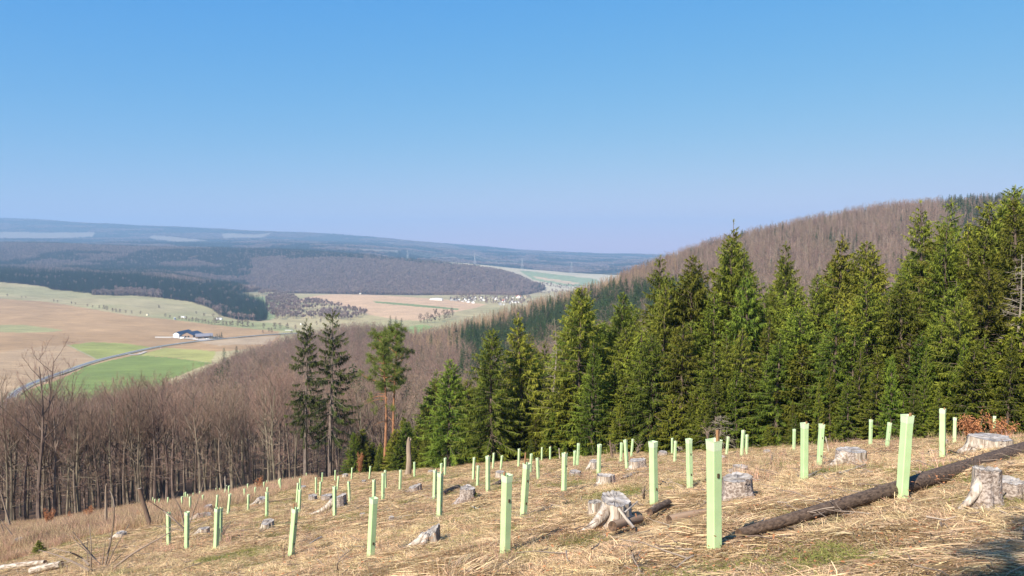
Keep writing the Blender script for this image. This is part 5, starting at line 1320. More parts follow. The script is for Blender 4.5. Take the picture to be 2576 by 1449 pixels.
ST_LIST = [
 (1552, 1330, 76, 62, 'large pale stump with split root reaching left, centre right foreground', dict(tilt=(0.0, 0.12), roots=((208, 1.9, 17), (250, 0.9, 15)), kind='wood', seed=1, base_flare=.25)),
 (1499, 1322, 36, 34, 'small stump close behind the left side of the large pale stump', dict(kind='wood', seed=2, Y=13.4)),
 (2498, 1278, 66, 82, 'big white weathered stump with hooked root near the right edge', dict(roots=((196, 2.1, 17), (250, .8, 18), (20, .5, 20)), kind='mixed', seed=3, tilt=(-.05, 0))),
 (2562, 1262, 64, 42, 'bark covered stump half beside the big white stump at the right edge', dict(kind='bark', seed=35)),
 (1862, 1266, 76, 52, 'broad stump with peeling speckled bark between two foreground tubes', dict(kind='mixed', seed=4, tilt=(.08, 0))),
 (2152, 1173, 74, 33, 'wide low stump with pale left flank behind the log', dict(roots=((200, 1.2, 16),), kind='mixed', seed=5)),
 (2506, 1140, 100, 30, 'very wide flat stump just behind the long dark log', dict(kind='wood', seed=6, Y=19.5)),
 (1526, 1221, 46, 20, 'hollow grey stump with a dark hole in its side', dict(kind='wood', seed=7, hollow=True, roots=((230, .9, 18),))),
 (1607, 1183, 44, 22, 'broad pale stump with a diagonal split right of the hollow one', dict(kind='mixed', seed=8, tilt=(.1, 0), roots=((205, .9, 15),))),
 (1174, 1262, 40, 29, 'mossy furrowed stump with flared foot left of the pair of tubes', dict(kind='bark', seed=9, base_flare=.6, moss=True, roots=((215, 0.9, 20),))),
 (845, 1284, 42, 28, 'dark stump with a long thin root running left', dict(kind='bark', seed=10, tilt=(.25, 0), moss=True, roots=((205, 1.9, 14),))),
 (816, 1263, 28, 13, 'low stump just left of the dark long rooted one', dict(kind='bark', seed=11)),
 (779, 1263, 22, 13, 'small brown stump left of the low stump, near the leftmost tall tube', dict(kind='bark', seed=12)),
 (662, 1335, 32, 18, 'squat dark stump with pale left root at lower left centre', dict(kind='mixed', seed=13, roots=((200, .8, 18),), tilt=(.1, .1))),
 (650, 1268, 30, 12, 'pale flat stump behind the twin tubes at left', dict(kind='wood', seed=14, roots=((230, 1.3, 16),))),
 (511, 1290, 20, 15, 'round stump with a grey top above the fallen slab', dict(kind='bark', seed=15)),
 (500, 1308, 40, 9, 'fallen pale slab stump right of the twig bush', dict(kind='wood', seed=16, roots=((200, 1.2, 16),))),
 (500, 1349, 28, 14, 'pale splintered stump between two lower left tubes', dict(kind='wood', seed=17, roots=((215, 1.4, 16),))),
 (1078, 1372, 52, 24, 'low splintered white stump in front with grass piled on its right', dict(kind='wood', seed=18, tilt=(.45, 0), roots=((200, 1.8, 16), (240, 1.3, 14)), chip=.3)),
 (1040, 1239, 34, 13, 'slanting low stump under the standing dead pole', dict(kind='bark', seed=19, tilt=(.35, 0))),
 (1497, 1182, 26, 18, 'stump with a white shoulder left of the tube with white tip', dict(kind='mixed', seed=20, roots=((200, 1.2, 16),))),
 (1449, 1198, 30, 9, 'flat low grey stump right of centre in the straw', dict(kind='bark', seed=21)),
 (1716, 1138, 22, 14, 'dark stump at the back right behind the pair of thin tubes', dict(kind='bark', seed=22)),
 (1673, 1148, 22, 10, 'small pale striped stump left of the orange staked thin tube', dict(kind='mixed', seed=23)),
 (1938, 1143, 18, 8, 'small white stump in the straw below the young spruces', dict(kind='wood', seed=24)),
 (2388, 1104, 18, 13, 'small square stump between two tubes behind the log', dict(kind='wood', seed=25, Y=31)),
 (1440, 1146, 20, 13, 'grey stump by the dark wood in the middle', dict(kind='bark', seed=26)),
 (287, 1356, 26, 12, 'small pale stump behind the bent twigs at lower left', dict(kind='wood', seed=27, roots=((200, 1.2, 18),))),
 (338, 1306, 20, 8, 'low grey stump under the tuft of orange leaves', dict(kind='wood', seed=28)),
 (382, 1316, 26, 9, 'flat pale stump at the foot of the leaning trunk', dict(kind='wood', seed=29)),
 (420, 1301, 24, 14, 'pale stump behind the leftmost nearer tube', dict(kind='mixed', seed=30)),
 (27, 1374, 28, 13, 'weathered stump at the far left edge', dict(kind='wood', seed=31, roots=((200, 1.1, 18),))),
 (1257, 1201, 24, 11, 'brown stump beside a green tube left of centre', dict(kind='mixed', seed=32)),
 (862, 1203, 15, 7, 'small pale stump below the little spruces', dict(kind='wood', seed=33)),
 (1080, 1194, 14, 7, 'small brown stump right of the dead pole by the wood', dict(kind='bark', seed=34)),
 (1822, 1158, 22, 7, 'flat grey stump just right of the orange staked tube', dict(kind='wood', seed=36)),
 (1870, 1188, 40, 12, 'low half buried bark stump above the broad speckled one', dict(kind='bark', seed=37)),
 (755, 1232, 14, 6, 'small dark stump in the straw before the right tall spruce', dict(kind='bark', seed=38)),
 (910, 1218, 12, 7, 'tiny brown stump below the pines', dict(kind='bark', seed=39)),
 (905, 1305, 14, 8, 'dark cut end of a stump in the straw left of centre', dict(kind='bark', seed=40)),
 (980, 1313, 14, 6, 'small striped stump before the left centre tube', dict(kind='mixed', seed=41)),
]
for dx, dy, w, h, lab, kw in ST_LIST: stump(dx, dy, w, h, lab, **kw)
def on_grass(dx, dy, lift, Ya, Yb):
    u, t = ray(dx, dy); Ys = np.linspace(Ya, Yb, 900); f = ground(u * Ys, Ys) + lift - t * Ys
    s = np.where(np.sign(f[:-1]) != np.sign(f[1:]))[0]; Y = Ys[s[0]] if len(s) else Ys[np.argmin(np.abs(f))]
    return u * Y, Y, t * Y
# ---- logs: built along the ground between two seen points
def log(p0, p1, d0, d1, name, lab, mats, Y0, Y1, lift=0.0, bend=0.0, cat='log', k=12, group=None, knots=6, sag=0, sides=14, zfix=None, path=None):
    if path is None and not zfix:
        (xa, Ya, _), (xb, Yb, _) = on_grass(*p0, .04, 7, 62), on_grass(*p1, .04, 7, 62)
        if abs(Ya - Yb) < .35 * Ya: Y0, Y1 = Ya, Yb
    x0 = float(ud(p0[0])) * Y0; x1 = float(ud(p1[0])) * Y1
    r0 = d0 * S / F * Y0 / 2; r1 = d1 * S / F * Y1 / 2
    s = np.linspace(0, 1, k)
    X = x0 + (x1 - x0) * s; Yy = Y0 + (Y1 - Y0) * s
    rad = r0 + (r1 - r0) * s
    if zfix: Z = np.array([t * yy for t, yy in zip(np.interp(s, [0, 1], [ray(*p0)[1], ray(*p1)[1]]), Yy)])
    else: Z = ground(X, Yy) + rad * 0.85 + .03 + lift
    if path is not None:
        PP = np.array(path); q_ = np.linspace(0, 1, len(PP)); X, Yy, Z = [np.polyval(np.polyfit(q_, PP[:, i], 2), s) for i in range(3)]
    else: Z = np.polyval(np.polyfit(s, Z, 2), s)
    lx = np.array([X, Yy, Z]).T
    org = lx[0].copy(); d = lx[-1] - lx[0]; L = np.linalg.norm(d)
    # local axis z along the log
    q = Vector(d).to_track_quat('Z', 'X')
    Minv = np.array(q.to_matrix()).T
    loc = (lx - org) @ Minv.T
    g = np.random.default_rng(int(p0[0] + p0[1]))
    b = MB(); rr = rad * (1 + g.normal(0, .02, k))
    b.tubes(loc[None], rr[None], sides)
    o = thing(name, lab, cat, tuple(org), tuple(q.to_euler()), group)
    V = b.V[0]; V += g.normal(0, 1, V.shape) * (rad.mean() * 0.025)
    part('trunk', b.mesh(name + '_trunk', [mats[0]], smooth=True), o)
    for e, (pt, rv) in enumerate(((loc[0], rr[0]), (loc[-1], rr[-1]))):
        c = MB(); dirn = loc[1] - loc[0] if e == 0 else loc[-2] - loc[-1]; dirn = dirn / np.linalg.norm(dirn)
        n = 14; th = np.arange(n) / n * 6.283; ux = np.array([1, 0, 0.]); uy = np.array([0, 1., 0])
        ringp = pt - dirn * 0.002 + rv * 0.99 * (np.cos(th)[:, None] * ux + np.sin(th)[:, None] * uy)
        Vv = np.r_[ringp, [pt + dirn * 0.015]]
        c.add(Vv, [[n, j, (j + 1) % n] for j in range(n)]); part('cut_end', c.mesh('log_end', [M['log_end']]), o)
    for j in range(knots):
        t = g.uniform(.1, .9); i = int(t * (k - 1)); a = g.uniform(0, 6.28); p = loc[i]; dr = np.array([math.cos(a), math.sin(a), .3])
        c = MB(); s3 = np.linspace(0, 1, 3); c.tubes((p + dr * (rr[i] * .8 + s3[:, None] * rr[i] * g.uniform(.35, .8)))[None], (rr[i] * .16 * (1 - .4 * s3))[None], 5, cap=True)
        part('branch_stub', c.mesh('branch_stub', [mats[0]]), o)
    return o
LOGP = [on_grass(a, b, .17, 7, 19) for a, b in [(1872, 1337), (2000, 1305), (2150, 1262), (2300, 1214), (2450, 1170), (2560, 1137), (2600, 1124)]]
print('log', [tuple(round(float(v), 2) for v in p) for p in LOGP])
log((1872, 1345), (2640, 1128), 24, 38, 'fallen_log', 'long dark fallen log lying diagonally across the right foreground', [M['log_dark']], LOGP[0][1], LOGP[-1][1], k=16, knots=16, cat='log', path=LOGP)
log((1690, 1315), (1862, 1280), 26, 16, 'fallen_log', 'tan stripped log lying behind the orange staked tube', [M['log_tan']], 11.3, 12.7, k=8)
log((1545, 1340), (1615, 1318), 26, 22, 'log_piece', 'short cut log piece leaning against the large pale stump', [M['log_tan']], 11.0, 11.5, lift=.05, k=5, knots=1)
log((1640, 1312), (1688, 1285), 18, 18, 'log_piece', 'short dark log end poking from the grass heap', [M['log_dark']], 11.8, 12.2, lift=.12, k=5, knots=0)
log((1662, 1270), (1735, 1254), 14, 9, 'log_piece', 'pale half rotten branch piece between two tubes', [M['wood_pale']], 13.6, 14.4, k=5, knots=1)
log((2290, 1163), (2412, 1160), 8, 6, 'fallen_branch', 'straight grey dead branch behind the widest tube', [M['wood_pale']], 18.6, 19.4, k=6, knots=3)
log((2400, 1133), (2455, 1150), 4, 4, 'fallen_branch', 'thin dark branch curving down to the log', [M['log_dark']], 20.6, 18.4, k=5, knots=0, lift=.03)
log((2120, 1200), (2188, 1172), 7, 5, 'fallen_branch', 'pale branch propped against the wide low stump', [M['wood_pale']], 16.8, 17.8, k=5, knots=1, lift=.05)
log((2035, 1205), (2085, 1180), 5, 3, 'fallen_branch', 'mottled thin branch right of the staked tube', [M['wood_pale']], 16.3, 17.2, k=5, knots=1, lift=.03)
log((1205, 1238), (1262, 1215), 5, 14, 'fallen_log', 'dark mossy log piece pointing at a green tube', [M['log_dark']], 28, 30, k=6, knots=1)
log((1110, 1248), (1150, 1232), 12, 14, 'log_piece', 'dark rotten log piece left of the mossy stump', [M['log_dark']], 26.5, 27.5, k=5, knots=0)
log((-30, 1445), (90, 1425), 15, 10, 'fallen_log', 'white barkless branchy log at the lower left corner', [M['wood_pale']], 18.2, 19.0, k=7, knots=3, lift=.05)
log((55, 1452), (132, 1436), 17, 16, 'fallen_log', 'thick white birch like log with dark cut end at lower left', [M['wood_pale']], 17.4, 18.2, k=6, knots=2, lift=.06)
log((560, 1276), (640, 1264), 4, 5, 'fallen_branch', 'long dark branch lying behind the left group of tubes', [M['log_dark']], 42, 44, k=6, knots=2)
log((660, 1268), (735, 1256), 6, 4, 'fallen_branch', 'long dark pole lying right of the pale flat stump', [M['log_dark']], 42, 45, k=6, knots=2)
log((170, 1356), (198, 1342), 4, 4, 'fallen_branch', 'short white stick in the straw at left', [M['wood_pale']], 33, 34, k=4, knots=0)
log((1375, 1350), (1392, 1340), 6, 5, 'log_piece', 'grey slab half sunk in the grass at centre', [M['stone_grey']], 14.2, 14.5, k=4, knots=0)
log((768, 1370), (800, 1352), 4, 4, 'fallen_branch', 'pale sliver of wood beside the right leaning tube', [M['wood_pale']], 18.4, 18.9, k=4, knots=0)
log((1185, 1276), (1222, 1284), 4, 4, 'fallen_branch', 'white split stick below the mossy stump', [M['wood_pale']], 21.4, 20.8, k=4, knots=0, lift=.02)
log((1572, 1206), (1592, 1199), 5, 7, 'log_piece', 'curved white bark flake beside the hollow stump', [M['wood_pale']], 24.8, 25.4, k=4, knots=0, lift=.04)
log((1610, 1190), (1570, 1200), 4, 3, 'fallen_branch', 'pale stick leaning on the broad split stump', [M['wood_pale']], 26, 25, k=4, knots=0, lift=.03)
log((2450, 1300), (2500, 1262), 6, 3, 'fallen_branch', 'forked pale twig standing before the big white stump', [M['wood_pale']], 10.6, 11.0, k=5, knots=1, zfix=True)
log((1600, 1330), (1562, 1280), 9, 8, 'fallen_branch', 'grey stick leaning against the large pale stump', [M['wood_pale']], 10.6, 11.1, k=5, knots=0, zfix=True)
log((1575, 1290), (1608, 1262), 5, 4, 'fallen_branch', 'crooked twig rising over the top of the large pale stump', [M['wood_pale']], 11.2, 11.6, k=5, knots=0, zfix=True)
# ---- standing dead wood
def snag(dxb, dyb, dxt, dyt, wpx, lab, Y, m='wood_pale', name='standing_deadwood', taper=.75, broken=True):
    ub, tb = ray(dxb, dyb); ut, tt = ray(dxt, dyt); x = ub * Y; z = gz(x, Y); top = np.array([ut * Y, Y + .1, tt * Y]); bs = np.array([x, Y, z - .15])
    k = 9; s = np.linspace(0, 1, k); r = wpx * S / F * Y / 2
    loc = np.zeros((k, 3)) + (top - bs) * s[:, None]; loc[:, 0] += np.sin(s * 5) * r * .25
    g = np.random.default_rng(int(dxb)); b = MB(); rad = r * (1 - (1 - taper) * s) * (1 + .5 * np.exp(-s * 9)) * (1 + g.normal(0, .03, k))
    b.tubes(loc[None], rad[None], 12); b.V[0] += g.normal(0, r * .04, b.V[0].shape)
    o = thing(name, lab, 'dead trunk', tuple(bs)); part('trunk', b.mesh('dead_trunk', [M[m]], smooth=True), o)
    c = MB(); n = 12; d = top - bs; d /= np.linalg.norm(d); th = np.arange(n) / n * 6.283
    u = np.cross(d, [0, 1, 0]); u /= np.linalg.norm(u); w = np.cross(d, u)
    V = loc[-1] + rad[-1] * .97 * (np.cos(th)[:, None] * u + np.sin(th)[:, None] * w) + d * (g.uniform(0, r * 1.6, n)[:, None] if broken else 0.002)
    c.add(np.r_[loc[-1] + rad[-1] * (np.cos(th)[:, None] * u + np.sin(th)[:, None] * w), V, [loc[-1] + d * .01]], [[n + j, n + (j + 1) % n, 2 * n] for j in range(n)], [[j, (j + 1) % n, n + (j + 1) % n, n + j] for j in range(n)])
    part('broken_top' if broken else 'cut_end', c.mesh('dead_trunk_top', [M['wood_pale' if not broken else m]]), o)
    return o
M['snag'] = mat('weathered_grey_trunk', (0.34, 0.26, 0.19), 0.9, noise=(5, (0.20, 0.145, 0.105), 0.15), stretch=(1, 1, 0.15), spec=.05)
M['brown_trunk'] = mat('brown_trunk', (0.19, 0.13, 0.095), 0.9, noise=(6, (0.11, 0.075, 0.055), 0.15), stretch=(1, 1, 0.2), spec=.05)
snag(1025, 1201, 1030, 1112, 15, 'standing dead pole with broken top in front of the spruces', 62, 'snag')
snag(377, 1297, 350, 1230, 11, 'cut trunk leaning to the left at the wood edge', 47, 'brown_trunk', taper=.95, broken=False)
snag(263, 1296, 266, 1224, 9, 'pale broken stem with splintered tip at left', 58, 'snag', taper=.4)
snag(568, 1250, 565, 1200, 3, 'thin pale broken pole among the distant tubes', 72, 'wood_pale', taper=.6)
snag(1540, 1145, 1536, 1112, 7, 'short reddish broken stub before the dark wood', 48, 'brown_trunk', taper=.5)
snag(1408, 1150, 1407, 1130, 3, 'thin white stick before the dark wood', 56, 'wood_pale')
snag(2087, 1136, 2080, 1102, 3, 'thin white stick right of the right leaning tube', 31, 'wood_pale')
# ---- bare twig bushes in the foreground
def twig_bush(dxb, dyb, Y, rods, lab, side=5, w=1.45):
    ub, tb = ray(dxb, dyb); x = ub * Y; z = gz(x, Y)
    g = np.random.default_rng(int(dxb)); o = thing('twig_bush', lab, 'bush', (x, Y, z))
    for pts, rad in rods:
        P = []
        for i, (dx, dy) in enumerate(pts):
            u, t = ray(dx, dy); yy = Y + g.normal(0, .15) * i; P.append((u * yy - x, yy - Y, t * yy - z))
        P = np.array(P); s = np.linspace(0, len(P) - 1, 9); Q = np.array([np.interp(s, np.arange(len(P)), P[:, a]) for a in range(3)]).T
        Q[1:-1] = (Q[:-2] + 2 * Q[1:-1] + Q[2:]) / 4
        b = MB(); b.tubes(Q[None], (rad * w * (1 - .75 * np.linspace(0, 1, 9)))[None], 5, a=.45)
        n = 7; i = g.integers(2, 8, n); D = unit(np.gradient(Q, axis=0)[i]) + g.normal(size=(n, 3)) * .55
        b.strips(Q[i], D, g.uniform(.15, .5, n), .012, a=.5, seg=1)
        part('twig', b.mesh('twig', [M['stick']]), o)
    return o
q1 = lambda zx, zy: (zx / 5.558, 1188.3 + zy / 5.558)
q2 = lambda zx, zy: (319.4 + zx / 5.558, 1150 + zy / 5.558)
twig_bush(262, 1425, 21, [([q1(1470, 1290), q1(1545, 1000), q1(1590, 700), q1(1605, 500), q1(1580, 330), q1(1530, 250)], .022), ([q1(1330, 1220), q1(1200, 1060), q1(1015, 830)], .022), ([q1(1270, 1330), q1(1275, 1000), q1(1245, 720)], .016),
    ([q1(1225, 1260), q1(1218, 870)], .013), ([q1(1480, 1330), q1(1600, 1070), q1(1700, 900), q1(1810, 710)], .015), ([q1(1600, 1330), q1(1900, 1100), q1(2280, 900), q1(2500, 760)], .026), ([q1(1250, 1370), q1(1000, 1240), q1(780, 1150), q1(540, 1085)], .026),
    ([q1(1250, 1300), q1(1130, 1180), q1(960, 1110), q1(720, 1060)], .022), ([q1(1430, 1290), q1(1480, 980)], .015), ([q1(1400, 1280), q1(1050, 960), q1(1000, 880)], .01), ([q1(1500, 1330), q1(1760, 1090)], .013)], 'large bush of bare bent twigs at lower left')
twig_bush(463, 1335, 26, [([q2(800, 950), q2(740, 700), q2(640, 520)], .022), ([q2(875, 930), q2(930, 760), q2(1000, 600), q2(1080, 310)], .018), ([q2(800, 1010), q2(620, 840), q2(500, 740), q2(320, 620)], .024), ([q2(790, 1030), q2(560, 975), q2(270, 965)], .013),
    ([q2(870, 1010), q2(1050, 920), q2(1215, 850)], .013), ([q2(820, 960), q2(760, 820)], .012), ([q2(880, 1090), q2(1100, 900)], .012)], 'thorny twig bush between two lower left tubes')
twig_bush(10, 1330, 52, [([(8, 1335), (-5, 1300)], .03), ([(30, 1345), (0, 1305)], .03), ([(24, 1320), (-2, 1225)], .06)], 'pair of leaning dead stems at the far left edge')
def rods(n, dx, dy, spread, hgt, g, r=.008):
    return [([(dx + g.uniform(-4, 4), dy), (dx + g.uniform(-spread, spread) * .5, dy - hgt * .5 * g.uniform(.7, 1.2)), (dx + g.uniform(-spread, spread), dy - hgt * g.uniform(.6, 1.2))], r) for _ in range(n)]
gq = np.random.default_rng(9)
for dx, dy, Y, n, sp, hg, lab in [(560, 1345, 25, 9, 28, 30, 'dense low tangle of brown twigs behind the twin tubes'), (1620, 1255, 14, 4, 10, 32, 'few thin bare shoots beside the tube behind the pale stump'), (1940, 1168, 18, 3, 6, 26, 'single thin dry stalks right of the broad speckled stump'),
                                  (1780, 1110, 44, 9, 22, 36, 'grey tangle of dead twigs at the wood edge behind the orange stake'), (1545, 1135, 50, 7, 20, 22, 'small dead twig tangle around the reddish stub'), (1605, 1140, 47, 6, 18, 30, 'curved dead twigs left of the tube behind the pale stump'), (1598, 1440, 7.6, 3, 14, 60, 'tall dry grass stalks rising at the bottom centre'),
                                  (850, 1440, 12, 2, 40, 60, 'two dry bent stalks at the bottom left of centre'), (2240, 1362, 9.2, 3, 16, 40, 'thin dry stalks below the widest tube'), (2540, 1345, 8, 2, 30, 60, 'thin brown twig near the right edge'), (1100, 1265, 25, 3, 8, 20, 'short bare shoots in the straw left of the mossy stump')]:
    twig_bush(dx, dy, Y, rods(n, dx, dy, sp, hg, gq, .004 + .00035 * Y), lab)
# ---- stones
def stone(dx, dy, wpx, Y, lab, m, flat=.55, seed=0, sx=1.0):
    u, t = ray(dx, dy); x = u * Y; z = gz(x, Y); r = wpx * S / F * Y / 2
    bm_ = MB(); n, k = 14, 9; g = np.random.default_rng(seed)
    th = np.arange(n) / n * 6.283; V = []
    for i in range(k):
        ph = -1.5708 + 3.1416 * i / (k - 1); rr = math.cos(ph) * r * (1 + .16 * np.sin(th * 2 + seed) + .1 * np.sin(th * 5 + i) + g.normal(0, .05, n))
        V += list(np.c_[rr * np.cos(th) * sx, rr * np.sin(th), np.full(n, math.sin(ph) * r * flat) + g.normal(0, .03 * r, n)])
    bm_.add(V, None, [[i * n + j, i * n + (j + 1) % n, (i + 1) * n + (j + 1) % n, (i + 1) * n + j] for i in range(k - 1) for j in range(n)])
    o = part('stone', bm_.mesh('stone', [M[m]]), None, (x, Y, z + r * flat * .45), (0, 0, g.uniform(0, 3))); tagp(o, lab, 'stone', 'stones in the grass')
    return o
def yat(dx, dy):
    u, t = ray(dx, dy); Ys = np.linspace(4, 40, 1500); f = ground(u * Ys, Ys) - t * Ys; s = np.where(np.sign(f[:-1]) != np.sign(f[1:]))[0]; return Ys[s[0]] if len(s) else 8
for i, (dx, dy, w, m, lab, fl, sx) in enumerate([(2205, 1385, 14, 'stone', 'upper white stone of the little heap at lower right', .8, 1.), (2196, 1395, 15, 'stone', 'left white stone of the little heap at lower right', .7, 1.), (2218, 1398, 17, 'stone', 'right white stone of the little heap at lower right', .5, 1.),
        (2180, 1390, 10, 'stone', 'small white stone left of the heap', .6, 1.), (2033, 1421, 11, 'stone_grey', 'pale grey stone left of the heap, near the bottom edge', .6, 1.), (2083, 1420, 11, 'stone_grey', 'grey stone just right of the pale grey one', .6, 1.), (2552, 1394, 44, 'stone_grey', 'large flat bluish stone in the shade at the lower right corner', .3, 1.5),
        (2110, 1400, 18, 'stone', 'flat tan stone sliver between stones and heap', .25, 1.5), (2568, 1425, 26, 'stone_grey', 'stone in the shade at the bottom right corner', .3, 1.2), (1660, 1365, 8, 'stone', 'small yellowish stone before the large pale stump', .6, 1.), (1150, 1400, 9, 'stone', 'small pale stone left of the centre tube', .6, 1.)]):
    stone(dx, dy, w, yat(dx, dy), lab, m, fl, i, sx)
# ================================================================== GRASS ON THE CLEARING
def clump(kind, seed):
    global RNG
    old = RNG; RNG = np.random.default_rng(7000 + seed)
    b = MB()
    if kind == 'flat':          # straw combed flat in one direction
        n = 110; B = np.c_[RNG.normal(0, .20, n), RNG.normal(0, .16, n), rnd(-.01, .035, n)]
        a = RNG.normal(0, .75, n); D = np.c_[np.cos(a), np.sin(a), rnd(0.0, .26, n)]
        bd = np.c_[RNG.normal(0, .12, n), RNG.normal(0, .15, n), -rnd(.1, .45, n)]
        b.strips(B, D, rnd(.14, .40, n), rnd(.005, .009, n), bd, np.c_[RNG.normal(size=(n, 2)) * .6, np.ones(n)], a=RNG.beta(1.1, 1.1, n), seg=3)
    elif kind == 'tuft':        # arching tuft
        n = 120; a = rnd(0, 6.28, n); D = np.c_[np.cos(a) * rnd(.2, 1, n) + .3, np.sin(a) * rnd(.2, 1, n), rnd(.5, 1.2, n)]
        bd = np.c_[np.cos(a) * .3, np.sin(a) * .3, -rnd(.5, 1.25, n)]
        b.strips(np.c_[RNG.normal(0, .06, n), RNG.normal(0, .06, n), np.zeros(n)], D, rnd(.18, .50, n), rnd(.005, .009, n), bd, a=RNG.beta(1.2, 1, n), seg=3)
    elif kind == 'up':          # standing dry stalks
        n = 40; a = rnd(0, 6.28, n); D = np.c_[np.cos(a) * .28, np.sin(a) * .28, np.ones(n)]
        b.strips(np.c_[RNG.normal(0, .22, n), RNG.normal(0, .22, n), np.zeros(n)], D, rnd(.3, .75, n), rnd(.006, .012, n), np.c_[RNG.normal(0, .15, (n, 2)), -rnd(0, .2, n)], a=RNG.beta(1.2, 1, n), seg=3)
    elif kind == 'green':
        n = 120; a = rnd(0, 6.28, n); D = np.c_[np.cos(a) * .8, np.sin(a) * .8, rnd(.3, 1, n)]
        b.strips(np.c_[RNG.normal(0, .15, n), RNG.normal(0, .15, n), np.zeros(n)], D, rnd(.07, .2, n), rnd(.005, .009, n), np.c_[np.zeros((n, 2)), -rnd(.1, .5, n)], a=RNG.random(n), seg=2)
    elif kind == 'leaf':
        n = 14; b.strips(np.c_[RNG.normal(0, .3, n), RNG.normal(0, .3, n), rnd(.03, .10, n)], np.c_[RNG.normal(size=(n, 2)), RNG.normal(0, .2, n)], rnd(.03, .05, n), .022, a=RNG.random(n), N=np.c_[RNG.normal(size=(n, 2)) * .3, np.ones(n)], seg=2)
    elif kind == 'stick':
        n = 5; P = []
        for i in range(n):
            p0 = np.array([RNG.normal(0, .4), RNG.normal(0, .4), rnd(.03, .12)]); a = rnd(0, 6.28); L = rnd(.1, .45); s = np.linspace(0, 1, 4)[:, None]
            P.append(p0 + np.array([math.cos(a), math.sin(a), rnd(-.1, .15)]) * L * s + RNG.normal(0, .02, (4, 3)) * s)
        b.tubes(np.array(P), np.repeat(np.linspace(.007, .003, 4)[None], n, 0), 4, a=RNG.random(n))
    RNG = old
    if kind == 'flat' or kind == 'tuft': b.A = [np.clip((a_ - .5) * 1.35 + .5, 0, 1) for a_ in b.A]
    mt = {'flat': 'straw', 'tuft': 'straw', 'up': 'straw_red', 'green': 'green_grass', 'leaf': 'dry_leaf', 'stick': 'stick'}[kind]
    return b.mesh(kind + '_clump', [M[mt]])
proto_collection('grass_flat', [clump('flat', i) for i in range(5)])
proto_collection('grass_tuft', [clump('tuft', i + 10) for i in range(4)])
proto_collection('grass_up', [clump('up', i + 20) for i in range(4)])
proto_collection('grass_green', [clump('green', i + 30) for i in range(3)])
proto_collection('leaf_litter', [clump('leaf', i + 40) for i in range(3)])
proto_collection('stick_litter', [clump('stick', i + 50) for i in range(4)])
gs = np.random.default_rng(123)
def field(n, Y0, Y1, p=1.0, u0=-.80, u1=.80):
    """random places; p=2 is even over the ground, less puts more near the viewer"""
    Y = (gs.uniform(Y0 ** p, Y1 ** p, n)) ** (1 / p); u = gs.uniform(u0, u1, n); x = u * Y
    Ye, dx = edge_of(x, Y); m = Y < Ye + 1.0
    return x[m], Y[m], dx[m]
def flow(x, y):
    # the straw lies downhill, swirling from tussock to tussock
    return R(205) + 2.6 * (fbm(x, y, 2.4, 71) - .5) * 2 + 0.5 * (fbm(x, y, 9, 72) - .5) * 2
def tilt_to(x, y, rz):
    """euler that lays a clump on the slope with heading rz"""
    e = .3; dzx = (ground(x + e, y) - ground(x - e, y)) / (2 * e); dzy = (ground(x, y + e) - ground(x, y - e)) / (2 * e)
    # heading kept, pitch along heading and roll across it
    pit = -(dzx * np.cos(rz) + dzy * np.sin(rz)); rol = (-dzx * np.sin(rz) + dzy * np.cos(rz))
    return np.c_[np.arctan(rol), np.arctan(pit), rz]
green = lambda x, y: fbm(x, y, 1.8, 41)
OBST = [(o.location.x, o.location.y, max(.28, .9 * max([c.dimensions.x for c in o.children if c.name.startswith('cut_face')] + [0]) * .5)) for o in C.objects if o.get('category') == 'stump']
for o in C.objects:
    if o.get('category') in ('log', 'branch', 'dead trunk') or o.name.startswith(('fallen', 'log_piece')):
        if o.location.y > 30: continue
        d_ = o.rotation_euler.to_matrix() @ Vector((0, 0, 1)); Ln = max([max(c.dimensions) for c in o.children] + [.3])
        for q_ in np.arange(0, Ln, .16): OBST.append((o.location.x + d_.x * q_, o.location.y + d_.y * q_, .20))
for o in C.objects:
    if o.get('category') == 'stone': OBST.append((o.location.x, o.location.y, .16))
OBST = np.array(OBST)
def open_ground(x, y, grow=0.0, view=.35):
    """keeps clumps off stumps, logs and stones and from hiding them on the viewer's side"""
    m = np.ones(len(x), bool)
    for ox, oy, rr in OBST:
        dy_ = np.where(y < oy, (oy - y) / (1 + view), y - oy)
        m &= (x - ox) ** 2 + dy_ ** 2 > (rr + grow) ** 2
    return m
x, y, dx = field(30000, 3.6, 14, 1.5); x2, y2, d2 = field(42000, 12, 96, 1.25)
x = np.r_[x, x2]; y = np.r_[y, y2]; dx = np.r_[dx, d2]
gp = green(x, y); m = gs.random(len(x)) > sstep(.56, .70, gp) * .75; tall = (dx < 760) & (y > 46 + 6 * (fbm(x, y, 6, 3) - .5)) ; m &= ~(tall & (gs.random(len(x)) < .7)); m &= open_ground(x, y, .12, .5)
x, y, gp = x[m], y[m], gp[m]
bump = fbm(x, y, 1.1, 73)
s = (0.75 + 0.7 * bump) * (1 + sstep(15, 70, y) * .9)
rz = flow(x, y) + gs.normal(0, .5, len(x))
scatter('dry_grass', 'grass_flat', np.c_[x, y, ground(x, y) + .0 + .05 * sstep(.5, .75, bump)], np.c_[s, s, s * (0.7 + bump)], 'flattened straw coloured dry grass covering the clearing', 'grass', rot=tilt_to(x, y, rz))
n1 = len(x)
x, y, dx = field(7500, 3.8, 22, 1.3); x2, y2, d2 = field(6500, 16, 92, 1.4); x = np.r_[x, x2]; y = np.r_[y, y2]
m = (fbm(x, y, 2.2, 75) > .46) & open_ground(x, y, .15, .6); x, y = x[m], y[m]; s = gs.uniform(.6, 1.15, len(x)) * (1 + sstep(20, 70, y) * .6)
scatter('grass_tussocks', 'grass_tuft', np.c_[x, y, ground(x, y)], s, 'arching tussocks of dry pale grass', 'grass')
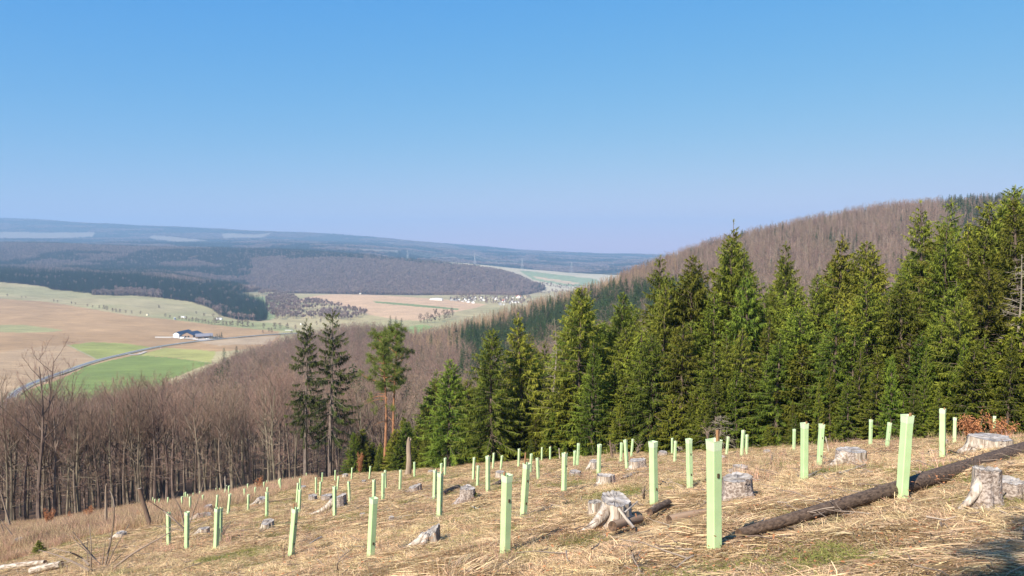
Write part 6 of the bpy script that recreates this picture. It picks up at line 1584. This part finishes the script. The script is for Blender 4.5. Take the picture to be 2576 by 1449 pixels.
# around stumps and log the grass stands higher
sx_, sy_ = [], []
for o in list(C.objects):
    if o.get('category') in ('stump', 'log') and o.location.y < 60:
        n = 34 if o.location.y < 30 else 16; a = gs.uniform(0, 6.28, n); rr = gs.uniform(.30, .62, n) * (1.0)
        sx_.append(o.location.x + np.cos(a) * rr); sy_.append(o.location.y + np.sin(a) * rr * .9 + .1)
x = np.concatenate(sx_); y = np.concatenate(sy_); m = open_ground(x, y, .02, .1); x, y = x[m], y[m]
scatter('grass_around_stumps', 'grass_tuft', np.c_[x, y, ground(x, y)], gs.uniform(.3, .6, len(x)), 'dry grass leaning against the stumps and logs', 'grass')
# reddish standing grass at the left back
x, y, dx = field(42000, 40, 97, 2, u0=-.85, u1=-.2); m = (dx < 780) & (y > 47 + 10 * (fbm(x, y, 7, 3) - .5) + np.clip(dx - 500, 0, 400) * .09); x, y = x[m], y[m]
scatter('tall_dry_grass', 'grass_up', np.c_[x, y, ground(x, y)], gs.uniform(.5, 1.0, len(x)) * (.55 + 1.1 * fbm(x, y, 4, 81)) * 1.25, 'tall reddish dry grass along the beech wood at left', 'grass')
x, y, dx = field(1900, 7, 60, 1.3); m = fbm(x, y, 3, 77) > .55; x, y = x[m], y[m]
scatter('dry_stalks', 'grass_up', np.c_[x, y, ground(x, y)], gs.uniform(.4, .95, len(x)), 'sparse standing dry stalks on the clearing', 'grass')
x, y, dx = field(9000, 3.8, 20, 1.5); x2, y2, d2 = field(14000, 18, 90, 1.4); x = np.r_[x, x2]; y = np.r_[y, y2]
gp = green(x, y); m = gs.random(len(x)) < sstep(.52, .68, gp) * (.45 + .35 * sstep(9, 16, y)); x, y = x[m], y[m]
scatter('green_grass', 'grass_green', np.c_[x, y, ground(x, y) + .02], gs.uniform(.55, 1.0, len(x)) * (1 + sstep(15, 60, y) * .9), 'fresh green grass patches between the straw', 'grass')
x, y, dx = field(700, 4, 30, 1.3)
scatter('leaf_litter', 'leaf_litter', np.c_[x, y, ground(x, y) + .05], gs.uniform(.8, 1.3, len(x)), 'scattered dry brown leaves on the straw', 'leaves')
x, y, dx = field(1500, 4, 80, 1.4)
scatter('stick_litter', 'stick_litter', np.c_[x, y, ground(x, y) + .04], gs.uniform(.7, 1.5, len(x)), 'small dead sticks scattered over the clearing', 'sticks')
print('grass', n1)
# ================================================================== VALLEY: ROAD, FARM, VILLAGE, PYLONS
def hit(dx, dy, Ya, Yb, first=True):
    u, t = ray(dx, dy); Ys = np.linspace(Ya, Yb, 1200); f = ground(u * Ys, Ys) - t * Ys
    s = np.where(np.sign(f[:-1]) != np.sign(f[1:]))[0]
    Y = (Ys[s[0]] if first else Ys[s[-1]]) if len(s) else Ys[np.argmin(np.abs(f))]
    return u * Y, Y, gz(u * Y, Y)
def strip_on_ground(name, pts, half, lift, mt, kind='structure', off=0.0, dash=None):
    P = np.array(pts); d = np.r_[0, np.cumsum(np.hypot(*np.diff(P, axis=0).T))]
    n = int(d[-1] / 7) + 2; s = np.linspace(0, d[-1], n)
    Q = np.c_[np.interp(s, d, P[:, 0]), np.interp(s, d, P[:, 1])]
    for _ in range(6): Q[1:-1] = (Q[:-2] + 2 * Q[1:-1] + Q[2:]) / 4
    T = np.gradient(Q, axis=0); T /= np.linalg.norm(T, axis=1, keepdims=True); Nn = np.c_[-T[:, 1], T[:, 0]]
    L = Q + Nn * (half + off); Rr = Q + Nn * (-half + off)
    zc = ground(Q[:, 0], Q[:, 1]) + lift; zc = np.convolve(np.pad(zc, 3, mode='edge'), np.ones(7) / 7, 'valid')
    V = np.r_[np.c_[L, zc], np.c_[Rr, zc]]
    F = [[i, n + i, n + i + 1, i + 1] for i in range(n - 1) if dash is None or i % dash == 0]
    b = MB(); b.add(V, None, F); o = part(name, b.mesh(name, [M[mt]])); tagp(o, kind=kind); return o
ROAD_D = [(-60, 1120), (-5, 1062), (10, 1030), (22, 1005), (45, 983), (75, 967), (100, 958), (150, 940), (213, 917), (277, 899), (337, 885), (400, 872), (467, 862), (517, 857), (583, 850.5), (650, 844), (713, 840), (760, 838)]
RP = [hit(a, b, 480, 1600)[:2] for a, b in ROAD_D]
strip_on_ground('road_verge', RP, 6.5, 0.55, 'verge')
strip_on_ground('road', RP, 3.3, 0.75, 'asphalt')
for k, off in enumerate((-2.9, 2.9)): strip_on_ground('road_edge_line', RP, .14, 0.80, 'line', off=off)
strip_on_ground('road_centre_line', RP, .10, 0.80, 'line', dash=2)
b_ = lambda zx, zy: (319.4 + zx / 8.064, 766.7 + zy / 8.064)
a_ = lambda zx, zy: (zx / 3.0, 511.1 + zy / 3.0)
v_ = lambda zx, zy: (1022.2 + zx / 6.719, 702.8 + zy / 6.719)
strip_on_ground('farm_track', [hit(*a_(*p), 600, 1700)[:2] for p in [(1170, 1013), (1240, 1013), (1310, 1016), (1370, 1026)]], 2.2, .5, 'gravel')
strip_on_ground('field_track', [hit(*a_(*p), 600, 1700)[:2] for p in [(500, 1068), (560, 1095), (650, 1140), (745, 1190)]], 1.2, .5, 'verge')
strip_on_ground('field_turnout', [hit(*a_(*p), 600, 1700)[:2] for p in [(960, 1140), (1030, 1150), (1100, 1120)]], 3.0, .62, 'gravel')
# yard
yp = [hit(*b_(*p), 900, 1700) for p in [(920, 660), (1100, 690), (1330, 715), (1560, 742), (1960, 690), (1900, 660), (1500, 640), (1000, 630)]]
b = MB(); V = [(x, y, gz(x, y) + .6) for x, y, z in yp]; b.add(V, [[0, i, i + 1] for i in range(1, len(V) - 1)]); o = part('farm_yard', b.mesh('farm_yard', [M['gravel']])); tagp(o, kind='structure')
# ---- farm halls: x axis runs along the road side, y away from the viewer
def gable_hall(name, lab, org, yaw, w, d, eave, ridge, wall, roof, solar=False, openings=(), front=None, cat='barn', overhang=.8, parts=()):
    o = thing(name, lab, cat, org, (0, 0, yaw))
    b = MB(); prof = [(0, -1), (w, -1), (w, eave), (w / 2, ridge), (0, eave)]
    b.prism(prof, 0, d); part('wall', b.mesh('wall', [M[wall]]), o)
    ov = overhang
    for s, nm in ((0, 'roof'), (1, 'roof')):
        m = MB(); sl = (ridge - eave) / (w / 2)
        xe, xr = (-ov, w / 2) if s == 0 else (w + ov, w / 2); ze = eave - ov * sl + .15; zr = ridge + .15
        V = [(xe, -ov, ze), (xr, -ov, zr), (xr, d + ov, zr), (xe, d + ov, ze), (xe, -ov, ze + .25), (xr, -ov, zr + .25), (xr, d + ov, zr + .25), (xe, d + ov, ze + .25)]
        m.add(V, None, [[0, 1, 2, 3], [7, 6, 5, 4], [0, 4, 5, 1], [3, 2, 6, 7], [0, 3, 7, 4], [1, 5, 6, 2]])
        rf = part(nm, m.mesh('roof', [M[roof]]), o)
        if solar:
            nx, ny = 3, max(int(d // 8), 1)
            for i in range(nx):
                for j in range(ny):
                    f0, f1 = .06 + i * .31, .06 + i * .31 + .28; y0 = (j + .04) * d / ny; y1 = (j + .94) * d / ny
                    pt = lambda f, y: (xe + (xr - xe) * f, y, ze + (zr - ze) * f + .38)
                    pm = MB(); pm.poly([pt(f0, y0), pt(f1, y0), pt(f1, y1), pt(f0, y1)]); part('solar_panel', pm.mesh('solar_panel', [M['solar']]), rf)
    for side, a0, a1, z0, z1, mt in openings:
        m = MB()
        if side == 'f': m.box(a0, a1, -.06, .02, z0, z1)
        elif side == 'l': m.box(-.06, .02, a0, a1, z0, z1)
        else: m.box(w - .02, w + .06, a0, a1, z0, z1)
        part('door' if z0 < .3 else 'window', m.mesh('opening', [M[mt]]), o)
    return o
def bpt(zx, zy): return hit(*b_(zx, zy), 1000, 1600)
A = bpt(935, 672); B = bpt(1058, 680)
def along(p, q): return math.atan2(q[1] - p[1], q[0] - p[0])
sc_h = lambda zpx, Y: zpx / 8.064 * S / F * Y
YA = A[1]
gable_hall('farm_hall', 'big white walled farm hall with dark blue solar roof beside the road', A, R(-4), sc_h(125, YA), 44, sc_h(85, YA), sc_h(85, YA) + 2.6, 'white_wall', 'roof_dark', True, overhang=.7)
Bm = (A[0] + sc_h(140, YA), A[1] + 4, A[2])
gable_hall('farm_hall', 'middle farm hall with dark panelled roof and open front beside the white one', Bm, R(-10), sc_h(270, YA), 30, sc_h(52, YA), sc_h(52, YA) + 4.6, 'timber', 'roof_dark', True,
           [('f', 1.5, 5.5, .1, 3.2, 'opening'), ('f', 7, 10.5, .1, 3.2, 'opening'), ('f', 12.5, 16, .1, 3.4, 'opening')])
Cc = bpt(1385, 690)
gable_hall('farm_barn', 'timber fronted barn with grey corrugated roof, right one of the farm', (Cc[0], Cc[1], Cc[2]), R(-62), 15, sc_h(330, YA) * .95, sc_h(62, YA), sc_h(62, YA) + 3.8, 'timber', 'roof_grey', False,
           [('f', 1.5, 4.5, .1, 4.2, 'opening'), ('f', 9.5, 12.5, .1, 4.2, 'opening'), ('r', 3, 10, .1, 3.6, 'opening'), ('r', 12, 20, .1, 3.6, 'opening')])
def plain_box(name, lab, cat, org, yaw, w, d, h, mt, roofmt=None, lift=0):
    o = thing(name, lab, cat, org, (0, 0, yaw)); b = MB(); b.box(0, w, 0, d, -.3 + lift, h); part('body', b.mesh('body', [M[mt]]), o)
    b = MB(); b.box(-.15, w + .15, -.15, d + .15, h, h + .2); part('top', b.mesh('top', [M[roofmt or mt]]), o); return o
p = bpt(1075, 690); plain_box('annex', 'low white block in front of the white farm hall', 'shed', p, R(-6), 6.5, 4, 3.0, 'white_wall', 'roof_pale')
p = bpt(570, 668); q = bpt(925, 676); L_ = math.hypot(q[0] - p[0], q[1] - p[1]); plain_box('silage_wall', 'long low concrete wall running left from the farm', 'wall', p, along(p, q), L_, .8, 1.7, 'concrete')
p = bpt(1335, 712); plain_box('bale_stack', 'low pale heap of wrapped bales in the farm yard', 'bales', p, R(-8), 9, 3, 1.3, 'white_wall')
def vehicle(name, lab, cat, org, yaw, L, W, H, paint, cab=None, van=False):
    o = thing(name, lab, cat, org, (0, 0, yaw)); b = MB()
    if van: prof = [(0, .35), (L, .35), (L, 1.0), (L * .93, 1.15), (L * .84, H), (0, H)]
    else: prof = [(0, .35), (L, .35), (L, .85), (L * .78, .95), (L * .62, H), (L * .18, H), (L * .03, .95), (0, .9)]
    b.prism(prof, 0, W); part('body', b.mesh('body', [M[paint]]), o)
    for xx in (L * .18, L * .8):
        for yy in (-.04, W - .2):
            t = MB(); t.tubes(np.array([[[xx, yy, .34], [xx, yy + .24, .34]]]), np.array([[.34, .34]]), 10, cap=True); part('wheel', t.mesh('wheel', [M['black']]), o)
    t = MB(); t.box(L * .22, L * .8 if not van else L * .9, -.02, W + .02, H * .62, H * .9); part('window', t.mesh('window', [M['glass']]), o)
    if cab:
        t = MB(); t.box(L * .72, L * 1.0, .05, W - .05, .6, H * .8); part('cab', t.mesh('cab', [M[cab]]), o)
    return o
p = bpt(1565, 715); vehicle('parked_car', 'white car parked in front of the farm hedge', 'car', p, R(8), 4.6, 1.8, 1.5, 'white_paint')
p = bpt(1610, 705); vehicle('parked_van', 'white van parked behind the white car at the farm', 'van', p, R(10), 5.6, 2.0, 2.2, 'white_paint', van=True)
p = bpt(1475, 695); vehicle('tractor', 'small green tractor in front of the timber barn', 'tractor', p, R(-20), 4.2, 2.0, 2.6, 'green_paint')
p = hit(*b_(950, 300), 1300, 2100); vehicle('truck', 'blue truck with white box standing at the field edge', 'truck', p, R(-60), 8.5, 2.6, 4.2, 'white_paint', cab='blue_paint', van=True)
p = hit(*b_(1100, 262), 1300, 2100); plain_box('caravan', 'white caravan left one of the pair on the meadow', 'caravan', p, R(-10), 6.5, 2.6, 3.0, 'white_paint')
p = hit(*b_(1150, 266), 1300, 2100); plain_box('caravan', 'small white trailer right one of the pair on the meadow', 'caravan', p, R(5), 4.5, 2.4, 2.4, 'white_paint')
p = hit(*b_(1810, 298), 1300, 2100); plain_box('shelter', 'long white shelter below the dark wood spur', 'shelter', p, R(-8), 12, 4, 3.2, 'white_paint', 'roof_pale')
p = hit(*b_(385, 218), 1300, 2200); plain_box('hut', 'tiny pale hut at the field edge left of the truck', 'hut', p, R(0), 4, 3, 3.4, 'cream_wall', 'roof_grey')
p = hit(*a_(2265, 918), 1300, 2200); plain_box('hut', 'small white hut in the meadow left of the left tall spruce', 'hut', p, R(0), 3, 3, 3, 'white_wall')
p = hit(*a_(2150, 962), 1200, 2000); plain_box('bridge_wall', 'long pale concrete wall on the meadow by the road', 'wall', p, R(-3), 15, 1.2, 1.6, 'concrete')
p = hit(238, 1033, 300, 900); plain_box('tree_stand', 'tiny pale hunting hut glimpsed between the beech crowns', 'hut', (p[0], p[1], p[2]), R(20), 2.2, 2.2, 3.6, 'white_wall', 'roof_red')
# hedge of small spruces by the barn
for i, (zx, zy, h) in enumerate([(1692, 700, 80), (1745, 702, 75), (1790, 700, 75), (1832, 697, 88), (1876, 694, 88), (1920, 690, 100)]):
    x, y, z = bpt(zx, zy); H = sc_h(h, y) * 1.1
    tree('conifer', 'dark conifer in the farm hedge, %s from the left' % words[i], 'tree', 'six conifers beside the farm', x, y, H * 1.25, CL[i % 4], ('trunk', 'crown'), z=z, wide=2.1)
# delineator posts
for i, (zx, zy) in enumerate([(590, 868), (1032, 800), (1112, 812), (682, 888), (140, 962), (248, 975), (2200, 668), (1780, 690)]):
    x, y, z = hit(*b_(zx, zy), 800, 1600); b = MB(); b.box(-.16, .16, -.1, .1, -.2, 1.6); o = thing('road_post', 'white roadside post, %s along the road past the farm' % words[i], 'post', (x, y, z), group='white posts along the road'); part('post', b.mesh('road_post', [M['white_paint']]), o)
    b = MB(); b.box(-.165, .165, -.11, .11, 1.15, 1.4); part('black_band', b.mesh('post_band', [M['black']]), o)
# ---- orchard and field trees
OT = []
for i in range(4):
    t, c = broadleaf(8, seed=80 + i, dens=0.6, nprim=12, spread=.42, first=.3, thick=3.0, twig_w=16, sides=4, upright=.55)
    OT.append((8, t.mesh('orchard_trunk', [M['twig_dark']]), c.mesh('orchard_crown', [M['twig_shrub']])))
row = [(780, 250, 6), (870, 272, 5), (1060, 305, 6), (1120, 308, 5), (1200, 325, 7), (1260, 338, 5), (1330, 345, 7), (1400, 355, 7), (1450, 362, 6), (1530, 372, 7), (1590, 385, 7), (1660, 398, 6), (1720, 405, 5), (1780, 400, 10), (1850, 402, 11), (1950, 420, 7), (2020, 425, 7), (2090, 432, 7), (2140, 432, 8), (2250, 446, 10), (2340, 452, 11), (2440, 455, 12), (2550, 455, 6)]
for i, (zx, zy, h) in enumerate(row):
    x, y, z = hit(*b_(zx, zy), 1200, 2300)
    tree('orchard_tree', 'bare fruit tree along the field edge behind the farm, %s from the left' % ORD[i], 'tree', 'fruit trees along the field edge', x, y, h * 1.25, OT[i % 4], ('trunk', 'crown'), wide=1.15, z=z)
row = [(55, 705, 5), (165, 718, 4), (195, 718, 4), (405, 745, 5), (435, 748, 4), (540, 763, 5), (570, 765, 4), (660, 782, 5), (700, 788, 4), (750, 793, 5), (785, 806, 8), (805, 812, 8), (850, 820, 6), (875, 824, 6), (905, 828, 6), (950, 832, 5), (995, 835, 5), (1060, 838, 5), (1200, 795, 6), (1480, 838, 5), (1540, 855, 6), (1610, 860, 6), (1660, 862, 6)]
for i, (zx, zy, h) in enumerate(row):
    x, y, z = hit(*a_(zx, zy), 1200, 2400)
    tree('orchard_tree', 'small dark bush on the meadow above the ploughed field, %s from the left' % ORD[i], 'tree', 'bushes on the meadow above the field', x, y, h * 1.3, OT[i % 4], ('trunk', 'crown'), wide=1.1, z=z)
row = [(1990, 945, 10), (2030, 975, 8), (2050, 980, 9), (1985, 985, 6), (2075, 955, 13), (2115, 950, 11), (2170, 955, 12), (2230, 955, 9), (2200, 992, 7), (2085, 880, 22), (2420, 905, 10), (2390, 925, 9)]
for i, (zx, zy, h) in enumerate(row):
    x, y, z = hit(*a_(zx, zy), 1200, 2400)
    tree('field_tree', 'bare tree on the meadow left of the tall spruces, %s there' % ORD[i], 'tree', 'bare trees on the meadow by the road', x, y, h, OT[i % 4], ('trunk', 'crown'), wide=.9, z=z)
row = [(240, 740, 24), (360, 735, 26), (420, 735, 22), (485, 730, 34), (560, 700, 20), (640, 690, 28), (690, 680, 26), (780, 640, 26), (730, 660, 20), (300, 745, 16)]
for i, (zx, zy, h) in enumerate(row):
    x, y, z = hit(*v_(zx, zy), 1000, 1900)
    tree('field_tree', 'tall bare tree by the foot of the striped tan field, %s of its group' % ORD[i], 'tree', 'bare trees below the tan field', x, y, h * .75, OT[i % 4], ('trunk', 'crown'), wide=.75, z=z)
# bushes in the valley
def bush_stuff(name, lab, poly, Ya, Yb, n, cell, hr, seed, key='far_bare'):
    x, y, g = sample(n, -.85, .3, Ya, Yb, seed); z = ground(x, y); dx, dy = picture(x, y, z)
    m = inpoly(dx, dy, poly) & (fbm(x, y, 60, seed) > .42); x, y, z = x[m], y[m], z[m]; i = thin(x, y, cell); x, y, z = x[i], y[i], z[i]
    s = g.uniform(hr[0], hr[1], len(x)) / 15.; scatter(name, key, np.c_[x, y, z], np.c_[s * 1.1, s * 1.1, s], lab, 'bushes'); print(name, len(x))
bush_stuff('valley_bushes', 'grey leafless bushes and trees filling the valley hollow before the tan field', [(668, 752), (700, 742), (738, 748), (752, 760), (800, 758), (835, 768), (880, 778), (925, 792), (880, 806), (800, 802), (700, 806), (672, 790)], 1600, 2600, 30000, 11, (9, 16), 91)
bush_stuff('river_bushes', 'pale grey trees along the river behind the fields', [(600, 748), (700, 736), (870, 733), (1050, 740), (1200, 750), (1330, 742), (1330, 736), (1200, 741), (1050, 731), (870, 724), (700, 729)], 2500, 3300, 50000, 12, (8, 14), 92)
bush_stuff('village_trees', 'garden trees between the village houses', [(1130, 752), (1200, 748), (1330, 746), (1350, 765), (1300, 775), (1200, 775), (1140, 762)], 2200, 3000, 30000, 17, (5, 10), 93)
bush_stuff('slope_bushes', 'bushes dotted below the pylon field', [(1350, 712), (1500, 722), (1490, 735), (1400, 745), (1340, 740)], 3100, 4000, 20000, 20, (6, 12), 94)
# ---- village
def house(i, zx, zy, wz, lab, wall='white_wall', roof='roof_dark', yaw=0., long=False, hz=None, win=2):
    x, y, z = hit(*v_(zx, zy), 2150, 3050)
    w = wz / 6.719 * S / F * y; d = w * (1.1 if not long else .35); e = max(w * .42, 3.4) if not long else max(w * .12, 4)
    if hz: e = hz
    o = thing('village_house' if not long else 'village_hall', lab, 'house' if not long else 'hall', (x - w / 2, y, z), (0, 0, R(yaw)), 'houses of the village in the valley')
    b = MB(); ridge = e + w * (.42 if not long else .04)
    b.prism([(0, -1), (w, -1), (w, e), (w / 2, ridge), (0, e)], 0, d); part('wall', b.mesh('wall', [M[wall]]), o)
    for s in (0, 1):
        xe, xr = (-.6, w / 2) if s == 0 else (w + .6, w / 2); m = MB(); ze = e - .3; V = [(xe, -.5, ze + .2), (xr, -.5, ridge + .2), (xr, d + .5, ridge + .2), (xe, d + .5, ze + .2), (xe, -.5, ze + .5), (xr, -.5, ridge + .5), (xr, d + .5, ridge + .5), (xe, d + .5, ze + .5)]
        m.add(V, None, [[0, 1, 2, 3], [7, 6, 5, 4], [0, 4, 5, 1], [3, 2, 6, 7], [0, 3, 7, 4], [1, 5, 6, 2]]); rf = part('roof', m.mesh('roof', [M[roof]]), o)
        if s == 0 and not long: c = MB(); c.box(w * .62, w * .62 + .8, d * .5, d * .5 + .8, e, ridge + 1.0); part('chimney', c.mesh('chimney', [M['grey_wall']]), rf)
    for k in range(win):
        for lv in range(2 if e > 5 else 1):
            m = MB(); x0 = w * (.2 + .6 * k / max(win - 1, 1)) - .6; m.box(x0, x0 + 1.2, -.05, .02, 1.1 + 2.7 * lv, 2.4 + 2.7 * lv); part('window', m.mesh('window', [M['glass']]), o)
HS = [(500, 352, 210, 'long flat white hall left of the village beside the tan field', 'white_wall', 'roof_pale', -4, True), (768, 362, 58, 'grey house at the left end of the village', 'grey_wall', 'roof_dark', 10, False), (835, 370, 50, 'dark roofed grey house second from the left in the village', 'grey_wall', 'roof_dark', 25, False),
      (893, 360, 46, 'white gabled house third from the left in the village', 'white_wall', 'roof_dark', 20, False), (952, 380, 34, 'narrow white house in front of the third from left', 'white_wall', 'roof_dark', 10, False), (982, 350, 44, 'white house with dark roof in the left village cluster', 'white_wall', 'roof_dark', -15, False),
      (1008, 372, 30, 'small white annex house in the left village cluster', 'white_wall', 'roof_grey', 0, False), (1050, 395, 48, 'white house near the field corner, left of centre of the village', 'white_wall', 'roof_grey', 12, False), (1098, 350, 54, 'dark roofed gable house in the middle of the village', 'white_wall', 'roof_dark', 25, False),
      (1152, 356, 42, 'white house right beside the dark roofed middle gable', 'white_wall', 'roof_dark', 0, False), (1165, 322, 40, 'farther dark roofed house behind the village middle', 'white_wall', 'roof_dark', 20, False), (1130, 406, 50, 'lowest white house at the tip of the tan field', 'white_wall', 'roof_grey', 8, False),
      (1258, 335, 52, 'upper white gabled house of the pair right of the village middle', 'white_wall', 'roof_dark', -8, False), (1300, 366, 52, 'lower white gabled house of the pair right of the village middle', 'white_wall', 'roof_dark', 6, False), (1255, 366, 38, 'flat white garage house left of the lower gabled one', 'white_wall', 'roof_pale', 0, False),
      (1462, 322, 34, 'small dark roofed house left of the big square white one', 'grey_wall', 'roof_dark', 0, False), (1520, 352, 58, 'big square white house standing alone', 'white_wall', 'roof_grey', 0, False), (1687, 330, 48, 'round looking white house under a dark tree', 'white_wall', 'roof_grey', 0, False),
      (1795, 318, 42, 'white house with low roof between the single houses', 'white_wall', 'roof_grey', 0, False), (1895, 318, 60, 'white house with red roof on the upper right', 'white_wall', 'roof_red', 10, False), (1945, 314, 34, 'red roofed annex beside the upper right white house', 'white_wall', 'roof_red', 40, False),
      (2010, 323, 50, 'cream yellow gabled house, rightmost of the village', 'cream_wall', 'roof_red', -8, False), (1662, 388, 56, 'low house with red tiled roof right of centre', 'white_wall', 'roof_red', 20, False), (1790, 398, 44, 'square white hall by the spruce tops', 'white_wall', 'roof_pale', 0, False),
      (1862, 402, 92, 'long white building just above the spruce tops', 'white_wall', 'roof_pale', 12, True), (1595, 448, 60, 'grey roofed shed low between the treetops', 'grey_wall', 'roof_grey', 5, False), (1650, 472, 26, 'tiny white house between the spruce tops', 'white_wall', 'roof_grey', 0, False), (1758, 420, 44, 'dark roofed house just above the spruce tops', 'grey_wall', 'roof_dark', 0, False)]
for i, (zx, zy, wz, lab, wl, rf, yw, lg) in enumerate(HS): house(i, zx, zy, wz, lab, wl, rf, yw, lg)
p = hit(*[a + b for a, b in zip((859, 511.1), (134 / 3, 686 / 3))], 2300, 3000); plain_box('hut', 'lone white hut at the upper edge of the tan field', 'hut', p, 0, 9, 6, 5, 'white_wall', 'roof_grey')
# ---- pylons and wires
p_ = lambda zx, zy: (1150.0 + zx / 6.72, 606.9 + zy / 6.72)
def pylon(base, top_dy, Y, lab, yaw):
    dx, dy = base; u, t = ray(dx, dy); x = u * Y; z = gz(x, Y); H = Y * float(tz(top_dy)) - z
    o = thing('power_pylon', lab, 'pylon', (x, Y, z), (0, 0, yaw)); r = .42
    def bar(P, rr=r): 
        m = MB(); m.tubes(np.array([P], float), np.full((1, len(P)), rr), 4); return m
    wb, wt = H * .13, H * .018
    for sx in (-1, 1):
        for sy in (-1, 1): part('leg', bar([(sx * wb, sy * wb, -1), (sx * wt * 1.6, sy * wt * 1.6, H * .62), (sx * wt, sy * wt, H)]).mesh('pylon_leg', [M['steel']]), o)
    m = MB(); lv = np.linspace(0, 1, 9)
    for a, b in zip(lv[:-1], lv[1:]):
        wa = np.interp(a, [0, .62, 1], [wb, wt * 1.6, wt]); wc = np.interp(b, [0, .62, 1], [wb, wt * 1.6, wt])
        for s1, s2 in (((-1, -1), (1, -1)), ((1, -1), (1, 1)), ((1, 1), (-1, 1)), ((-1, 1), (-1, -1))):
            m.tubes(np.array([[(s1[0] * wa, s1[1] * wa, a * H), (s2[0] * wc, s2[1] * wc, b * H)]]), np.full((1, 2), .2), 3)
    part('lattice', m.mesh('pylon_lattice', [M['steel']]), o)
    arms = []
    for f, w in ((.70, .13), (.83, .17), (.95, .10)):
        part('cross_arm', bar([(-w * H, 0, f * H), (0, 0, f * H + H * .012), (w * H, 0, f * H)], .38).mesh('cross_arm', [M['steel']]), o)
        arms.append((w * H, f * H))
    c, s = math.cos(yaw), math.sin(yaw)
    return [[(x + sg * w * c, Y + sg * w * s, z + h - 1.5) for sg in (-1, 1)] for w, h in arms]
yw = R(35)
pA = pylon(p_(298, 352), 637.4, 4150, 'steel power pylon, second from the left on the ridge', yw); pB = pylon(p_(1098, 462), 649.5, 4080, 'steel power pylon in the middle of the pale ridge field', yw)
pC = pylon(p_(1932, 537), 658.5, 4250, 'broad steel power pylon, rightmost above the pale ridge field', yw); pD = pylon((1025.5, 645), 628, 4150, 'faint steel power pylon at the left end of the ridge field', yw)
def wires(a, b, lab, sag=14):
    o = thing('power_line', lab, 'power line', a[0][0]); org = np.array(a[0][0])
    for lv in range(3):
        for sd in range(2):
            p, q = np.array(a[lv][sd]), np.array(b[lv][sd]); s = np.linspace(0, 1, 14)[:, None]; P = p + (q - p) * s; P[:, 2] -= (4 * sag * s * (1 - s))[:, 0]
            m = MB(); m.tubes((P - org)[None], np.full((1, 14), .30), 4); part('wire', m.mesh('wire', [M['steel']]), o)
wires(pA, pB, 'power line wires sagging between the two middle pylons', 20); wires(pB, pC, 'power line wires between the middle and the right pylon', 16); wires(pD, pA, 'faint power line wires between the two left pylons', 12)
# ---- woods on the far hills, clumps of crowns
x, y, g = sample(260000, -.80, .62, 5600, 13200, 201); z = ground(x, y)
m = seen(x, y, z + 22, .0003); x, y, z = x[m], y[m], z[m]; dx, dy = picture(x, y, z)
m = np.ones(len(x), bool)
for pl in ([(-50, 583), (150, 585), (240, 585), (235, 597), (130, 603), (-50, 601)], [(555, 588), (590, 587), (640, 590), (690, 585), (660, 600), (560, 602)], [(380, 592), (440, 596), (530, 606), (450, 612), (370, 602)], [(900, 625), (960, 628), (1010, 630), (1000, 636), (900, 632)]): m &= ~inpoly(dx, dy, pl)
x, y, z = x[m], y[m], z[m]; i = thin(x, y, 40); x, y, z = x[i], y[i], z[i]
k = fbm(x, y, 420, 33) > .47; print('far hills', len(x))
for kk, key, nm, lb in ((True, 'far_conifer', 'far_conifer_wood', 'blue hazy conifer woods on the farthest hills'), (False, 'far_bare', 'far_bare_wood', 'hazy leafless woods on the farthest hills')):
    mm = k == kk; s = g.uniform(.9, 1.3, mm.sum()); scatter(nm, key, np.c_[x[mm], y[mm], z[mm] - 2], np.c_[s * 4.5, s * 4.5, s * 1.25], lb, 'wood')
